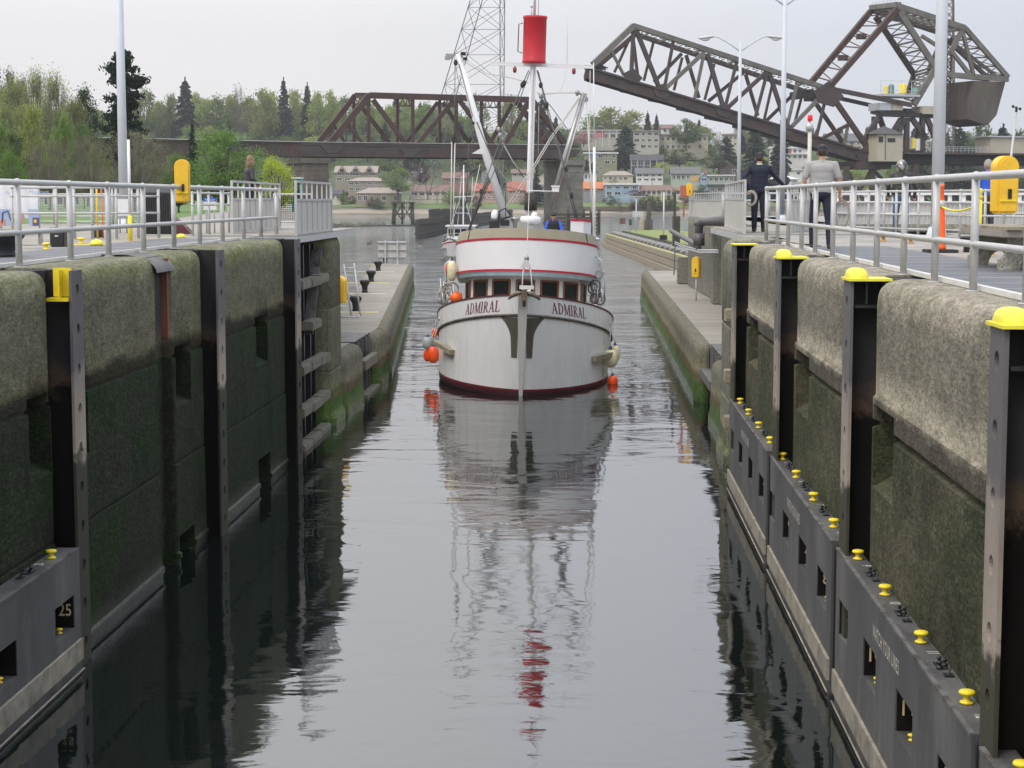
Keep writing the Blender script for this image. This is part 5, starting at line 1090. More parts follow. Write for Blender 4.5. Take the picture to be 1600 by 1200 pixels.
b = MB(); b.tube([atz(500, 352.5, WZ + .1), atz(560, 352.7, WZ + .12), atz(652, 352.5, WZ + .1)], .16, 8); tag(b.build('boom_log', M['timberd']), 'thin floating boom stretched from the left shore to the timber sheet wall', 'floating boom')

# ------------------------------------------------------------------ grass pier between the lock entrances
g = empty('grass_pier', (5, 180, WZ), 'narrow grass topped pier with timber sides and a row of roller logs', 'pier')
Pq = [atz(944, 384, WZ), atz(958, 391, WZ)]
A0 = Vector((2.3, 222, 0)); A1 = Vector((8.0, 118, 0)); 
dirv = (A1 - A0).normalized(); nrm = Vector((-dirv.y, dirv.x, 0)) * 1
if nrm.x < 0: nrm = -nrm
for i, (z0, z1, o) in enumerate(((-6, WZ + .45, -.25), (WZ + .52, WZ + .98, .0), (WZ + 1.05, WZ + 1.5, .12))):
    n = 9
    for k in range(n):
        a = A0.lerp(A1, k / n) + nrm * o; c = A0.lerp(A1, (k + .985) / n) + nrm * o; b = MB(); b.poly([Vector((a.x, a.y, z0)), Vector((c.x, c.y, z0)), Vector((c.x, c.y, z0)) + nrm * .5, Vector((a.x, a.y, z0)) + nrm * .5], (0, 0, z1 - z0)); b.build('plank', M['timberl'], g)
zp = WZ + 1.5; M['logm'] = pm('bleached_log', (.27, .26, .24), .85)
b = MB(); b.poly([Vector((A0.x, A0.y, -6)) + nrm * .62, Vector((A1.x, A1.y, -6)) + nrm * .62, Vector((A1.x + 14, A1.y, -6)), Vector((A0.x + 9, A0.y + 8, -6))], (0, 0, 6 + zp - .02)); b.build('core', M['timberd'], g)
b = MB(); b.bar(Vector((A0.x, A0.y, zp + .04)) + nrm * .3, Vector((A1.x, A1.y, zp + .04)) + nrm * .3, .22, .07); b.build('edge_stripe', pm('faded_yellow', (.45, .42, .16), .7), g)
for k in range(25):
    a = A0.lerp(A1, (k + .4) / 25) + nrm * .75; b = MB(); a.z = zp + .2; c = a + nrm * 1.1 + dirv * -.5; b.tube([a, c], .15, 8); b.build('roller_log', M['logm'], g)
b = MB(); b.poly([Vector((A0.x, A0.y - 1, zp)) + nrm * 2.2, Vector((A1.x, A1.y, zp)) + nrm * 2.2, Vector((A1.x + 14, A1.y, zp)), Vector((A0.x + 9, A0.y + 6, zp))], (0, 0, .42)); b.build('kerb', M['timberd'], g)
gb = MB(); gb.poly([Vector((A0.x, A0.y - 1.5, zp + .421)) + nrm * 2.5, Vector((A1.x, A1.y + .5, zp + .421)) + nrm * 2.5, Vector((A1.x + 13.5, A1.y + .5, zp + .421)), Vector((A0.x + 8.6, A0.y + 5.2, zp + .421))], (0, 0, .05)); gb.build('turf', pm('pier_turf', (.17, .22, .05), .9, 0, .2, .4, .3, 10, col2=(.24, .22, .09)), g)
zt_ = zp + .47
def pier_pole(px, D, ytop, lab, head=None):
    x = at(px, 340, D).x; zt = at(px, ytop, D).z; g = empty('lamp_post', (x, D, zt_), lab, 'lamp post'); b = MB(); b.tube([(x, D, zt_), (x, D, zt)], .07, 8); b.build('pole', M['pole'], g)
    if head: b = MB(); b.box((x, D, zt), head); b.build('lamp_head', M['rail'], g, bevel=.05)
    return g
pier_pole(994, 214, 307, 'lamp post with wide flat T shaped head on the grass pier', (2.4, .5, .12))
pier_pole(1037, 172, 300, 'plain pole near the lock end of the grass pier')
x = at(1037, 340, 170).x; b = MB(); b.b2((x - .35, 170, zt_), (x + .35, 170.6, zt_ + .45)); tag(b.build('utility_box', M['blackm'], bevel=.04), 'low dark box at the foot of the plain pole on the grass pier', 'box')
sign(968, 341, 977, 350, 214, 'small square brown sign on two legs at the tip of the grass pier', (pm('sign_brown', (.12, .075, .055), .6),), zt_, 'sign')
sign(988, 330, 1005, 339, 219, 'pale rectangular sign behind the T shaped lamp on the grass pier', (M['galv'],), zt_, 'sign')
x = at(985, 340, 216).x; g = empty('traffic_signal', (x, 216, zt_), 'small dark traffic signal left of the T shaped lamp', 'signal'); b = MB(); b.tube([(x, 216, zt_), (x, 216, zt_ + 1.2)], .05, 8); b.build('pole', M['galv'], g); b = MB(); b.b2((x - .16, 215.9, zt_ + .7), (x + .16, 216.2, zt_ + 1.4)); b.build('housing', pm('dark_green', (.03, .06, .05), .5), g)
g = empty('pile_cluster', (at(1010, 350, 225).x, 225, zt_), 'cluster of bound timber piles at the tip of the grass pier', 'piles')
for i in range(7): x = at(1003 + i * 2.4, 350, 225).x; b = MB(); b.tube([(x, 225 + (i % 3) * .4, WZ - 1), (x * .98 + .1, 225.3, WZ + 3.2 + (i % 3) * .5 + (1.2 if i == 5 else 0))], .26, 8); b.build('pile', M['timberl'] if i < 3 else M['timberd'], g)

# ------------------------------------------------------------------ far shore terrain
PRF = [(640, -7), (697, -5.2), (703, -4.5), (709, -2.9), (712, -1.7), (735, 1.0), (770, 5.5), (810, 12.5), (870, 24), (930, 31), (1000, 36), (1300, 40), (1700, 20)]
def HT(x, y):
    for (a, za), (c, zc) in zip(PRF, PRF[1:]):
        if a <= y <= c: z = za + (zc - za) * (y - a) / (c - a); break
    else: z = -7 if y < 640 else 20
    px = 915 + x / y * 2800
    f = 1.12 - .27 * smoothstep(600, 950, px) - .10 * smoothstep(1100, 1500, px)
    if z > 0: z = z * f + 1.2 * noise.noise(Vector((x * .012, y * .012, 5))) * min(z / 6, 1)
    return z
m, N, L, P = newmat('shore_ground'); P.inputs['Roughness'].default_value = .95
gn = N.new('ShaderNodeNewGeometry'); sp = N.new('ShaderNodeSeparateXYZ'); L.new(gn.outputs['Position'], sp.inputs[0])
n1 = N.new('ShaderNodeTexNoise'); n1.inputs['Scale'].default_value = .09; n1.inputs['Detail'].default_value = 6; L.new(gn.outputs['Position'], n1.inputs['Vector'])
ad = N.new('ShaderNodeMath'); ad.operation = 'MULTIPLY_ADD'; L.new(n1.outputs['Fac'], ad.inputs[0]); ad.inputs[1].default_value = 1.6; L.new(sp.outputs['Z'], ad.inputs[2])
rp = N.new('ShaderNodeValToRGB'); rp.color_ramp.interpolation = 'LINEAR'; el = rp.color_ramp.elements
mr = N.new('ShaderNodeMapRange'); mr.inputs['From Min'].default_value = -5; mr.inputs['From Max'].default_value = 15; L.new(ad.outputs[0], mr.inputs[0]); L.new(mr.outputs[0], rp.inputs[0])
el[0].position = 0.03; el[0].color = (.10, .085, .06, 1); el[1].position = 1; el[1].color = (.06, .08, .035, 1)
for p_, c_ in ((.07, (.30, .26, .20, 1)), (.115, (.26, .22, .17, 1)), (.14, (.11, .10, .085, 1)), (.20, (.12, .19, .05, 1)), (.27, (.10, .14, .05, 1)), (.42, (.085, .10, .05, 1))): e_ = el.new(p_); e_.color = c_
L.new(rp.outputs[0], P.inputs['Base Color']); M['shore'] = m
b = MB(); xs = [-700 + i * 14 for i in range(101)]; ys = [640, 690, 697, 700, 703, 706, 709, 712, 718, 726, 735, 745, 757, 770, 785, 800, 820, 840, 870, 900, 930, 960, 1000, 1100, 1300, 1600]
for y in ys:
    for x in xs: b.v.append(Vector((x, y + (4 * math.sin(x * .021) + 2.5 * math.sin(x * .07 + 1)) * (1 if y < 730 else 0), HT(x, y))))
for j in range(len(ys) - 1):
    for i in range(len(xs) - 1): k = j * len(xs) + i; b.f.append((k, k + 1, k + len(xs) + 1, k + len(xs))); b.sm.append(True)
tag(b.build('terrain', M['shore'], origin=(0, 700, WZ)), kind='structure')
# rock spit and near left bank
M['rock'] = pm('rock', (.13, .12, .10), .9, 0, .3, .8, .3, 5, col2=(.07, .075, .05))
b = MB(); random.seed(5)
for i in range(120):
    t = random.random(); q = Vector((-46 - 14 * (1 - t) + random.uniform(-2, 2), 392 - 40 * (1 - t) * random.random(), WZ + .1)) if i < 60 else Vector((-57 + random.uniform(-2.5, 1.2), 330 + random.uniform(-120, 64), 0)); 
    if i >= 60: q.x = -.1475 * q.y + random.uniform(-2, 1); q.z = random.uniform(WZ, -.8)
    r = random.uniform(.5, 1.4); b.ell(q, (r, r * .8, r * .6), Matrix.Rotation(random.random() * 3, 3, 'Z'), 6, 4)
tag(b.build('rock_bank', M['rock'], smooth=False), kind='stuff')

# ------------------------------------------------------------------ trees
def translucent(m, f=.4):
    N = m.node_tree.nodes; L = m.node_tree.links; P = N['Principled BSDF']; o = N['Material Output']; t = N.new('ShaderNodeBsdfTranslucent'); x = N.new('ShaderNodeMixShader'); x.inputs[0].default_value = f
    h = N.new('ShaderNodeVectorMath'); h.operation = 'SCALE'; h.inputs['Scale'].default_value = 1.5; src = P.inputs['Base Color'].links[0].from_socket; L.new(src, h.inputs[0]); L.new(h.outputs[0], t.inputs['Color'])
    L.new(P.outputs[0], x.inputs[1]); L.new(t.outputs[0], x.inputs[2]); L.new(x.outputs[0], o.inputs['Surface']); P.inputs['Specular IOR Level'].default_value = .2; return m
def leafmat(name, c, c2, rnd=.22):
    m = pm(name, c, .75, 0, .28, 2.2, 0, col2=c2, c2amt=(.45, .65), rnd=rnd); return translucent(m)
M['lf_green'] = leafmat('leaf_spring_green', (.155, .205, .06), (.10, .145, .045)); M['lf_yel'] = leafmat('leaf_yellow_green', (.25, .285, .085), (.17, .215, .065))
M['lf_dark'] = leafmat('needle_dark', (.030, .050, .026), (.045, .065, .032)); M['lf_fir'] = leafmat('needle_fir', (.022, .036, .024), (.035, .048, .03))
M['lf_bare'] = leafmat('twig_bud', (.15, .14, .075), (.15, .17, .06)); M['lf_red'] = leafmat('leaf_red', (.105, .035, .04), (.07, .025, .03)); M['lf_pink'] = leafmat('blossom_pink', (.42, .24, .22), (.3, .2, .16))
M['lf_lime'] = leafmat('leaf_lime', (.33, .36, .04), (.22, .27, .03)); M['lf_willow'] = leafmat('leaf_willow', (.13, .22, .055), (.10, .16, .05)); M['lf_mid'] = leafmat('leaf_mid_green', (.085, .125, .045), (.06, .09, .035))
M['bark'] = pm('bark', (.09, .075, .06), .9, 0, .3, 8); M['barkg'] = pm('bark_grey', (.17, .15, .125), .9, 0, .3, 8)
def leafq(b, c, s, rng, el=1.0, dirv=None):
    d = Vector((rng.gauss(0, 1), rng.gauss(0, 1), rng.gauss(0, 1))) if dirv is None else dirv + Vector((rng.gauss(0, .35), rng.gauss(0, .35), rng.gauss(0, .35)))
    d.normalize(); u = d.cross(Vector((rng.gauss(0, 1), rng.gauss(0, 1), rng.gauss(0, 1)))).normalized()
    b.add([c - u * s * .5, c + d * s * el * .5 - u * s * .15, c + u * s * .5, c - d * s * el * .5 + u * s * .1], [(0, 1, 2, 3)])
def proto_broad(seed, leaf, bark, wide=.34, base=.22, clumps=46, per=48, ls=.036, sparse=False, nm='broadleaf_tree'):
    rng = random.Random(seed); g = local(empty(nm)); t = MB(); t.tube([(0, 0, -.05), (.01, 0, base), (rng.uniform(-.03, .03), 0, .55)], [.022, .016, .006], 6)
    b = MB(); cs = []
    for i in range(clumps):
        a = rng.random() * 6.283; u = rng.uniform(-.9, 1); rr = math.sqrt(max(0, 1 - u * u)) * rng.uniform(.45, 1.05); z = base + (1 - base) * .5 * (1 + u * .86)
        w_ = wide * (1.0 - .25 * max(u, 0)) * rng.uniform(.8, 1.12)
        c = Vector((math.cos(a) * rr * w_, math.sin(a) * rr * w_, z)); cs.append(c)
        t.tube([(0, 0, base + rng.random() * .2), tuple(c * .55 + Vector((0, 0, base * .3))), tuple(c)], [.008, .005, .002], 4, cap=False)
        R_ = rng.uniform(.07, .13); k = int(per * rng.uniform(.5, 1.3))
        for j in range(k):
            v = Vector([max(-1.1, min(1.1, rng.gauss(0, q_))) for q_ in (.5, .5, .42)]) * R_; leafq(b, c + v, ls * rng.uniform(.6, 1.3), rng)
    if sparse:
        for c in cs:
            for j in range(5):
                e_ = c + Vector((rng.gauss(0, .06), rng.gauss(0, .06), rng.uniform(-.02, .11))); t.tube([tuple(c * .8 + Vector((0, 0, .05))), tuple(e_)], [.003, .001], 3, cap=False)
    t.build('trunk', bark, g); b.build('crown', leaf, g); return g
def proto_conifer(seed, leaf, wide=.2, rag=.25, n=2300, nm='conifer_tree', droop=.35, start=.08):
    rng = random.Random(seed); g = local(empty(nm)); t = MB(); t.tube([(0, 0, -.05), (0, 0, .97)], [.018, .002], 6); b = MB()
    br = []; z = start
    while z < .97:
        for k in range(6):
            a = rng.random() * 6.283; L_ = wide * (1 - z) ** .8 * rng.uniform(1 - rag * 1.6, 1 + rag * .6) + .012; br.append((z, a, L_))
        z += .028
    for z, a, L_ in br:
        d = Vector((math.cos(a), math.sin(a), 0)); m_ = max(4, int(n / len(br) * (L_ / (wide * .5))))
        t.tube([(0, 0, z), tuple(d * L_ * .9 + Vector((0, 0, z - droop * L_ * .6)))], [.004, .001], 3, cap=False)
        for j in range(m_):
            u = rng.uniform(.1, 1) ** .8; c = d * L_ * u + Vector((0, 0, z - droop * L_ * u * u + rng.gauss(0, .006))) + Vector((-d.y, d.x, 0)) * rng.gauss(0, .22 * L_ * (1.1 - u * .5))
            leafq(b, c, .03 * rng.uniform(.6, 1.3), rng, 1.3, d + Vector((0, 0, -.5)))
    for j in range(16): leafq(b, Vector((0, 0, .96 + rng.random() * .05)), .016, rng, 2, Vector((0, 0, 1)))
    t.build('trunk', M['bark'], g); b.build('crown', leaf, g); return g
PROTO = {}
def plant(key, x, y, z, h, w=1.0, label='', cat='tree', group=None, rng=random):
    pr = PROTO[key]
    if not pr[1]: o = pr[0]; pr[1] = True
    else: o = copy_tree(pr[0]); 
    for k in ('group', 'label', 'category'):
        if k in o: del o[k]
    o.location = (x, y, z); o.scale = (h * w, h * w, h); o.rotation_euler = (0, 0, rng.random() * 6.283); tag(o, label, cat, group)
    if cat == 'shrub': o.name = 'shrub'
    return o
PROTO['g1'] = [proto_broad(1, M['lf_green'], M['bark']), False]; PROTO['g2'] = [proto_broad(2, M['lf_yel'], M['barkg'], .30, .2, 50, 42), False]; PROTO['g3'] = [proto_broad(3, M['lf_mid'], M['bark'], .38, .12, 50, 52), False]
PROTO['b1'] = [proto_broad(4, M['lf_bare'], M['barkg'], .32, .16, 46, 12, .022, True, 'bare_tree'), False]
PROTO['y1'] = [proto_broad(5, M['lf_yel'], M['barkg'], .30, .18, 54, 22, .026, True, 'budding_tree'), False]
PROTO['c1'] = [proto_conifer(6, M['lf_dark'], .2), False]; PROTO['c2'] = [proto_conifer(7, M['lf_fir'], .15, .3), False]
PROTO['r1'] = [proto_broad(8, M['lf_red'], M['bark'], .42, .1, nm='red_leaved_tree'), False]; PROTO['p1'] = [proto_broad(9, M['lf_pink'], M['bark'], .42, .1, nm='blossom_tree'), False]; PROTO['l1'] = [proto_broad(10, M['lf_lime'], M['bark'], .45, .08, nm='broadleaf_tree'), False]
rng = random.Random(11); cnt = 0
HOUSES_X = []
def gx_(px, D): return (px - 915) / 2800 * D
for i in range(400):
    px = rng.uniform(-70, 1680); D = rng.uniform(762, 985); x = gx_(px, D)
    if px > 560 and D < 800 and px < 905: 
        if rng.random() < .5: continue
    if px > 900:
        if D < 905 and rng.random() < .3: continue
        if 905 < px < 1150 and 770 < D < 900 and rng.random() < .25: continue
    z = HT(x, D); u = rng.random()
    right = px > 1010
    if u < (.45 if right else .17): key = rng.choice(('c1', 'c2')); h = rng.uniform(12, 20); lab = 'dark pointed conifer in the wooded slope beyond the far shore'; gp = 'conifers on the far hillside'
    elif u < (.7 if right else .45): key = 'g3'; h = rng.uniform(8, 13); lab = 'dull green bushy tree in the wooded slope beyond the far shore'; gp = 'dull green trees on the far hillside'
    elif u < .85: key = 'g1'; h = rng.uniform(10, 16); lab = 'fresh green tree in the wooded slope beyond the far shore'; gp = 'fresh green trees on the far hillside'
    elif u < .95: key = 'g2'; h = rng.uniform(11, 17); lab = 'yellowish green tree in the wooded slope beyond the far shore'; gp = 'yellow green trees on the far hillside'
    else: key = 'b1'; h = rng.uniform(10, 15); lab = 'still bare grey brown tree in the wooded slope beyond the far shore'; gp = 'bare trees on the far hillside'
    if right: h *= .8
    if 905 < px < 1150 and D < 900: h *= .6
    plant(key, x, D, z - .3, h, rng.uniform(.95, 1.3) * (1.3 if not key.startswith('c') else 1.25), lab, 'tree', gp, rng)
def special(key, px, ytop, D, wpx, lab, ybase=None, cat='tree'):
    x = gx_(px, D); z = HT(x, D) if D > 600 else 0
    if ybase is not None: z = at(px, ybase, D).z
    zt = at(px, ytop, D).z; h = zt - z; w = (wpx / 2800 * D) / h / (.21 if key.startswith('c') else .60)
    return plant(key, at(px, ytop, D).x, D, z, h, w, lab, cat, None, rng)
special('g2', 955, 166, 900, 62, 'big pale yellow green tree above the long modern hillside house'); special('g2', 985, 172, 905, 50, 'second pale yellow green tree above the hillside houses'); special('g1', 925, 178, 895, 36, 'small green tree left of the pale tree above the houses')
special('c1', 978, 195, 812, 36, 'big dark fir standing between the olive apartments and the dark house', 268); special('c1', 847, 152, 860, 34, 'dark conifer right of the mast, on the skyline'); special('g3', 1072, 185, 858, 38, 'large dark oak in front of the hillside houses', 232)
special('g3', 1062, 232, 790, 44, 'broad dark green tree above the grey roofed long house', 262); special('c1', 1135, 212, 800, 28, 'dark conifer beside the nearer lamp post', 262); special('g3', 1115, 240, 775, 36, 'olive tree left of the brown gabled house', 268)
special('c2', 1012, 174, 905, 14, 'slim conifer on the skyline above the white house'); special('c2', 1026, 178, 905, 13, 'second slim conifer on the skyline above the white house'); special('c2', 1158, 205, 860, 24, 'conifer between the two lamp posts', 250)
special('r1', 995, 296, 713, 27, 'dark red leaved tree behind the T shaped lamp', 310); special('r1', 657, 258, 752, 26, 'dark red tree behind the grey roofed house with chimney', 290); special('p1', 912, 206, 850, 26, 'pink blossoming tree at the left end of the modern house', 228)
special('l1', 1192, 246, 772, 24, 'round lime green tree left of the second lamp post', 268); special('l1', 1033, 254, 775, 20, 'bright green shrub tree above the white gabled house', 272); special('g1', 622, 262, 706, 48, 'leafy green tree beside the boathouse with the arched roof', 312)
special('c1', 838, 275, 712, 24, 'dark conifer among the red roofed houses near the mast', 318); special('c1', 775, 262, 735, 20, 'small dark conifer behind the pink house with red roof', 290); special('c2', 289, 122, 850, 34, 'tall grey green conifer on the skyline left of the truss span'); special('c2', 443, 122, 850, 26, 'dark pointed conifer just left of the truss on the skyline'); special('c2', 480, 130, 850, 24, 'ragged conifer right of the pointed one on the skyline')
special('b1', 375, 128, 860, 34, 'bare spreading tree on the skyline before the pointed conifer'); special('b1', 262, 142, 860, 30, 'bare tree left of the grey green conifer on the skyline')
for i, (px, yt, D, wp, k) in enumerate(((1010, 303, 707, 20, 'g3'), (1028, 307, 706, 18, 'g3'), (1045, 305, 707, 22, 'g3'), (985, 309, 707, 16, 'b1'), (968, 308, 706, 18, 'b1'), (706, 296, 708, 26, 'g1'), (725, 300, 708, 20, 'g3'), (590, 308, 706, 18, 'g3'), (536, 300, 712, 14, 'g1'), (880, 300, 707, 24, 'g3'), (960, 277, 745, 18, 'y1'), (1098, 288, 730, 24, 'g3'), (1080, 300, 712, 20, 'b1'), (745, 306, 707, 16, 'r1'), (1170, 280, 740, 22, 'g1'), (1230, 262, 775, 34, 'g3'), (1265, 258, 775, 28, 'g1'))):
    special(k, px, yt, D, wp, 'low shoreline shrub among the far houses', None, 'shrub')['group'] = 'shrubs among the far houses'
for i in range(34):
    px = rng.uniform(518, 1140); D = rng.uniform(709, 744)
    if 935 < px < 1050: D = rng.uniform(706, 712)
    x = gx_(px, D); plant(rng.choice(('g3', 'g3', 'g1', 'b1', 'y1', 'r1')), x, D, HT(x, D) - .2, rng.uniform(2.5, 5.0), rng.uniform(1.2, 1.9), 'low shoreline shrub among the far houses', 'shrub', 'shrubs among the far houses', rng)
for i, px in enumerate((226, 246, 270, 305, 322, 340, 358, 392, 408, 425, 462, 498, 515, 540, 572, 610, 668, 700, 742, 800)):
    special(rng.choice(('g2', 'g1', 'g2')), px, rng.uniform(136, 158) + (8 if px > 560 else 0), rng.uniform(835, 880), rng.uniform(34, 50), 'fresh green tree on the skyline of the wooded ridge')['group'] = 'skyline trees on the wooded ridge'
# trees behind the bascule bridge, nearer than the hill
for px, yt, wp, k in ((1180, 195, 40, 'c1'), (1220, 190, 36, 'c2'), (1430, 196, 30, 'c1'), (1465, 190, 34, 'g3'), (1500, 196, 46, 'c1'), (1535, 190, 44, 'g3'), (1568, 195, 46, 'c2'), (1598, 200, 44, 'g3'), (1520, 225, 50, 'g3'), (1405, 240, 44, 'g1'), (1460, 262, 50, 'g3'), (1300, 240, 44, 'g1'), (1340, 262, 40, 'g2'), (1525, 262, 60, 'g3'), (1590, 262, 50, 'g3')):
    special(k, px, yt, 640 + yt * .3, wp, 'tree beyond the raised bridge and its girder approach', 318)['group'] = 'trees beyond the bascule bridge'

# the wood that fills the slope between the single trees
b = MB(); rw_ = random.Random(77)
for i in range(1700):
    px = rw_.uniform(-80, 905) if rw_.random() < .78 else rw_.uniform(905, 1680); D = rw_.uniform(772, 960)
    if 505 < px < 905 and D < 790: continue
    x = gx_(px, D); z = HT(x, D); R_ = rw_.uniform(1.8, 3.6); hh = rw_.uniform(.5, 5.5)
    for j in range(34): leafq(b, Vector((x, D, z + hh)) + Vector((rw_.gauss(0, .5), rw_.gauss(0, .5), rw_.gauss(0, .45))) * R_, rw_.uniform(.4, .85), rw_)
M['wood_leaf'] = pm('woodland_leaf', (.10, .14, .05), .8, 0, .4, .05, 0, col2=(.22, .25, .085), c2amt=(.45, .6))
translucent(M['wood_leaf']); tag(b.build('woodland', M['wood_leaf']), 'mixed green woodland filling the far hillside', kind='stuff')
b = MB(); b.poly([(gx_(1110, 690), 640, 0), (gx_(1800, 600), 600, 0), (gx_(1800, 740), 740, 0), (gx_(1110, 740), 740, 0)], (0, 0, -8)); b.v = [Vector((v.x, v.y, (-2.8 if v.z > -1 else -8))) for v in b.v]; tag(b.build('shore_flat', M['shore']), kind='structure')
# nearer trees on the left bank
def near(key, px, ytop, ybase, D, wpx, lab, zb=.2, cat='tree'):
    p = at(px, ytop, D); h = p.z - zb; w = (wpx / 2800 * D) / h / (.4 if key in ('c1', 'c2', 'pine') else .64); return plant(key, p.x, D, zb, h, w, lab, cat, None, rng)
def proto_pine(seed):
    r_ = random.Random(seed); g = local(empty('pine_tree')); t = MB(); t.tube([(0, 0, -.02), (.01, 0, .5), (-.01, 0, .98)], [.02, .014, .003], 7); b = MB()
    for i in range(62):
        z = .2 + .78 * (i / 62) ** .9; a = r_.random() * 6.283; L_ = (.19 * (1 - z) ** .55 + .03) * r_.uniform(.35, 1.25)
        if i in (41, 42, 43): a = 0.05; L_ = .17
        d = Vector((math.cos(a), math.sin(a), 0)); up = .25 if i in (41, 42, 43) else -.15
        t.tube([(0, 0, z), tuple(d * L_ + Vector((0, 0, z + L_ * up)))], [.006, .002], 4, cap=False)
        for k in range(5):
            c0 = d * L_ * (.35 + .16 * k) + Vector((0, 0, z + L_ * up * (.35 + .16 * k)))
            for j in range(24): leafq(b, c0 + Vector((r_.gauss(0, .022), r_.gauss(0, .022), r_.gauss(0, .012))), .018 * r_.uniform(.6, 1.4), r_, 1.6)
    t.build('trunk', M['bark'], g); b.build('crown', M['lf_fir'], g); return g
PROTO['pine'] = [proto_pine(21), False]
PROTO['w1'] = [proto_broad(31, M['lf_willow'], M['bark'], .40, .04, 120, 60, .020, False, 'willow_tree'), False]; PROTO['k1'] = [proto_broad(32, M['lf_lime'], M['bark'], .36, .04, 90, 60, .022, False, 'golden_shrub'), False]
PROTO['n1'] = [proto_broad(33, M['lf_bare'], M['barkg'], .42, .10, 90, 34, .013, True, 'bare_tree'), False]; PROTO['n2'] = [proto_broad(34, M['lf_yel'], M['barkg'], .34, .14, 120, 60, .014, True, 'budding_tree'), False]
PROTO['e1'] = [proto_broad(35, M['lf_dark'], M['bark'], .33, .10, 110, 70, .020, False, 'evergreen_tree'), False]
o = near('pine', 187, 74, 290, 175, 84, 'tall ragged dark pine behind the thick left lamp pole', .3); o.rotation_euler = (0, 0, 0)
near('e1', 133, 132, 290, 200, 56, 'dark rounded evergreen left of the tall pine', .3)
for i, (px, yt, D, w_) in enumerate(((-20, 130, 190, 70), (18, 118, 200, 66), (52, 106, 205, 62), (82, 112, 190, 58), (112, 150, 180, 60), (35, 165, 170, 70), (5, 160, 160, 50))):
    near('n2', px, yt, 290, D, w_, 'pale budding tree in the row at the left edge', .3)['group'] = 'budding trees at the left edge'
for i, (px, yt, D, w_) in enumerate(((75, 215, 130, 70), (140, 205, 120, 70), (228, 212, 118, 60))):
    near('n1', px, yt, 290, D, w_, 'bare grey brown tree behind the left deck', .3)['group'] = 'bare trees behind the left deck'
for px, yt, D, w_, k in ((-12, 172, 150, 60, 'g1'), (48, 160, 165, 44, 'g2'), (98, 176, 160, 40, 'g1'), (128, 190, 150, 36, 'g3'), (22, 205, 140, 50, 'g3'), (150, 225, 140, 40, 'g2')):
    near(k, px, yt, 290, D, w_, 'leafy green tree among the budding trees at the left edge', .3)['group'] = 'leafy trees at the left edge'
near('n1', 210, 198, 290, 105, 100, 'purplish bare tree just behind the thick left lamp pole', .3)
near('w1', 345, 202, 300, 125, 118, 'big fresh green willow left of the woman in black', .1); near('k1', 430, 242, 300, 118, 52, 'yellow green shrub between the woman and the pier', -.2, 'shrub')
near('w1', 278, 240, 300, 112, 60, 'smaller green bush behind the yellow life ring box', .1, 'shrub'); near('w1', 14, 236, 290, 110, 44, 'bright green bush low at the left edge', .2, 'shrub'); near('g1', 395, 275, 300, 105, 40, 'low green bush below the willow', 0, 'shrub'); near('c2', 300, 188, 290, 240, 40, 'dark conifer just above the viaduct, left of the willow', .2)
for px, yt in ((-5, 100), (14, 104), (35, 118)): near('e1', px, yt, 290, 330, 30, 'dark evergreen top above the budding trees at the left edge', .5)['group'] = 'dark evergreens at the left edge'
for i, px in enumerate((-30, 20, 70, 120, 170, 220, 265, 310, 350, 390)): near('g3', px, 262 - (i % 3) * 6, 290, 250 + (i % 4) * 12, 70, 'dull green thicket under the railway viaduct', .2, 'shrub')['group'] = 'thicket under the viaduct'
p = at(463, 290, 120); g = empty('teal_booth', (p.x, 120, 0), 'small teal booth between the yellow green shrub and the pier', 'booth'); a, c = at(456, 305, 120), at(470, 279, 120)
tl = pm('teal_paint', (.05, .32, .30), .5); b = MB(); b.b2((a.x, 120, 0), (c.x, 120.8, c.z)); b.build('body', tl, g); b = MB(); b.b2((a.x - .05, 119.9, c.z), (c.x + .05, 120.9, c.z + .08)); b.build('roof', M['white'], g); b = MB(); b.b2((a.x + .1, 119.97, .5), (c.x - .1, 119.999, c.z - .25)); b.build('window', M['glass'], g)

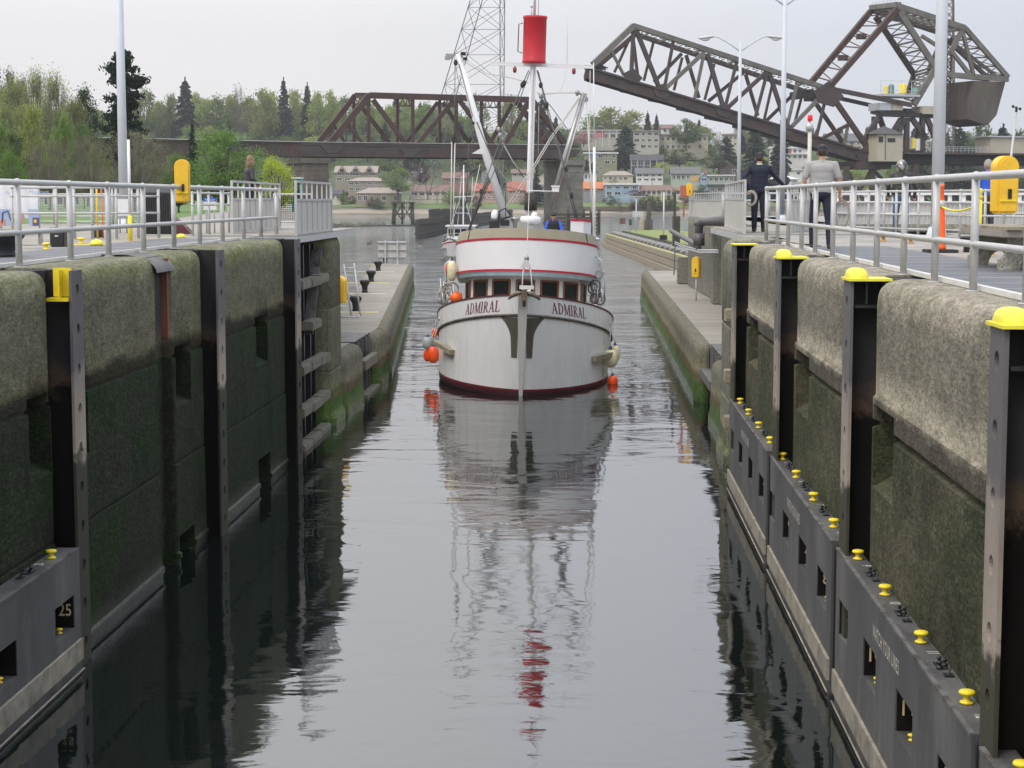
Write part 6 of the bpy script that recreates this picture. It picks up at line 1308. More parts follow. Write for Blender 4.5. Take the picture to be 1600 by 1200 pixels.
# ------------------------------------------------------------------ houses on the far shore
HM = {}
def hm(name, c, rough=.75): 
    if name not in HM: HM[name] = pm('house_' + name, c, rough, 0, .08, .8)
    return HM[name]
WALLC = dict(white=(.6, .58, .56), cream=(.46, .42, .33), beige=(.36, .34, .29), olive=(.22, .22, .14), dark=(.055, .057, .06), brown=(.11, .08, .06), brick=(.26, .13, .10), pink=(.42, .27, .23), blue=(.27, .36, .46), yellow=(.40, .35, .18), green=(.33, .38, .31), grey=(.22, .23, .24), tan=(.24, .21, .16), orange=(.45, .25, .08))
ROOFC = dict(grey=(.11, .11, .11), brown=(.17, .105, .08), red=(.30, .10, .07), orange=(.44, .15, .05), dark=(.05, .05, .055), white=(.6, .6, .6), tan=(.28, .24, .2))
winm = hm('frame', (.6, .6, .58)); 
def house(lab, px0, px1, yb, ye, yt, D, wall, roof, kind='gable', rows=1, cols=4, dep=9, chim=False, red=None, side=0, name='house', gables=0, balcony=False, dropz=4):
    a, c = at(px0, yb, D), at(px1, yb, D); z0 = a.z; ze = at(px0, ye, D).z; zt = at(px0, yt, D).z; x0, x1 = a.x, c.x; W_ = x1 - x0
    g = empty(name, ((x0 + x1) / 2, D, z0), lab, 'house'); wm = hm(wall, WALLC[wall]); rm = hm('roof_' + roof, ROOFC[roof])
    b = MB(); b.b2((x0, D, z0 - dropz), (x1, D + dep, ze)); w_ = b.build('wall', wm, g); ov = .6
    if kind == 'flat': b = MB(); b.b2((x0 - ov, D - ov * 1.3, ze + .003), (x1 + ov, D + dep + ov, max(zt, ze + .3))); b.build('roof', rm, g)
    elif kind == 'gable':      # ridge along x
        ym = D + dep / 2; b = MB(); b.add([(x0 - ov, D - ov, ze - .1), (x1 + ov, D - ov, ze - .1), (x1 + ov, ym, zt), (x0 - ov, ym, zt), (x0 - ov, D + dep + ov, ze - .1), (x1 + ov, D + dep + ov, ze - .1)], [(0, 1, 2, 3), (3, 2, 5, 4)]); b.add([(x0 - ov, D - ov, ze - .35), (x1 + ov, D - ov, ze - .35), (x1 + ov, D - ov, ze - .1), (x0 - ov, D - ov, ze - .1)], [(0, 1, 2, 3)])
        b.build('roof', rm, g); b = MB()
        for xx in (x0, x1): b.add([(xx, D, ze), (xx, D + dep, ze), (xx, ym, zt - .15)], [(0, 1, 2)])
        b.build('gable_end', wm, g)
    elif kind == 'front':      # gable faces the water
        xm = (x0 + x1) / 2; b = MB(); b.add([(x0 - ov, D - ov, ze - .2), (xm, D - ov, zt), (x1 + ov, D - ov, ze - .2), (x0 - ov, D + dep, ze - .2), (xm, D + dep, zt), (x1 + ov, D + dep, ze - .2)], [(0, 1, 4, 3), (1, 2, 5, 4)]); b.build('roof', rm, g)
        b = MB(); b.add([(x0, D, ze), (x1, D, ze), (xm, D, zt - .2)], [(0, 1, 2)]); b.build('gable_end', wm, g)
    else:
        b = MB(); i_ = min(W_ * .25, dep * .5); ym = D + dep / 2; q = [(x0 - ov, D - ov, ze), (x1 + ov, D - ov, ze), (x1 + ov, D + dep + ov, ze), (x0 - ov, D + dep + ov, ze), (x0 + i_, ym, zt), (x1 - i_, ym, zt)]
        b.add(q, [(0, 1, 5, 4), (2, 3, 4, 5), (1, 2, 5), (3, 0, 4), (0, 1, 2, 3)]); b.build('roof', rm, g)
    r_ = random.Random(int(px0 * 3 + yb)); fh = (ze - z0) / rows
    for i in range(rows):
        zb_ = z0 + fh * i; bay = W_ / cols
        if i and (balcony or rows > 1): b = MB(); b.b2((x0 - .1, D - (1.2 if balcony else .12), zb_ - .12), (x1 + .1, D - .005, zb_ + .12)); b.build('balcony' if balcony else 'floor_band', winm if balcony else wm, g)
        for k in range(cols):
            if r_.random() < .14: continue
            ww = bay * r_.uniform(.5, .8); hh = min(fh * r_.uniform(.45, .6), 2.0); xc = x0 + bay * (k + .5); zc = zb_ + fh * .55
            b = MB(); t_ = .13
            for (ax, az, cx, cz) in ((-ww / 2, -hh / 2, ww / 2, -hh / 2 + t_), (-ww / 2, hh / 2 - t_, ww / 2, hh / 2), (-ww / 2, -hh / 2 + t_, -ww / 2 + t_, hh / 2 - t_), (ww / 2 - t_, -hh / 2 + t_, ww / 2, hh / 2 - t_), (-.05, -hh / 2 + t_, .05, hh / 2 - t_)): b.b2((xc + ax, D - .14, zc + az), (xc + cx, D - .02, zc + cz))
            f_ = b.build('window', winm, g); b = MB(); b.b2((xc - ww / 2 + .05, D - .06, zc - hh / 2 + .05), (xc + ww / 2 - .05, D - .01, zc + hh / 2 - .05)); b.build('pane', M['glass'], f_)
    if red: b = MB(); u0, u1, v0, v1 = red[:4]; b.b2((x0 + W_ * u0, D - .1, z0 + (ze - z0) * v0), (x0 + W_ * u1, D - .004, z0 + (ze - z0) * v1)); b.build('coloured_panel', hm('acc_' + red[4], dict(red=(.4, .1, .09), orange=(.5, .3, .08), blue=(.1, .2, .6), brick=(.3, .12, .09))[red[4]]), g)
    if chim: b = MB(); xc = x0 + W_ * .8; b.b2((xc - .5, D + dep * .3, ze), (xc + .5, D + dep * .3 + 1, zt + 1.2)); b.build('chimney', hm('brick', WALLC['brick']) if chim != 'w' else hm('white', WALLC['white']), g)
    for k in range(gables):
        xc = x0 + W_ * (k + .5) / gables; s_ = W_ / gables * .36; b = MB(); b.add([(xc - s_, D - .8, ze), (xc + s_, D - .8, ze), (xc, D - .8, zt + .1), (xc - s_, D + 3, ze), (xc + s_, D + 3, ze), (xc, D + 3, zt + .1)], [(0, 1, 2), (0, 2, 5, 3), (1, 4, 5, 2)]); b.build('dormer', hm('tan', WALLC['tan']) , g)
        b = MB(); b.b2((xc - s_ * .4, D - .9, ze + .15), (xc + s_ * .4, D - .81, ze + (zt - ze) * .5)); b.build('dormer_window', M['glass'], g)
    if balcony:
        for k in range(cols + 1): b = MB(); xx = x0 + W_ * k / cols; b.b2((xx - .1, D - 1.2, z0 - dropz * .6), (xx + .1, D - 1.0, ze)); b.build('pillar', winm, g)
    return g
house('long modern white framed house with a red bay high on the hill', 909, 974, 222, 204, 203, 862, 'beige', 'white', 'flat', 1, 6, 10, red=(.3, .55, .4, .95, 'red'), balcony=True)
house('three storey beige block right of the big dark fir', 990, 1030, 234, 205, 203.5, 858, 'beige', 'tan', 'flat', 3, 4)
house('long beige terraced building behind the dark oak', 1031, 1106, 236, 211, 209, 864, 'cream', 'tan', 'flat', 2, 9, balcony=False)
house('white house with brown roof peeping over the beige block', 1008, 1052, 209, 200, 194, 905, 'white', 'brown', 'gable', 1, 5)
house('cream flat roofed house left of the farther lamp post, high up', 1131, 1152, 230, 211, 209, 850, 'cream', 'tan', 'flat', 2, 3)
house('olive four storey apartment block with a blue awning panel', 913, 964, 268, 240, 238, 800, 'olive', 'white', 'flat', 3, 5, red=(.2, .42, .78, .97, 'blue'), balcony=False)
house('low dark grey modern house on the slope', 986, 1036, 263, 250, 241, 795, 'dark', 'dark', 'gable', 1, 5, balcony=True)
house('brown gabled house beside the farther lamp post', 1124, 1152, 274, 262, 251, 775, 'brown', 'brown', 'front', 1, 3)
house('cream bungalow with tan hipped roof above the blue house', 942, 989, 284, 274, 267, 757, 'cream', 'tan', 'hip', 1, 6)
house('white gabled house with grey roof and dark windows', 994, 1036, 284, 271, 262, 756, 'white', 'grey', 'gable', 2, 4)
house('long house with grey roof and an orange panel', 1049, 1093, 284, 271, 260, 752, 'green', 'grey', 'gable', 1, 6, red=(.68, .98, .05, .8, 'orange'))
house('tiny pale blue gabled house next to a brick chimney stack', 1094, 1106, 284, 277, 270, 750, 'blue', 'white', 'front', 1, 1, chim=True)
house('pale green flat roofed house with white eaves', 1107, 1147, 286, 275, 273, 748, 'green', 'white', 'flat', 1, 5)
house('small house with bright orange roof left of the blue house', 912, 944, 306, 294, 284, 728, 'grey', 'orange', 'gable', 2, 3)
house('pale blue two storey house with low white roof', 945, 998, 307, 289, 286, 722, 'blue', 'white', 'flat', 2, 4, red=None)
house('yellow house with orange brown roof and arched terrace', 1002, 1049, 307, 297, 289, 722, 'yellow', 'brown', 'gable', 1, 6, balcony=True)
house('small white house behind the tiny yellow life ring box', 1054, 1086, 306, 297, 292, 725, 'white', 'brown', 'gable', 1, 3)
house('grey stepped house below the pale green one', 1108, 1142, 302, 291, 288, 730, 'grey', 'dark', 'flat', 1, 3)
house('white and red modern house under the raised bridge leaf', 1205, 1262, 250, 232, 229, 800, 'white', 'white', 'flat', 2, 7, red=(.3, .55, .55, .95, 'red'), balcony=True)
house('beige gabled house seen through the bascule truss', 1290, 1348, 234, 220, 208, 850, 'beige', 'grey', 'gable', 2, 5)
house('green grey house between second lamp post and grey shirted man', 1198, 1246, 292, 280, 275, 742, 'green', 'white', 'hip', 1, 5)
house('small white cube house above the green grey house', 1233, 1262, 276, 266, 264.5, 765, 'white', 'white', 'flat', 1, 3, chim=True)
house('low white house right of the man in grey shirt', 1315, 1362, 292, 282, 276, 742, 'white', 'brown', 'gable', 1, 4)
house('reddish roofed low house behind the thick lamp pole', 1470, 1510, 300, 294, 288, 700, 'cream', 'red', 'hip', 1, 4)
house('big tan three storey house with a row of dormers', 524, 588, 284, 269, 259, 742, 'tan', 'tan', 'gable', 2, 5, gables=3)
house('wide tan house with pale hipped roof below the dormered house', 544, 602, 300, 283, 277, 728, 'tan', 'tan', 'hip', 2, 6)
house('boathouse like hall with broad low roof and dark glass front', 557, 624, 318, 302, 293, 712, 'tan', 'tan', 'hip', 1, 7, dropz=2)
house('small pale cottage beside the concrete bridge pier', 516, 532, 314, 303, 296, 712, 'cream', 'dark', 'gable', 1, 2, dropz=2)
house('grey roofed house with tall white chimney behind the leafy tree', 636, 663, 287, 277, 267, 752, 'beige', 'grey', 'hip', 1, 5, chim='w')
house('long low house with red brown roof and dark terrace', 642, 700, 308, 299, 289, 715, 'cream', 'brown', 'gable', 1, 5, balcony=True, dropz=3)
house('dark brick house with brown roof above the long low house', 692, 730, 288, 278, 269, 752, 'brick', 'brown', 'gable', 1, 5, chim=True)
house('pink brick house with red tile roof left of the boom foot', 740, 775, 313, 298, 286, 716, 'pink', 'red', 'gable', 2, 5)
house('second pink house with red tile roof beside the mast', 794, 830, 311, 297, 284, 718, 'pink', 'red', 'gable', 2, 5)
house('cream gabled cottage right of the mast', 840, 872, 285, 276, 266, 752, 'cream', 'orange', 'front', 1, 3)
house('grey gabled house above the pink house', 752, 782, 278, 268, 258, 768, 'grey', 'grey', 'front', 2, 3)
house('white house low beside the dark conifer near the mast', 840, 870, 311, 296, 288, 718, 'white', 'grey', 'gable', 2, 3)
house('pale house cut by the truss pier edge on the slope', 800, 834, 277, 270, 264, 768, 'beige', 'brown', 'gable', 1, 4)
house('white fronted house just right of the stone pier', 912, 932, 283, 270, 268, 770, 'white', 'grey', 'flat', 1, 3)
b = MB(); b.poly([(gx_(500, 709), 708, -3.6), (gx_(1060, 709), 708, -3.6), (gx_(1060, 709), 709.2, -3.6), (gx_(500, 709), 709.2, -3.6)], (0, 0, 1.5)); tag(b.build('sea_wall', hm('brown', WALLC['brown'])), 'low dark sea wall along the far beach', 'sea wall')
for px, D in ((690, 745), (674, 750), (1018, 740), (1229, 760), (1250, 765), (684, 712)):
    x = gx_(px, D); z = HT(x, D); g = empty('utility_pole', (x, D, z), 'thin wooden utility pole among the far houses', 'utility pole', 'utility poles on the far hillside'); b = MB(); b.tube([(x, D, z - 1), (x, D, z + 11)], [.18, .12], 6); b.build('pole', M['barkg'], g); b = MB(); b.bar((x - 1, D, z + 10), (x + 1, D, z + 10), .15); b.build('cross_arm', M['barkg'], g)

# ------------------------------------------------------------------ the fishing boat
M['hull'] = pm('hull_white', (0.74, 0.73, 0.72), 0.28, 0, 0.05, 1.0, col2=(0.58, 0.55, 0.49), stretch=(1.6, 1.6, .22), c2amt=(0.58, 0.82))
M['hawse'] = pm('hawse_plate', (0.135, 0.125, 0.10), 0.5, 0.3, 0.25, 3.0, col2=(0.08, 0.06, 0.045), stretch=(1, 1, .4))
M['stem'] = pm('stem_paint', (0.58, 0.56, 0.52), 0.45, 0, 0.08, 4.0, col2=(0.22, 0.09, 0.04), stretch=(1, 1, .25), c2amt=(0.60, 0.72))
M['bootred'] = pm('boot_red', (.15, .012, .022), .4); M['boot'] = pm('antifouling', (0.05, 0.010, 0.014), 0.5, 0, 0.3, 3); M['tanv'] = pm('tan_canvas', (0.28, 0.25, 0.175), 0.6, 0, 0.1, 3, col2=(0.22, 0.2, 0.14), c2amt=(0.6, 0.8))
M['alu'] = pm('aluminium', (0.35, 0.34, 0.33), 0.35, 0.7, 0.15, 4); M['bronze'] = pm('rusty_anchor', (0.16, 0.125, 0.085), 0.55, 0.4, 0.3, 8)
ROLL = R(1.5); BYAW = R(1.15)
fb = empty('fishing_boat', (-1.9, 52.8, WZ), 'large white fishing boat named ADMIRAL with a red barrel on its mast', 'fishing boat'); local(fb); fb.rotation_euler = (0, ROLL, BYAW)
MBT = Matrix.Translation((-1.9, 52.8, WZ)) @ Matrix.Rotation(BYAW, 4, 'Z') @ Matrix.Rotation(ROLL, 4, 'Y'); MBI = MBT.inverted()
def bl(px, py, Y): return MBI @ at(px, py, Y)
def zs(s): return 3.02 - 1.26 * (min(s, 7.2) / 7.2) ** 1.15 - (.15 * (s - 7.2) / 8 if s > 7.2 else 0)
def zr(s): return zs(s) - .58 - .06 * min(s, 7) / 7
def hb(s, z):
    bw = 2.70 * max(1 - (1 - min(s / 5.6, 1)) ** 2, 0) ** .62; bs = 2.86 * max(1 - (1 - min(s / 7.2, 1)) ** 2.2, 0) ** .86
    k = max(min(z / zs(s), 1), 0) ** .8; w_ = bw + (bs - bw) * k
    if z < 0: w_ = bw * (1 + z * .55)
    if s > 11: w_ *= 1 - .12 * ((s - 11) / 4) ** 2
    return w_ + .05
def sy(s, z): return s + (-(z / 3.0) * 1.0 if z > 0 else .35 * -z) * max(0, 1 - s / 5.5)
def hp(side, s, z, off=0.0):
    p = Vector((side * hb(s, z), sy(s, z), z))
    if off:
        e_ = .05; t = Vector((side * hb(s + e_, z), sy(s + e_, z), z)) - p; n = Vector((t.y * side, -t.x * side, 0)).normalized(); n = n if n.x * side >= 0 else -n; p += n * off
    return p
SS = [15 * (i / 46) ** 1.9 for i in range(47)]
def hullband(zlo, zhi, rows, name, mat, off=0.0, smax=15):
    b = MB()
    for side in (-1, 1):
        vs = []; ss = [s for s in SS if s <= smax]
        for s in ss:
            for j in range(rows + 1): vs.append(hp(side, s, zlo(s) + (zhi(s) - zlo(s)) * j / rows, off))
        fs = [(i * (rows + 1) + j, i * (rows + 1) + j + 1, (i + 1) * (rows + 1) + j + 1, (i + 1) * (rows + 1) + j) for i in range(len(ss) - 1) for j in range(rows)]
        b.add(vs, fs, True)
    return b.build(name, mat, fb)
hullband(lambda s: .19, lambda s: zr(s), 12, 'hull', M['hull']); hullband(lambda s: zr(s), lambda s: zs(s), 5, 'bulwark', M['hull'], .012)
hullband(lambda s: -.9, lambda s: .12, 8, 'antifouling', M['boot'], .004); hullband(lambda s: .12, lambda s: .185, 2, 'boot_stripe', M['bootred'], .01)
b = MB(); b.add([(-2.5, 15, -.9), (2.5, 15, -.9), (2.6, 15, 1.9), (-2.6, 15, 1.9)], [(0, 1, 2, 3)]); b.build('transom', M['hull'], fb)
b = MB(); ss = SS[::2]; vs = []
for s in ss: z = zs(s) - .75; vs += [hp(-1, s, z, -.03), hp(1, s, z, -.03)]
b.add(vs, [(2 * i, 2 * i + 1, 2 * i + 3, 2 * i + 2) for i in range(len(ss) - 1)]); b.build('deck', M['decklow'], fb)
for side in (-1, 1):
    b = MB(); vs = []
    for s in SS:
        a = hp(side, s, zs(s) - .75, -.08 if s > .1 else -.02); c = hp(side, s, zs(s), -.08 if s > .1 else -.02); vs += [a, c]
    b.add(vs, [(2 * i, 2 * i + 1, 2 * i + 3, 2 * i + 2) for i in range(len(SS) - 1)], True); b.build('bulwark_inside', M['white'], fb)
    b = MB(); b.tube([hp(side, s, zr(s), .02) for s in SS[1:]], .042, 8); b.build('rub_rail', pm('worn_rail', (.06, .045, .035), .6, 0, .4, 5, col2=(.2, .17, .13)), fb)
    b = MB(); vs = []
    for s in SS[1:]:
        a = hp(side, s, zs(s), .035); c = hp(side, s, zs(s), -.11); vs += [a, c, c + Vector((0, 0, .045)), a + Vector((0, 0, .045))]
    n_ = len(SS) - 1; b.add(vs, [(4 * i + k, 4 * i + (k + 1) % 4, 4 * (i + 1) + (k + 1) % 4, 4 * (i + 1) + k) for i in range(n_ - 1) for k in range(4)]); b.build('cap_rail', M['redbrown'], fb)
def s_at(x, z):
    lo, hi = 0, 7
    for _ in range(30):
        mid = (lo + hi) / 2
        if hb(mid, z) < x: lo = mid
        else: hi = mid
    return (lo + hi) / 2
for side in (-1, 1):           # hawse plates beside the stem
    b = MB(); vs = []; nr, nc = 12, 6
    for i in range(nr + 1):
        u = i / nr; 
        for j in range(nc + 1):
            z = 1.15 + (zr(.5) - .03 - 1.15) * u; xo = .30 + .05 * u + .30 * max(0, (u - .45) / .55) ** 2.2; xi = .135 - .03 * u; x = xi + (xo - xi) * j / nc; vs.append(hp(side, s_at(x, z), z, .014))
    b.add(vs, [(i * (nc + 1) + j, i * (nc + 1) + j + 1, (i + 1) * (nc + 1) + j + 1, (i + 1) * (nc + 1) + j) for i in range(nr) for j in range(nc)], True); b.build('hawse_plate', M['hawse'], fb)
    b = MB(); b.bar(hp(side, 2.6, 1.02 if side < 0 else .95, .06), hp(side, 3.9, 1.22 if side < 0 else 1.0, .28), .20, .14); b.build('guard_block', M['timberl'], fb)
b = MB(); vs = []
for i in range(13):
    z = -.6 + 3.72 * i / 12; w_ = .045 + .085 * max(0, min(1, (z + .2) / 2.6)); y = sy(0, z); vs += [(-w_, y - .05, z), (w_, y - .05, z), (w_ + .02, y + .12, z), (-w_ - .02, y + .12, z)]
b.add(vs, [(4 * i + k, 4 * i + (k + 1) % 4, 4 * i + 4 + (k + 1) % 4, 4 * i + 4 + k) for i in range(12) for k in range(4)] + [(48, 49, 50, 51)]); b.build('stem_post', M['stem'], fb)
# name in serif letters
def glyph(ch):
    q = []
    def br(p, r_, w_):
        d = Vector((r_[0] - p[0], r_[1] - p[1])); n = Vector((-d.y, d.x)).normalized() * w_ / 2; q.append([(p[0] + n.x, p[1] + n.y), (p[0] - n.x, p[1] - n.y), (r_[0] - n.x, r_[1] - n.y), (r_[0] + n.x, r_[1] + n.y)])
    def sf(x, y, w_=.24): q.append([(x - w_ / 2, y), (x + w_ / 2, y), (x + w_ / 2, y + .045), (x - w_ / 2, y + .045)])
    T, t = .13, .055
    def bowl(cx, cy, rx, ry, a0, a1):
        n = 10
        for k in range(n):
            u0, u1 = a0 + (a1 - a0) * k / n, a0 + (a1 - a0) * (k + 1) / n
            w0, w1 = t + (T - t) * abs(math.cos(u0)), t + (T - t) * abs(math.cos(u1))
            q.append([(cx + rx * math.cos(u0), cy + ry * math.sin(u0)), (cx + rx * math.cos(u1), cy + ry * math.sin(u1)), (cx + (rx - w1) * math.cos(u1), cy + (ry - min(w1, .07)) * math.sin(u1)), (cx + (rx - w0) * math.cos(u0), cy + (ry - min(w0, .07)) * math.sin(u0))])
    if ch == 'A': br((.13, .03), (.36, .98), t); br((.36, .98), (.62, .03), T); br((.2, .33), (.54, .33), t); sf(.12, 0); sf(.62, 0, .28); w_ = .78
    elif ch == 'D': br((.17, .02), (.17, .98), T); bowl(.25, .5, .44, .5, -math.pi / 2, math.pi / 2); q.append([(.06, 0), (.3, 0), (.3, .05), (.06, .05)]); q.append([(.06, .95), (.3, .95), (.3, 1), (.06, 1)]); w_ = .78
    elif ch == 'M': br((.14, .02), (.14, .98), t); br((.78, .02), (.78, .98), T); br((.16, .98), (.46, .05), T); br((.46, .05), (.76, .98), t); sf(.14, 0); sf(.78, 0, .26); q.append([(.03, .955), (.22, .955), (.22, 1), (.03, 1)]); q.append([(.70, .955), (.90, .955), (.90, 1), (.70, 1)]); w_ = .96
    elif ch == 'I': br((.17, .02), (.17, .98), T); sf(.17, 0, .3); sf(.17, .955, .3); w_ = .38
    elif ch == 'R': br((.17, .02), (.17, .98), T); bowl(.25, .745, .32, .255, -math.pi / 2, math.pi / 2); br((.34, .5), (.60, .04), T); q.append([(.1, .95), (.3, .95), (.3, 1), (.1, 1)]); q.append([(.22, .47), (.34, .47), (.34, .52), (.22, .52)]); sf(.17, 0, .28); sf(.64, 0, .2); w_ = .76
    else: br((.17, .02), (.17, .98), T); sf(.17, .955, .28); q.append([(.06, 0), (.58, 0), (.58, .05), (.06, .05)]); br((.57, .02), (.60, .24), t); w_ = .68
    return q, w_
def nameboard(side, xa, xb):
    tot = sum(glyph(c)[1] for c in 'ADMIRAL'); sa, sb = s_at(xa, 2.5), s_at(xb, 2.5)
    pts = [hp(side, sa + (sb - sa) * i / 60, 2.5) for i in range(61)]; cum = [0]
    for i in range(60): cum.append(cum[-1] + (pts[i + 1] - pts[i]).length)
    def s_of(u):
        d = u * cum[-1]
        for i in range(60):
            if cum[i + 1] >= d: return sa + (sb - sa) * (i + (d - cum[i]) / max(cum[i + 1] - cum[i], 1e-6)) / 60
        return sb
    b = MB(); x0 = 0
    for ch in 'ADMIRAL':
        q, w_ = glyph(ch)
        for poly in q:
            # subdivide each quad so it follows the hull
            vs = []
            for i in range(3):
                for j in range(3):
                    u, v = i / 2, j / 2; a = Vector(poly[0]).lerp(Vector(poly[1]), u); c = Vector(poly[3]).lerp(Vector(poly[2]), u); p = a.lerp(c, v)
                    s = s_of(min(max((x0 + p.x) / tot, 0), 1)); zc = (zs(s) + zr(s)) / 2 + .0; vs.append(hp(side, s, zc + (p.y - .5) * .335, .022))
            b.add(vs, [(i * 3 + j, i * 3 + j + 1, (i + 1) * 3 + j + 1, (i + 1) * 3 + j) for i in range(2) for j in range(2)])
        x0 += w_
    b.build('name_lettering', M['plum'], fb)
M['plum'] = pm('plum_letter', (.17, .025, .06), .5)
nameboard(-1, 1.74, .66); nameboard(1, .84, 1.88)
for side in (-1, 1): b = MB(); b.lathe([(.07, 0), (.07, .02), (.045, .025), (.045, .03)], hp(side, 5.2, zs(5.2) - .3, .01), 14, (side, -.4, 0)); b.build('hawse_hole', M['alu'], fb)
# wheelhouse
def slope(y): return -.115 * (min(y, 9) - 3.7)
PL = [(-1.97, 9.5), (-1.97, 6.3), (-1.74, 5.35), (-1.14, 4.68), (-.39, 4.36), (.39, 4.36), (1.14, 4.68), (1.74, 5.35), (1.97, 6.3), (1.97, 9.5)]
b = MB(); vs = []
for x, y in PL: vs += [(x, y, 1.2), (x, y, 2.62 + slope(y))]
b.add(vs, [(2 * i, 2 * i + 2, 2 * i + 3, 2 * i + 1) for i in range(len(PL) - 1)]); wh = b.build('wheelhouse_wall', M['white'], fb)
b = MB(); vs = []
for x, y in PL: vs += [(x, y, 3.30 + slope(y)), (x, y, 3.56 + slope(y))]
b.add(vs, [(2 * i, 2 * i + 2, 2 * i + 3, 2 * i + 1) for i in range(len(PL) - 1)]); b.build('header', M['white'], wh)
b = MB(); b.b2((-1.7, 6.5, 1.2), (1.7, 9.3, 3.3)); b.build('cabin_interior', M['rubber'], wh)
for i in range(len(PL) - 1):
    a = Vector((*PL[i], 0)); c = Vector((*PL[i + 1], 0)); d = c - a; Ln = d.length; d.normalize(); up = Vector((0, 0, 1)); n = Vector((d.y, -d.x, 0)); n = -n if n.y > 0 else n
    if i in (0, 8): n = Vector((-1 if i == 0 else 1, 0, 0))
    z0, z1 = 2.60 + slope(PL[i][1]), 3.30 + slope(PL[i][1]); z0b, z1b = 2.60 + slope(PL[i + 1][1]), 3.30 + slope(PL[i + 1][1]); m_ = .115
    A = a + d * m_; B_ = c - d * m_; lr = lambda u: (z0 + (z0b - z0) * u, z1 + (z1b - z1) * u)
    w_ = .055; P0, P1, P2, P3 = A + up * lr(m_ / Ln)[0], B_ + up * lr(1 - m_ / Ln)[0], B_ + up * lr(1 - m_ / Ln)[1], A + up * lr(m_ / Ln)[1]
    b = MB()
    for p, q in ((P0, P1), (P1, P2), (P2, P3), (P3, P0)): b.bar(p + n * .01, q + n * .01, .06, w_, up=n)
    fr = b.build('window', M['wood'], wh); b = MB(); b.add([P0, P1, P2, P3], [(0, 1, 2, 3)]); b.build('pane', M['glass'], fr)
    for k, e_ in ((0, a), (1, c)):
        b = MB(); ux = d * (m_ - .04) * (1 if k == 0 else -1); zz = (z0, z1) if k == 0 else (z0b, z1b); b.poly([e_ + up * (zz[0] - .03) + n * .02, e_ + ux + up * (zz[0] - .03) + n * .02, e_ + ux + up * (zz[1] + .02) + n * .02, e_ + up * (zz[1] + .02) + n * .02], -n * .05); b.build('mullion', M['white'], wh)
# flybridge coaming
def ccurve(hw=2.33, y0=3.7, ry=2.7, n=36, aft=10.3):
    pts = [(-hw, aft), (-hw, 8.0)]
    for i in range(n + 1): t = -math.pi / 2 + math.pi * i / n; pts.append((hw * math.sin(t), y0 + ry * (1 - math.cos(t))))
    return pts + [(hw, 8.0), (hw, aft)]
def cband(z0, z1, o0, o1, name, mat, th=.05, par=None):
    b = MB(); vs = []; c0 = ccurve(2.33 + o0, 3.7 - o0, 2.7); c1 = ccurve(2.33 + o1, 3.7 - o1, 2.7); k0 = ccurve(2.33 + o0 - th, 3.7 - o0 + th, 2.7); k1 = ccurve(2.33 + o1 - th, 3.7 - o1 + th, 2.7)
    for a, c, d, e_ in zip(c0, c1, k1, k0): vs += [(a[0], a[1], z0 + slope(a[1])), (c[0], c[1], z1 + slope(c[1])), (d[0], d[1], z1 + slope(d[1])), (e_[0], e_[1], z0 + slope(e_[1]))]
    n = len(c0)
    for k in range(4):
        w_ = []
        for i in range(n): w_ += [vs[4 * i + k], vs[4 * i + (k + 1) % 4]]
        b.add(w_, [(2 * i, 2 * i + 1, 2 * i + 3, 2 * i + 2) for i in range(n - 1)], True)
    return b.build(name, mat, par or fb)
cw = cband(3.60, 4.52, 0, 0, 'flybridge_coaming', M['white']); cband(4.52, 4.585, .018, .018, 'upper_trim', M['red'], .07, cw); cband(3.535, 3.60, .025, .02, 'lower_trim', M['red'], .08, cw); cband(3.40, 3.535, -.06, .0, 'soffit_strip', M['bluish'], .1, cw)
cband(4.585, 4.90, .0, -.07, 'wind_visor', M['tanv'], .03, cw)
b = MB(); c0 = ccurve(2.27, 3.78, 2.7); b.add([(x, y, 3.50 + slope(y)) for x, y in c0], [tuple(range(len(c0)))]); b.add([(x, y, 3.42 + slope(y)) for x, y in c0], [tuple(range(len(c0)))]); b.build('flybridge_floor', M['panel'], fb)
b = MB(); b.b2((.2, 6.8, 2.95), (1.3, 8.3, 3.46)); b.build('helm_step', M['white'], fb)
b = MB()
for t in (-.95, 1.0): x, y = 2.3 * math.sin(t), 3.7 + 2.7 * (1 - math.cos(t)); b.bar((x * 1.005, y - .02, 4.59 + slope(y)), (x * .975, y + .05, 4.90 + slope(y)), .03, .03)
b.build('visor_batten', M['rubber'], fb)
b = MB(); b.b2((-1.8, 9.5, 1.2), (1.8, 12, 3.0)); b.build('deckhouse', M['white'], fb)
# mast, barrel, crosstree
MX, MY = .0, 9.2
b = MB(); b.tube([(MX, MY, 3.2), (MX, MY, 10.35)], [.12, .105], 14); b.tube([(MX, MY, 12), (MX, MY, 15)], [.045, .03], 8); b.bar((MX - .01, MY - .13, 4), (MX - .01, MY - .13, 10.2), .05, .05); b.bar((MX + .06, MY - .12, 5.2), (MX + .06, MY - .12, 9.9), .02, .02); b.build('mast', M['white'], fb)
b = MB(); b.lathe([(.39, 10.42), (.405, 10.44), (.405, 10.5), (.395, 10.52), (.395, 11.9), (.415, 11.92), (.415, 12.0), (.37, 12.0), (.37, 11.3)], (MX + .03, MY, 0), 32); br_ = b.build('lookout_barrel', pm('barrel_red', (.47, .012, .025), .5, 0, .12, 3, .05, 40), fb)
b = MB(); b.tube([(MX - .38, MY - .05, 11.75), (MX - .52, MY - .05, 11.72), (MX - .53, MY - .05, 10.8), (MX - .38, MY - .05, 10.75)], .018, 8); b.build('handle', M['rust'], br_)
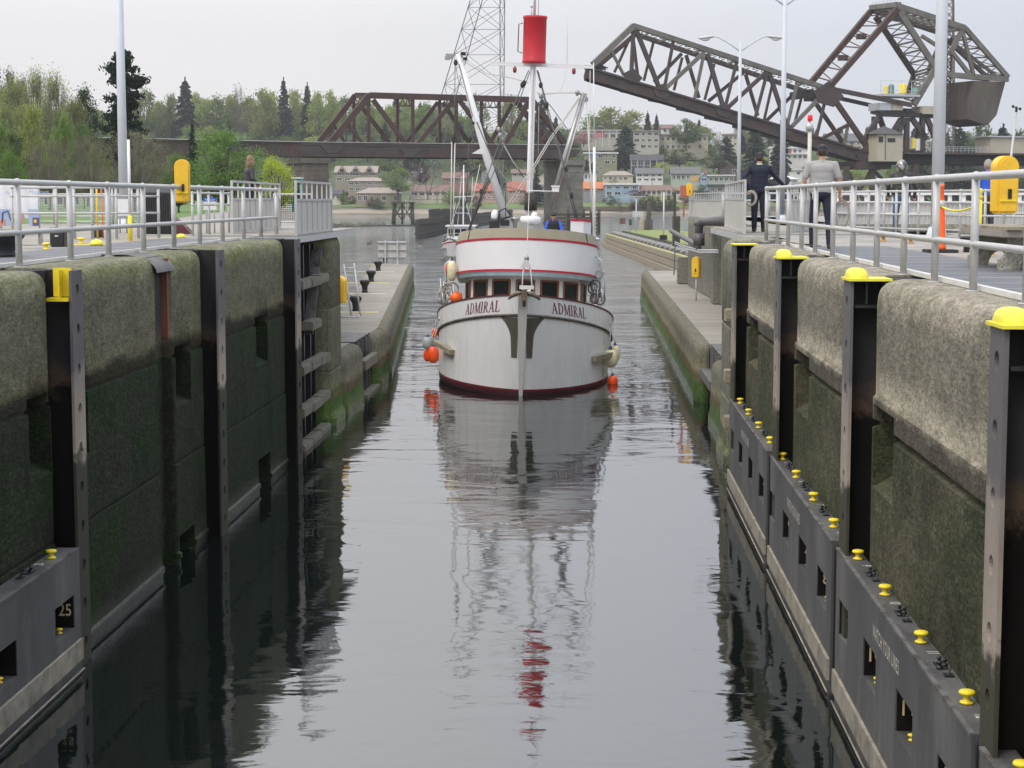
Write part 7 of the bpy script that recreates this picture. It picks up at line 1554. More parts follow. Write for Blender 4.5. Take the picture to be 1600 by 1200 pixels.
b = MB(); b.bar((MX - 1.47, MY, 10.36), (MX + 2.05, MY, 10.33), .10, .09); b.bar((MX - 1.47, MY - .05, 10.43), (MX + 2.05, MY - .05, 10.40), .03, .03); b.build('crosstree', M['white'], fb)
for dx in (-.62, 1.40): b = MB(); b.lathe([(.035, 0), (.06, .03), (.07, .16), (.03, .19), (.02, .24)], (MX + dx, MY - .02, 10.08), 12); b.build('deck_light', pm('lamp_red', (.22, .02, .03), .3), fb)
b = MB(); b.tube([(MX - .1, MY, 12.0), (MX - .1, MY, 12.3)], .02, 6); b.ell((MX - .1, MY, 12.33), .05, n=8, m=6); b.tube([(MX + .13, MY, 12.0), (MX + .13, MY, 13.6)], .012, 6); b.build('antenna', M['rail'], fb)
b = MB(); b.tube([bl(886, 100, 62), bl(887, 20, 62)], .008, 5); b.tube([bl(886, 99, 62), bl(882, 128, 62), bl(874, 145, 62)], .005, 4); b.build('antenna', M['rail'], fb)
# poles and booms
b = MB(); b.tube([bl(797, 362, 61.2), bl(757, 235, 61.2), bl(716, 84, 61)], [.14, .125, .10], 12); bm1 = b.build('boom', M['white'], fb)
b = MB(); b.lathe([(.16, 0), (.16, .09)], bl(745, 193, 61.2), 12, (-.3, 0, 1)); b.lathe([(.19, 0), (.19, .06)], bl(790, 342, 61.2), 12, (-.3, 0, 1)); b.build('collar', M['rubber'], bm1)
b = MB(); p0, p1, p2 = bl(737, 240, 61.1), bl(754, 230, 61.1), bl(757, 241, 61.1); b.poly([p0, p1, p2], (0, .04, 0)); b.build('boom_bracket', M['white'], bm1)
for (x_, y_, s_) in ((702, 88, .24), (699, 91, .16), (724, 84, .16), (727, 92, .14)): b = MB(); p = bl(x_, y_, 60.9); b.box(p, (s_, .15, s_ * .7)); b.box(p - Vector((0, .08, .02)), (s_ * .8, .02, s_ * .5)); b.bar(p, bl(715, 84, 61), .03); b.build('floodlight', M['alu'] if x_ < 710 else M['blackm'], bm1)
b = MB(); b.tube([bl(852, 352, 61.5), bl(912, 146, 61.5)], [.10, .085], 12); b.tube([bl(857, 352, 61.3), bl(916, 147, 61.3)], [.03, .03], 6); b.tube([bl(905, 145, 61.5), bl(917, 149, 61.5)], .06, 6); b.build('stabiliser_pole', M['alu'], fb)
b = MB(); b.tube([bl(929, 374, 60), bl(928.5, 230, 60)], .045, 8); b.tube([bl(928.5, 230, 60), bl(927.5, 98, 60)], .016, 6); b.lathe([(.10, 0), (.17, .06), (.17, .10), (.05, .13)], bl(929, 374, 60) - Vector((0, 0, .06)), 14); b.build('whip_antenna', M['white'], fb)
b = MB(); b.tube([bl(824, 298, 60.8), bl(870, 299, 60.8)], .02, 6); b.box(bl(868, 296, 60.8), (.24, .2, .16)); b.box(bl(868, 291, 60.8), (.3, .25, .05)); b.build('loudhailer', M['white'], fb)
b = MB(); p = bl(829, 344, 59.3); b.lathe([(.2, -.12), (.34, -.08), (.35, .0), (.345, .07), (.30, .12), (.1, .14)], p, 24); b.tube([p - Vector((0, 0, 1.2)), p - Vector((0, 0, .1))], .12, 10); b.build('radar_dome', M['white'], fb)
b = MB(); b.ell(bl(835, 336, 59.6), (.11, .11, .09)); b.build('gps_dome', M['white'], fb)
a, c = bl(891, 381, 60.6), bl(924, 346, 60.6); b = MB(); b.poly([(a.x, 7.6, a.z - .5), (c.x - .26, 7.6, a.z - .5), (c.x, 7.95, a.z - .5), (c.x, 8.6, a.z - .5), (a.x, 8.6, a.z - .5)], (0, 0, c.z - a.z + .5)); ex = b.build('funnel_casing', M['white'], fb)
b = MB(); b.poly([(a.x - .02, 7.58, c.z), (c.x - .25, 7.58, c.z), (c.x + .02, 7.94, c.z - .03), (c.x + .02, 8.62, c.z - .03), (a.x - .02, 8.62, c.z)], (0, 0, .07)); b.build('casing_trim', M['red'], ex)
b = MB(); p = bl(773, 342, 59.5); b.lathe([(.10, -.02), (.13, .05), (.12, .2), (.05, .3)], p, 14); b.build('search_light', M['white'], fb)
b = MB(); b.box(p - Vector((.0, 0, .25)), (.34, .3, .36)); b.box(bl(789, 348, 59.6), (.3, .3, .2)); b.tube([bl(778, 352, 59.4), bl(780, 330, 59.4), bl(790, 325, 59.4), bl(797, 336, 59.4)], .03, 6); b.build('winch', M['blackm'], fb)
b = MB(); p = bl(805, 342, 59.6); b.lathe([(.06, -.5), (.07, -.1), (.16, -.02), (.16, .05)], p, 14); b.build('vent', M['alu'], fb)
b = MB(); b.lathe([(.22, 0), (.22, .62)], bl(829, 329, 61.9), 4); b.build('mast_box', M['timberd'], fb)
# rigging
def rig(pts, r, mat, nm='rigging_line', blocks=()):
    b = MB(); b.tube([bl(*p) for p in pts], r, 5); o = b.build(nm, mat, fb)
    for q in blocks: b = MB(); b.ell(bl(*q), (.07, .05, .11), n=8, m=6); b.build('block', M['alu'] if mat is not M['cable'] else M['rubber'], o)
CB, WL = M['cable'], M['wirel']
rig([(826, 110, 61.9), (816, 133, 61.5), (787, 205, 60.5), (752, 300, 60), (734, 362, 59.6)], .018, CB, blocks=((816, 133, 61.5), (819, 130, 61.4), (752, 300, 60)))
rig([(828, 112, 61.9), (803, 180, 61), (772, 268, 60.3), (741, 340, 60)], .016, CB); rig([(763, 281, 60), (748, 315, 60), (733, 360, 60)], .045, M['timberd'])
rig([(839, 110, 61.9), (846, 135, 61.5), (857, 182, 61), (869, 215, 61), (883, 263, 60.5), (903, 345, 60)], .022, CB, blocks=((845, 133, 61.5), (854, 165, 61), (884, 265, 60.5), (893, 305, 60.2)))
rig([(841, 112, 61.9), (863, 195, 61), (880, 262, 60.4), (899, 342, 60)], .018, CB); rig([(840, 145, 61.7), (847, 150, 61.6), (864, 170, 61.6), (885, 200, 61.6)], .015, CB)
rig([(842, 148, 61.7), (870, 145, 61.6), (902, 145, 61.5)], .02, WL, blocks=((845, 150, 61.6), (902, 145, 61.5))); rig([(905, 152, 61.4), (860, 215, 61.3), (832, 262, 61.3), (790, 325, 60.5)], .022, WL)
rig([(907, 152, 61.4), (862, 217, 61.3), (834, 264, 61.3), (800, 318, 60.5)], .018, WL); rig([(916, 152, 61.4), (921, 240, 60.8), (926, 322, 60.2), (927, 372, 60)], .022, WL, blocks=((916, 155, 61.4),)); rig([(922, 110, 61.5), (921, 250, 60.8), (924, 330, 60)], .012, WL)
rig([(711, 104, 60.9), (710, 212, 60.2)], .014, CB, blocks=((712, 98, 60.9), (709, 215, 60.2), (709, 220, 60.2))); rig([(706, 222, 60.2), (705, 300, 60), (704, 372, 59.6)], .02, WL); rig([(711, 222, 60.2), (709, 300, 60), (708, 372, 59.6)], .02, WL)
rig([(717, 100, 60.9), (738, 180, 60.9), (733, 218, 60.6), (727, 340, 60)], .014, CB, blocks=((734, 218, 60.6),)); rig([(726, 92, 60.9), (760, 115, 61), (800, 122, 61.4), (826, 130, 61.8)], .012, WL)
rig([(780, 203, 61), (781, 215, 61), (800, 250, 61), (820, 280, 61.3)], .02, WL, blocks=((779, 203, 61), (781, 212, 61), (784, 218, 61))); rig([(780, 214, 61), (790, 236, 61), (818, 276, 61.2)], .016, CB)
rig([(750, 257, 60.6), (741, 300, 60.3), (731, 336, 60)], .014, WL); rig([(830, 200, 61.8), (842, 165, 61.8), (841, 240, 61.5)], .010, WL); rig([(770, 250, 60.6), (783, 290, 60.6), (815, 298, 60.8)], .012, CB); rig([(745, 190, 61), (790, 300, 60.8), (790, 340, 60.5)], .02, CB)
rig([(829, 250, 61.7), (826, 320, 57), (823.5, 398, 52.6)], .012, WL, blocks=((823, 404, 52.5),)); rig([(730, 160, 61), (775, 260, 61), (800, 292, 61)], .01, WL)
for dx in (-1, 1): rig([(823 + dx * 3, 413, 52.5), (823.5 + dx * 6, 425, 52.4), (823.5 + dx * 8, 452, 52.1)], .022, M['wirel'], 'chain')
b = MB(); p = bl(822, 413, 52.4); b.poly([p + Vector((-.17, 0, -.1)), p + Vector((.17, 0, -.1)), p + Vector((.05, 0, .12)), p + Vector((-.05, 0, .12))], (0, .06, 0)); b.build('bridle_plate', M['stem'], fb)
b = MB(); b.box(bl(823, 449, 51.9), (.42, .12, .1)); b.lathe([(.1, -.13), (.05, -.05), (.05, .05), (.1, .13)], bl(822, 456, 51.8), 12, (1, 0, 0)); b.build('bow_roller', M['stem'], fb)
b = MB(); c = bl(819, 462, 51.55)
for s_ in (-1, 1): b.tube([c + Vector((s_ * .05, 0, .08)), c + Vector((s_ * .22, 0, .06)), c + Vector((s_ * .36, .05, -.02)), c + Vector((s_ * .46, .08, -.12))], [.05, .07, .06, .02], 8)
b.box(c + Vector((0, -.02, .02)), (.16, .16, .32)); b.tube([c + Vector((0, 0, -.1)), c + Vector((0, .2, -.3))], .05, 8); b.build('anchor', M['bronze'], fb)
# side gear
random.seed(4)
for side, cx, cy in ((-1, 699, 456), (1, 934, 452)):
    b = MB(); base_ = bl(cx, cy + 20, 58.5)
    for k in range(9): p = base_ + Vector((random.uniform(-.25, .25), random.uniform(-.3, .3), 0)); b.tube([p, p + Vector((random.uniform(-.12, .12) , 0, random.uniform(.3, .9)))], .025, 5)
    b.tube([base_ + Vector((.0, 0, 0)), base_ + Vector((side * .1, 0, 1.3)), base_ + Vector((side * -.1, 0, 1.5))], .035, 6); b.build('davit_gear', M['galv'], fb)
    b = MB()
    for k in range(5):
        c = base_ + Vector((random.uniform(-.2, .2), random.uniform(-.2, .1), random.uniform(.1, .55))); rr = random.uniform(.12, .2); b.tube([c + Vector((rr * math.cos(t), .05 * math.sin(3 * t), rr * math.sin(t) * 1.2)) for t in [i * math.pi / 6 for i in range(12)]], .028, 5, closed=True)
    b.build('rope_coil', M['rope'] if side < 0 else M['cable'], fb)
b = MB(); p = bl(944, 425, 58.5); b.bar(bl(926, 424, 59), p, .12, .05); b.bar(p, bl(936, 440, 58.6), .04); b.bar(bl(940, 426, 58.6), bl(938, 440, 58.6), .04); b.bar(bl(929, 427, 58.6), bl(936, 437, 58.6), .04); b.build('side_bracket', M['galv'], fb)
for (cx, cy, w_, h_) in ((713, 465, .42, .36), (708, 469, .3, .22)):
    pass
def ragbag(cx, cy, D, w_, h_, lab):
    g_ = random.Random(int(cx)); b = MB(); c = at(cx, cy, D); n, m_ = 16, 10; vs = []
    for i in range(m_ + 1):
        for k in range(n):
            t, a = math.pi * min(max(i / m_, .02), .98), 2 * math.pi * k / n; v = Vector((math.sin(t) * math.cos(a), math.sin(t) * math.sin(a), math.cos(t))); r_ = 1 + .35 * noise.noise(v * 2.3 + Vector((cx, 0, 0))); vs.append(c + Vector((v.x * w_ / 2 * r_, v.y * .2 * r_, v.z * h_ / 2 * r_)))
    b.add(vs, [(i * n + k, (i + 1) * n + k, (i + 1) * n + (k + 1) % n, i * n + (k + 1) % n) for i in range(m_) for k in range(n)], True); tag(b.build('oilskin_bundle', M['orange']), lab, 'bundle')
ragbag(713, 465, 58.2, .40, .38, 'crumpled orange bundle on the side deck left of the wheelhouse'); ragbag(930, 484, 58.0, .46, .24, 'orange bundle on the side deck right of the wheelhouse')
# hanging buoys
def buoy(px, py, D, wpx, hpx, mat, lab, line_to=None, capr=.35):
    c = at(px, py, D); w_ = wpx / 2800 * D / 2; h_ = hpx / 2800 * D / 2; g = empty('hanging_buoy', (c.x, c.y, c.z - h_), lab, 'buoy', 'fender buoys hung round the fishing boat')
    b = MB(); prof = []
    for i in range(13): t = math.pi * i / 12; prof.append((max(w_ * math.sin(t) ** .8 * (1 - .14 * math.cos(t)) if False else w_ * max(math.sin(t), 0) ** .75, .004), -h_ * math.cos(t)))
    b.lathe(prof, c, 20); b.build('body', mat, g)
    b = MB(); b.lathe([(w_ * capr * 1.5, h_ * .80), (w_ * capr * 1.1, h_ * .98), (w_ * .2, h_ * 1.12), (w_ * .2, h_ * 1.3), (.01, h_ * 1.35)], c, 16); b.build('cap', M['navy'], g)
    if line_to: b = MB(); b.tube([c + Vector((0, 0, h_ * 1.25)), at(line_to[0], line_to[1], D + .2)], .012, 5); b.build('line', M['wirel'], g)
buoy(677, 554, 58.3, 18, 27, M['buoy'], 'bright orange buoy in front of the other two at the left bow', (682, 515)); buoy(668, 536, 58.6, 16, 20, M['buoyg'], 'grey buoy with dark cap at the left bow', (681, 510)); buoy(668, 555, 58.8, 13, 20, M['buoy'], 'orange buoy partly hidden behind the front one at the left bow', (681, 512)); buoy(679, 520, 59.6, 8, 17, M['buoy'], 'small orange buoy tucked high against the left side of the hull', (682, 500))
buoy(706, 423, 58.3, 15, 33, M['buoyw'], 'tall cream buoy hanging from the left corner of the flybridge', (716, 392)); buoy(701, 420, 58.8, 10, 20, M['buoy'], 'orange buoy half hidden behind the tall cream one', (716, 392))
buoy(954, 560, 56.6, 23, 29, M['buoyw'], 'round cream buoy in front at the right bow', (953, 512)); buoy(961, 552, 57.2, 16, 26, M['buoyw'], 'second cream buoy just behind the front one at the right bow', (954, 505)); buoy(957, 596, 56.4, 17, 20, M['buoy'], 'orange buoy hanging lowest, near the water at the right bow', (954, 572))
# ------------------------------------------------------------------ the second boat behind
cx2, D2 = at(716, 400, 174).x, 174
sb = empty('fishing_boat', (cx2, D2, WZ), 'smaller white troller with red sheer stripe following half hidden behind the big boat', 'fishing boat'); local(sb)
def h2(s, z): return (1.95 * (1 - (1 - min(s / 4.5, 1)) ** 2.2) ** .9 + .04) * (.80 + .2 * min(z / 1.7, 1))
def z2(s): return 1.95 - .85 * (min(s, 6) / 6) ** 1.1
def band2(zl, zh, nm, mat, off=0):
    b = MB(); S2 = [9 * (i / 22) ** 1.6 for i in range(23)]
    for side in (-1, 1):
        vs = []
        for s in S2:
            for j in range(5): z = zl(s) + (zh(s) - zl(s)) * j / 4; vs.append((side * (h2(s, z) + off), s - .5 * z * max(0, 1 - s / 4), z))
        b.add(vs, [(i * 5 + j, i * 5 + j + 1, (i + 1) * 5 + j + 1, (i + 1) * 5 + j) for i in range(22) for j in range(4)], True)
    b.build(nm, mat, sb)
band2(lambda s: .25, z2, 'hull', M['white']); band2(lambda s: -.5, lambda s: .25, 'antifouling', pm('grey_green_paint', (.3, .34, .3), .5), .01); band2(lambda s: z2(s) - .28, lambda s: z2(s) - .18, 'sheer_stripe', M['red'], .02)
b = MB(); b.b2((-1.9, 1.5, 1.0), (1.9, 9, 1.05)); b.build('deck', M['decklow'], sb)
b = MB(); b.b2((-1.3, 3.4, 1.0), (1.3, 6.4, 3.1)); w2 = b.build('cabin', M['white'], sb); b = MB(); b.b2((-1.5, 3.1, 3.1), (1.5, 6.7, 3.22)); b.build('cabin_roof', M['white'], w2)
for x in (-.95, -.32, .32, .95): b = MB(); b.b2((x - .26, 3.34, 2.2), (x + .26, 3.39, 2.85)); b.build('window', M['glass'], w2)
b = MB(); b.tube([(0, 6.8, 1), (.1, 6.8, 9.2)], [.09, .05], 8); b.bar((-.9, 6.8, 6.0), (1.1, 6.8, 6.1), .07); b.bar((-.7, 6.8, 4.4), (.7, 6.8, 4.4), .06); b.build('mast', M['white'], sb)
for x in (-1.4, -.6, .9): b = MB(); b.tube([(x * .9, 5.5, 2), (x * .75 + .4, 5.5, 8.0 if x > -1 else 5.5)], .05, 6); b.build('trolling_pole', M['alu'], sb)
b = MB(); b.tube([(-1.6, 1.2, 1.6), (-1.55, 1.2, 2.3), (-.2, 0, 2.5), (1.55, 1.2, 2.3), (1.6, 1.2, 1.6)], .03, 6); b.tube([(-1.6, 3.5, 1.4), (-.2, 6.5, 6.0)], .03, 5); b.tube([(1.6, 3.5, 1.4), (.2, 6.5, 6.0)], .03, 5); b.build('pulpit_rail', M['rail'], sb)
b = MB(); b.tube([(-.2, -.6, 1.8), (-.8, -1.0, 2.0), (-1.4, -.6, 1.7)], .07, 6); b.build('anchor', M['blackm'], sb)
# ducks
for i, (px, py) in enumerate(((577, 381), (657, 381))):
    q = atz(px, py, WZ); g = local(empty('duck', q, ['brown duck swimming just above the signboard', 'brown duck swimming between the signboard and second boat'][i], 'duck'))
    b = MB(); b.ell((0, 0, .06), (.30, .14, .12)); b.cap((.2, 0, .1), (.3, 0, .33), .07, .05); b.ell((.34, 0, .38), (.09, .06, .065)); b.cap((.40, 0, .37), (.49, 0, .355), .03, .015); b.cap((-.22, 0, .1), (-.38, 0, .17), .07, .02); b.build('body', pm('duck_brown', (.11, .085, .06), .8), g)

# ------------------------------------------------------------------ people
def organic(b, name, mat, parent, voxel=.012, smooth=4):
    me = bpy.data.meshes.new(name); me.from_pydata([tuple(v) for v in b.v], [], b.f); o = bpy.data.objects.new(name, me); COL.objects.link(o)
    bm = bmesh.new(); bm.from_mesh(me); bmesh.ops.recalc_face_normals(bm, faces=bm.faces); bm.to_mesh(me); bm.free()
    md = o.modifiers.new('r', 'REMESH'); md.mode = 'VOXEL'; md.voxel_size = voxel; md.use_smooth_shade = True
    ms = o.modifiers.new('s', 'SMOOTH'); ms.iterations = smooth; ms.factor = .5
    dg = bpy.context.evaluated_depsgraph_get(); m2 = bpy.data.meshes.new_from_object(o.evaluated_get(dg)); o.modifiers.clear(); o.data = m2; m2.materials.append(mat)
    o.parent = parent; OFF[o] = Vector((0, 0, 0)); return o
skin = pm('skin', (.46, .25, .17), .5, 0, .06, 12); hairg = pm('hair_grey', (.30, .27, .24), .7, 0, .25, 30); hairb = pm('hair_blonde', (.20, .125, .07), .6, 0, .3, 30); haird = pm('hair_dark', (.05, .035, .025), .6, 0, .2, 30)
cl_navy = pm('cloth_navy', (.012, .016, .032), .85, 0, .25, 6, .2, 40); cl_navy2 = pm('cloth_navy_trousers', (.014, .017, .034), .85, 0, .3, 5, .2, 40); cl_grey = pm('cloth_grey_polo', (.33, .32, .31), .85, 0, .06, 4, .25, 25)
cl_black = pm('leather_black', (.026, .024, .024), .5, 0, .3, 6, .3, 25); cl_jean = pm('denim', (.06, .11, .20), .85, 0, .2, 8, .2, 60); cl_blue = pm('cloth_royal_blue', (.03, .10, .55), .8, 0, .08, 5, .2, 25); cl_char = pm('cloth_charcoal', (.05, .05, .055), .85, 0, .2, 6)
shoe = pm('shoe_dark', (.03, .025, .022), .6); capm = pm('cap_navy', (.018, .022, .035), .8); helm = pm('helmet_shell', (.10, .09, .09), .15, .3, .6, 6, col2=(.55, .55, .55), c2amt=(.5, .6)); cl_pat = pm('cloth_pattern', (.5, .45, .35), .8, 0, .6, 18, col2=(.08, .1, .06)); eyem = pm('eye_dark', (.02, .015, .012), .2); lip = pm('lip', (.35, .12, .10), .5)
cl_white = pm('cloth_white', (.6, .6, .6), .8); cl_vest = pm('vest_black', (.015, .015, .018), .8, 0, .2, 6, .2, 20)
def V(*a): return Vector(a)
def person(lab, loc, rot, top, legs, head='cap', hair=None, H=1.78, arms=None, short=False, stance=.11, lean=0, bulk=1.0, vest=None, hatm=None, parent_z=None, stride=0.0, inner=None, headturn=0):
    g = empty('person', loc, lab, 'person'); local(g); g.rotation_euler = (0, 0, rot); s = H / 1.78; k = bulk
    sh = {-1: V(-.195 * k, lean * .3, 1.45), 1: V(.195 * k, lean * .3, 1.45)}
    if arms is None: arms = {-1: (V(-.265 * k, 0, 1.17), V(-.27 * k, .06, .93)), 1: (V(.265 * k, 0, 1.17), V(.27 * k, .06, .93))}
    an = {-1: V(-stance, stride, .09), 1: V(stance * 1.1, -stride, .09)}; kn = {-1: V(-stance * .98, .02 + stride * .6, .50), 1: V(stance * 1.05, .02 - stride * .4, .50)}; hp_ = {-1: V(-.09, 0, .92), 1: V(.09, 0, .92)}
    S = lambda v: v * s
    def cap(b, p, q, r1, r2): b.cap(S(p), S(q), r1 * s, r2 * s)
    def ell(b, c, r, rt=None): b.ell(S(c), tuple(x * s for x in r), rt)
    hc = V(0, .02 + lean * .4, 1.655); tr = Matrix.Rotation(headturn, 3, 'Z')
    def T(v): return hc + tr @ (v - hc)
    # the body, one skin
    b = MB(); ell(b, hc + V(0, 0, .01), (.078, .095, .115)); ell(b, T(hc + V(0, .03, -.05)), (.058, .065, .065)); cap(b, T(hc + V(0, .088, .0)), T(hc + V(0, .108, -.025)), .010, .014)
    for x in (-1, 1): ell(b, T(hc + V(x * .08, -.005, -.01)), (.012, .02, .032))
    cap(b, V(0, lean * .3 - .005, 1.45), hc - V(0, .02, .08), .062, .055); ell(b, V(0, lean * .3, 1.36), (.165 * k, .10, .14)); ell(b, V(0, lean * .2, 1.18), (.145 * k, .095, .16)); ell(b, V(0, 0, .98), (.16 * k, .105, .12))
    for x in (-1, 1):
        e_, w_ = arms[x]; cap(b, V(x * .05, lean * .3, 1.445), sh[x] - V(x * .03, 0, .02), .05, .045); cap(b, sh[x] - V(x * .03, 0, .02), e_, .046, .038); cap(b, e_, w_, .04, .027)
        d = (w_ - e_).normalized(); lat = d.cross(V(x, .2, .1)).normalized(); nrm = d.cross(lat)
        pc = w_ + d * .055; cap(b, w_, pc, .027, .030); ell(b, pc, (.018, .04, .04)) if abs(d.z) > .6 else ell(b, pc, (.035, .035, .02))
        for f_ in range(4): L_ = (.075, .085, .08, .062)[f_]; p0 = pc + d * .03 + lat * (.027 - .018 * f_); p1 = p0 + d * L_ * .5 + nrm * .008; cap(b, p0, p1, .0095, .009); cap(b, p1, p1 + d * L_ * .42 + nrm * .022 * (1 + f_ * .2), .009, .0075)
        t0 = w_ + d * .02 + lat * .028; t1 = t0 + d * .035 + lat * .022; cap(b, t0, t1, .012, .011); cap(b, t1, t1 + d * .03 + nrm * .008, .011, .009)
        cap(b, hp_[x], kn[x], .08, .055); cap(b, kn[x], an[x], .052, .035); cap(b, an[x] - V(0, .02, .03), an[x] + V(0, .13, -.05), .035, .03)
    organic(b, 'body', skin, g, .0085, 3)
    for x in (-1, 1): b = MB(); ell(b, T(hc + V(x * .031, .087, .012)), (.012, .006, .007)); b.build('eye', eyem, g)
    b = MB(); ell(b, T(hc + V(0, .092, -.052)), (.022, .006, .006)); b.build('mouth', lip, g)
    # clothes
    b = MB(); cap(b, V(0, lean * .3, 1.44), V(0, lean * .3, 1.49), .078, .07)
    for q in range(14): u = q / 13; ell(b, V(0, lean * .3 * (1 - u), 1.385 - .40 * u), ((.192 - .022 * math.sin(math.pi * min(u * 1.15, 1))) * k * (1 + .02 * math.sin(q * 2.3)), .128 + .004 * math.sin(q * 1.7), .10))
    for x in (-1, 1):
        e_, w_ = arms[x]; cap(b, V(x * .04, lean * .3, 1.455), sh[x] - V(x * .02, 0, .015), .066, .066); d = e_ - sh[x]
        if short: cap(b, sh[x] - V(x * .02, 0, .01), sh[x] + d * .80, .066, .062)
        else: cap(b, sh[x] - V(x * .02, 0, .01), e_, .064, .052); cap(b, e_, w_ - (w_ - e_).normalized() * .0, .052, .040)
    organic(b, 'jacket' if not short else 'shirt', top, g, .013, 5)
    if vest:
        b = MB(); cap(b, V(-.10 * k, lean * .3, 1.45), V(.10 * k, lean * .3, 1.45), .082, .082)
        for q in range(12): u = q / 11; ell(b, V(0, lean * .3 * (1 - u), 1.40 - .40 * u), (.196 * k, .146, .10))
        organic(b, 'vest', vest, g, .013, 5)
    if inner: b = MB(); ell(b, V(0, .06, 1.2), (.075, .085, .26)); organic(b, 'shirt_front', inner, g, .013, 3)
    b = MB(); ell(b, V(0, -.005, .95), (.168 * k, .125, .125))
    for x in (-1, 1): cap(b, hp_[x], kn[x], .098, .078); cap(b, kn[x], an[x] + V(0, 0, .0), .076, .060)
    organic(b, 'trousers', legs, g, .013, 5)
    for x in (-1, 1): b = MB(); a = an[x]; cap(b, a - V(0, .045, .045), a + V(0, .15, -.052), .043, .036); cap(b, a + V(0, 0, .0), a - V(0, 0, .03), .042, .045); organic(b, 'shoe', shoe, g, .009, 2)
    if hair:
        b = MB(); ell(b, T(hc + V(0, -.018, .022)), (.088, .098, .115))
        if head == 'long': ell(b, T(hc + V(0, -.06, -.08)), (.088, .06, .13)); ell(b, T(hc + V(-.06, -.02, -.08)), (.03, .05, .11)); ell(b, T(hc + V(.06, -.02, -.08)), (.03, .05, .11))
        if head == 'bob': ell(b, T(hc + V(0, -.03, -.01)), (.105, .095, .105))
        organic(b, 'hair', hair, g, .010, 2)
    if head == 'cap':
        b = MB(); ell(b, T(hc + V(0, -.005, .05)), (.092, .108, .085)); ell(b, T(hc + V(0, .10, .045)), (.07, .075, .014)); organic(b, 'cap', hatm or capm, g, .008, 2)
    if head == 'helmet':
        b = MB(); ell(b, hc + V(0, -.01, .02), (.13, .15, .145)); ell(b, hc + V(0, -.02, -.06), (.115, .12, .08)); organic(b, 'helmet', helm, g, .010, 2)
    return g
def lock_x(px, D): return (px - 915) / 2800 * D
# man in navy on the right gate walkway
arms = {-1: (V(-.36, -.10, 1.20), V(-.24, -.02, .96)), 1: (V(.38, .05, 1.23), V(.60, .12, 1.02))}
g = person('man in navy sweater and trousers with a rope coil on his hip', (lock_x(1183, 42.6), 42.6, .085), 0.05, cl_navy, cl_navy2, 'cap', haird, 1.86, arms, stance=.10, bulk=1.18)
b = MB(); b.lathe([(.072, 0), (.075, .03)], (0, 0, 1.57), 16); b.build('collar', cl_white, g)
def coil(c, r, n, lab, name='rope_coil', sx=.75, tilt=.0, mat=None):
    b = MB(); rr = random.Random(int(c[0] * 100))
    for k in range(n): ra = r * rr.uniform(.85, 1.08); dx, dz = rr.uniform(-.02, .02), rr.uniform(-.03, .01); b.tube([Vector(c) + Vector((dx + ra * sx * math.cos(t), (k - n / 2) * .012 + .01 * math.sin(2 * t + k), dz + ra * math.sin(t))) for t in [i * math.pi / 12 for i in range(24)]], .010, 6, closed=True)
    tag(b.build(name, mat or M['rope']), lab, 'rope')
coil((lock_x(1170, 42.2), 42.25, .86 + .02), .17, 9, 'tan rope coil hanging at the left hip of the man in navy')
# man in grey polo shirt
arms = {-1: (V(-.295, -.02, 1.18), V(-.305, .07, .94)), 1: (V(.295, -.02, 1.18), V(.32, .07, .93))}
g = person('man in light grey polo shirt, dark trousers and cap walking away along the deck', (lock_x(1279, 31.3), 31.3, 0.0), -0.03, cl_grey, cl_navy2, 'cap', haird, 1.79, arms, True, .13, bulk=1.22, stride=.10)
b = MB(); b.tube([(-.16, -.125, .98), (-.165, -.14, .86), (-.14, -.14, .84), (-.13, -.125, .97)], .008, 5); b.build('key_ring', cl_white, g); b = MB(); b.bar((-.12, -.135, .90), (-.11, -.14, .82), .035, .02); b.build('tag', M['orange'], g)
coil((lock_x(1311, 31.5), 31.5, .62), .22, 4, 'loose pale rope loops in the right hand of the man in grey shirt', sx=.5)
# motorcyclist
arms = {-1: (V(-.33, -.03, 1.17), V(-.30, .08, .95)), 1: (V(.34, -.03, 1.17), V(.33, .03, .90))}
person('person in black leather jacket, blue jeans and shiny dark helmet seen from behind', (lock_x(1401, 44.5), 44.5, 0), .0, cl_black, cl_jean, 'helmet', None, 1.78, arms, stance=.12, bulk=1.3)
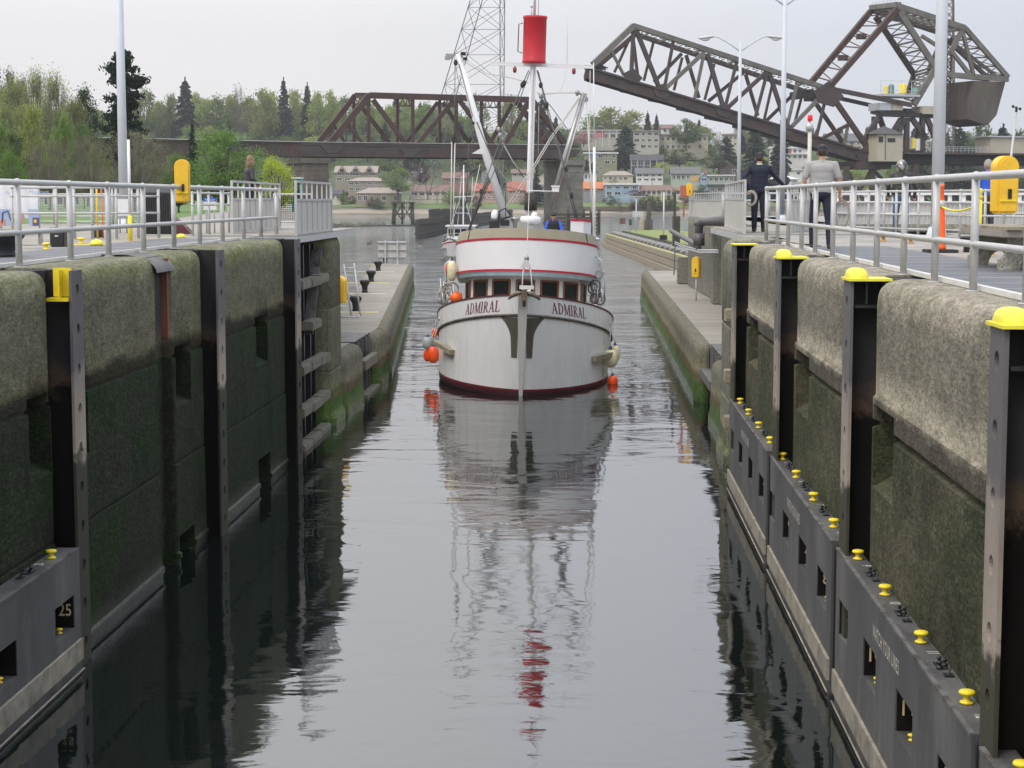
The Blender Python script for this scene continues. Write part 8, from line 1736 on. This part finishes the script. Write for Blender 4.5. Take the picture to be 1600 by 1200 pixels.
# woman in blue
arms = {-1: (V(-.24, .06, 1.20), V(-.14, .22, 1.12)), 1: (V(.25, .05, 1.19), V(.16, .22, 1.10))}
person('grey haired woman in bright blue jacket and charcoal trousers looking left', (lock_x(1534, 41.6), 41.6, 0), .55, cl_blue, cl_char, 'bob', hairg, 1.76, arms, stance=.10, bulk=1.2, lean=.06)
# woman in black on the left walkway
arms = {-1: (V(-.27, -.02, 1.20), V(-.17, .15, 1.08)), 1: (V(.27, .03, 1.20), V(.18, .2, 1.06))}
person('woman with long blonde hair in open black jacket leaning over the left walkway', (lock_x(388, 46.6), 46.6, .12), -1.05, cl_black, cl_navy2, 'long', hairb, 1.86, arms, stance=.08, bulk=.98, lean=.12, inner=cl_pat)
# captain
q = MBT @ Vector((0, 0, 0)); cpx = at(865, 360, 60.2)
arms = {-1: (V(-.27, .10, 1.2), V(-.2, .32, 1.1)), 1: (V(.27, .10, 1.2), V(.2, .32, 1.1))}
g = person('skipper in black vest over blue shirt and dark cap on the flybridge', (cpx.x, 60.2, WZ + 3.50), math.pi, cl_blue, cl_navy2, 'cap', hairg, 1.86, arms, stance=.10, bulk=1.1, vest=cl_vest, hatm=pm('cap_olive', (.035, .032, .02), .8))
b = MB()
for x in (-1, 1): b.box(Vector((x * .034, .118, 1.665 * 1.045)), (.045, .01, .022))
b.bar((-.085, .1, 1.742), (.085, .1, 1.742), .008); b.build('sunglasses', eyem, g)

# ------------------------------------------------------------------ haze
hz = MB().b2((-900, -30, -9), (900, 1560, 62)).build('haze', M['glass']); hz['kind'] = 'stuff'; hz.data.materials.clear()
m = bpy.data.materials.new('haze_air'); m.use_nodes = True; m.node_tree.nodes.clear(); o_ = m.node_tree.nodes.new('ShaderNodeOutputMaterial'); v_ = m.node_tree.nodes.new('ShaderNodeVolumePrincipled')
v_.inputs['Color'].default_value = (.93, .95, 1, 1); v_.inputs['Density'].default_value = HAZE; v_.inputs['Anisotropy'].default_value = .2; m.node_tree.links.new(v_.outputs[0], o_.inputs['Volume']); hz.data.materials.append(m)
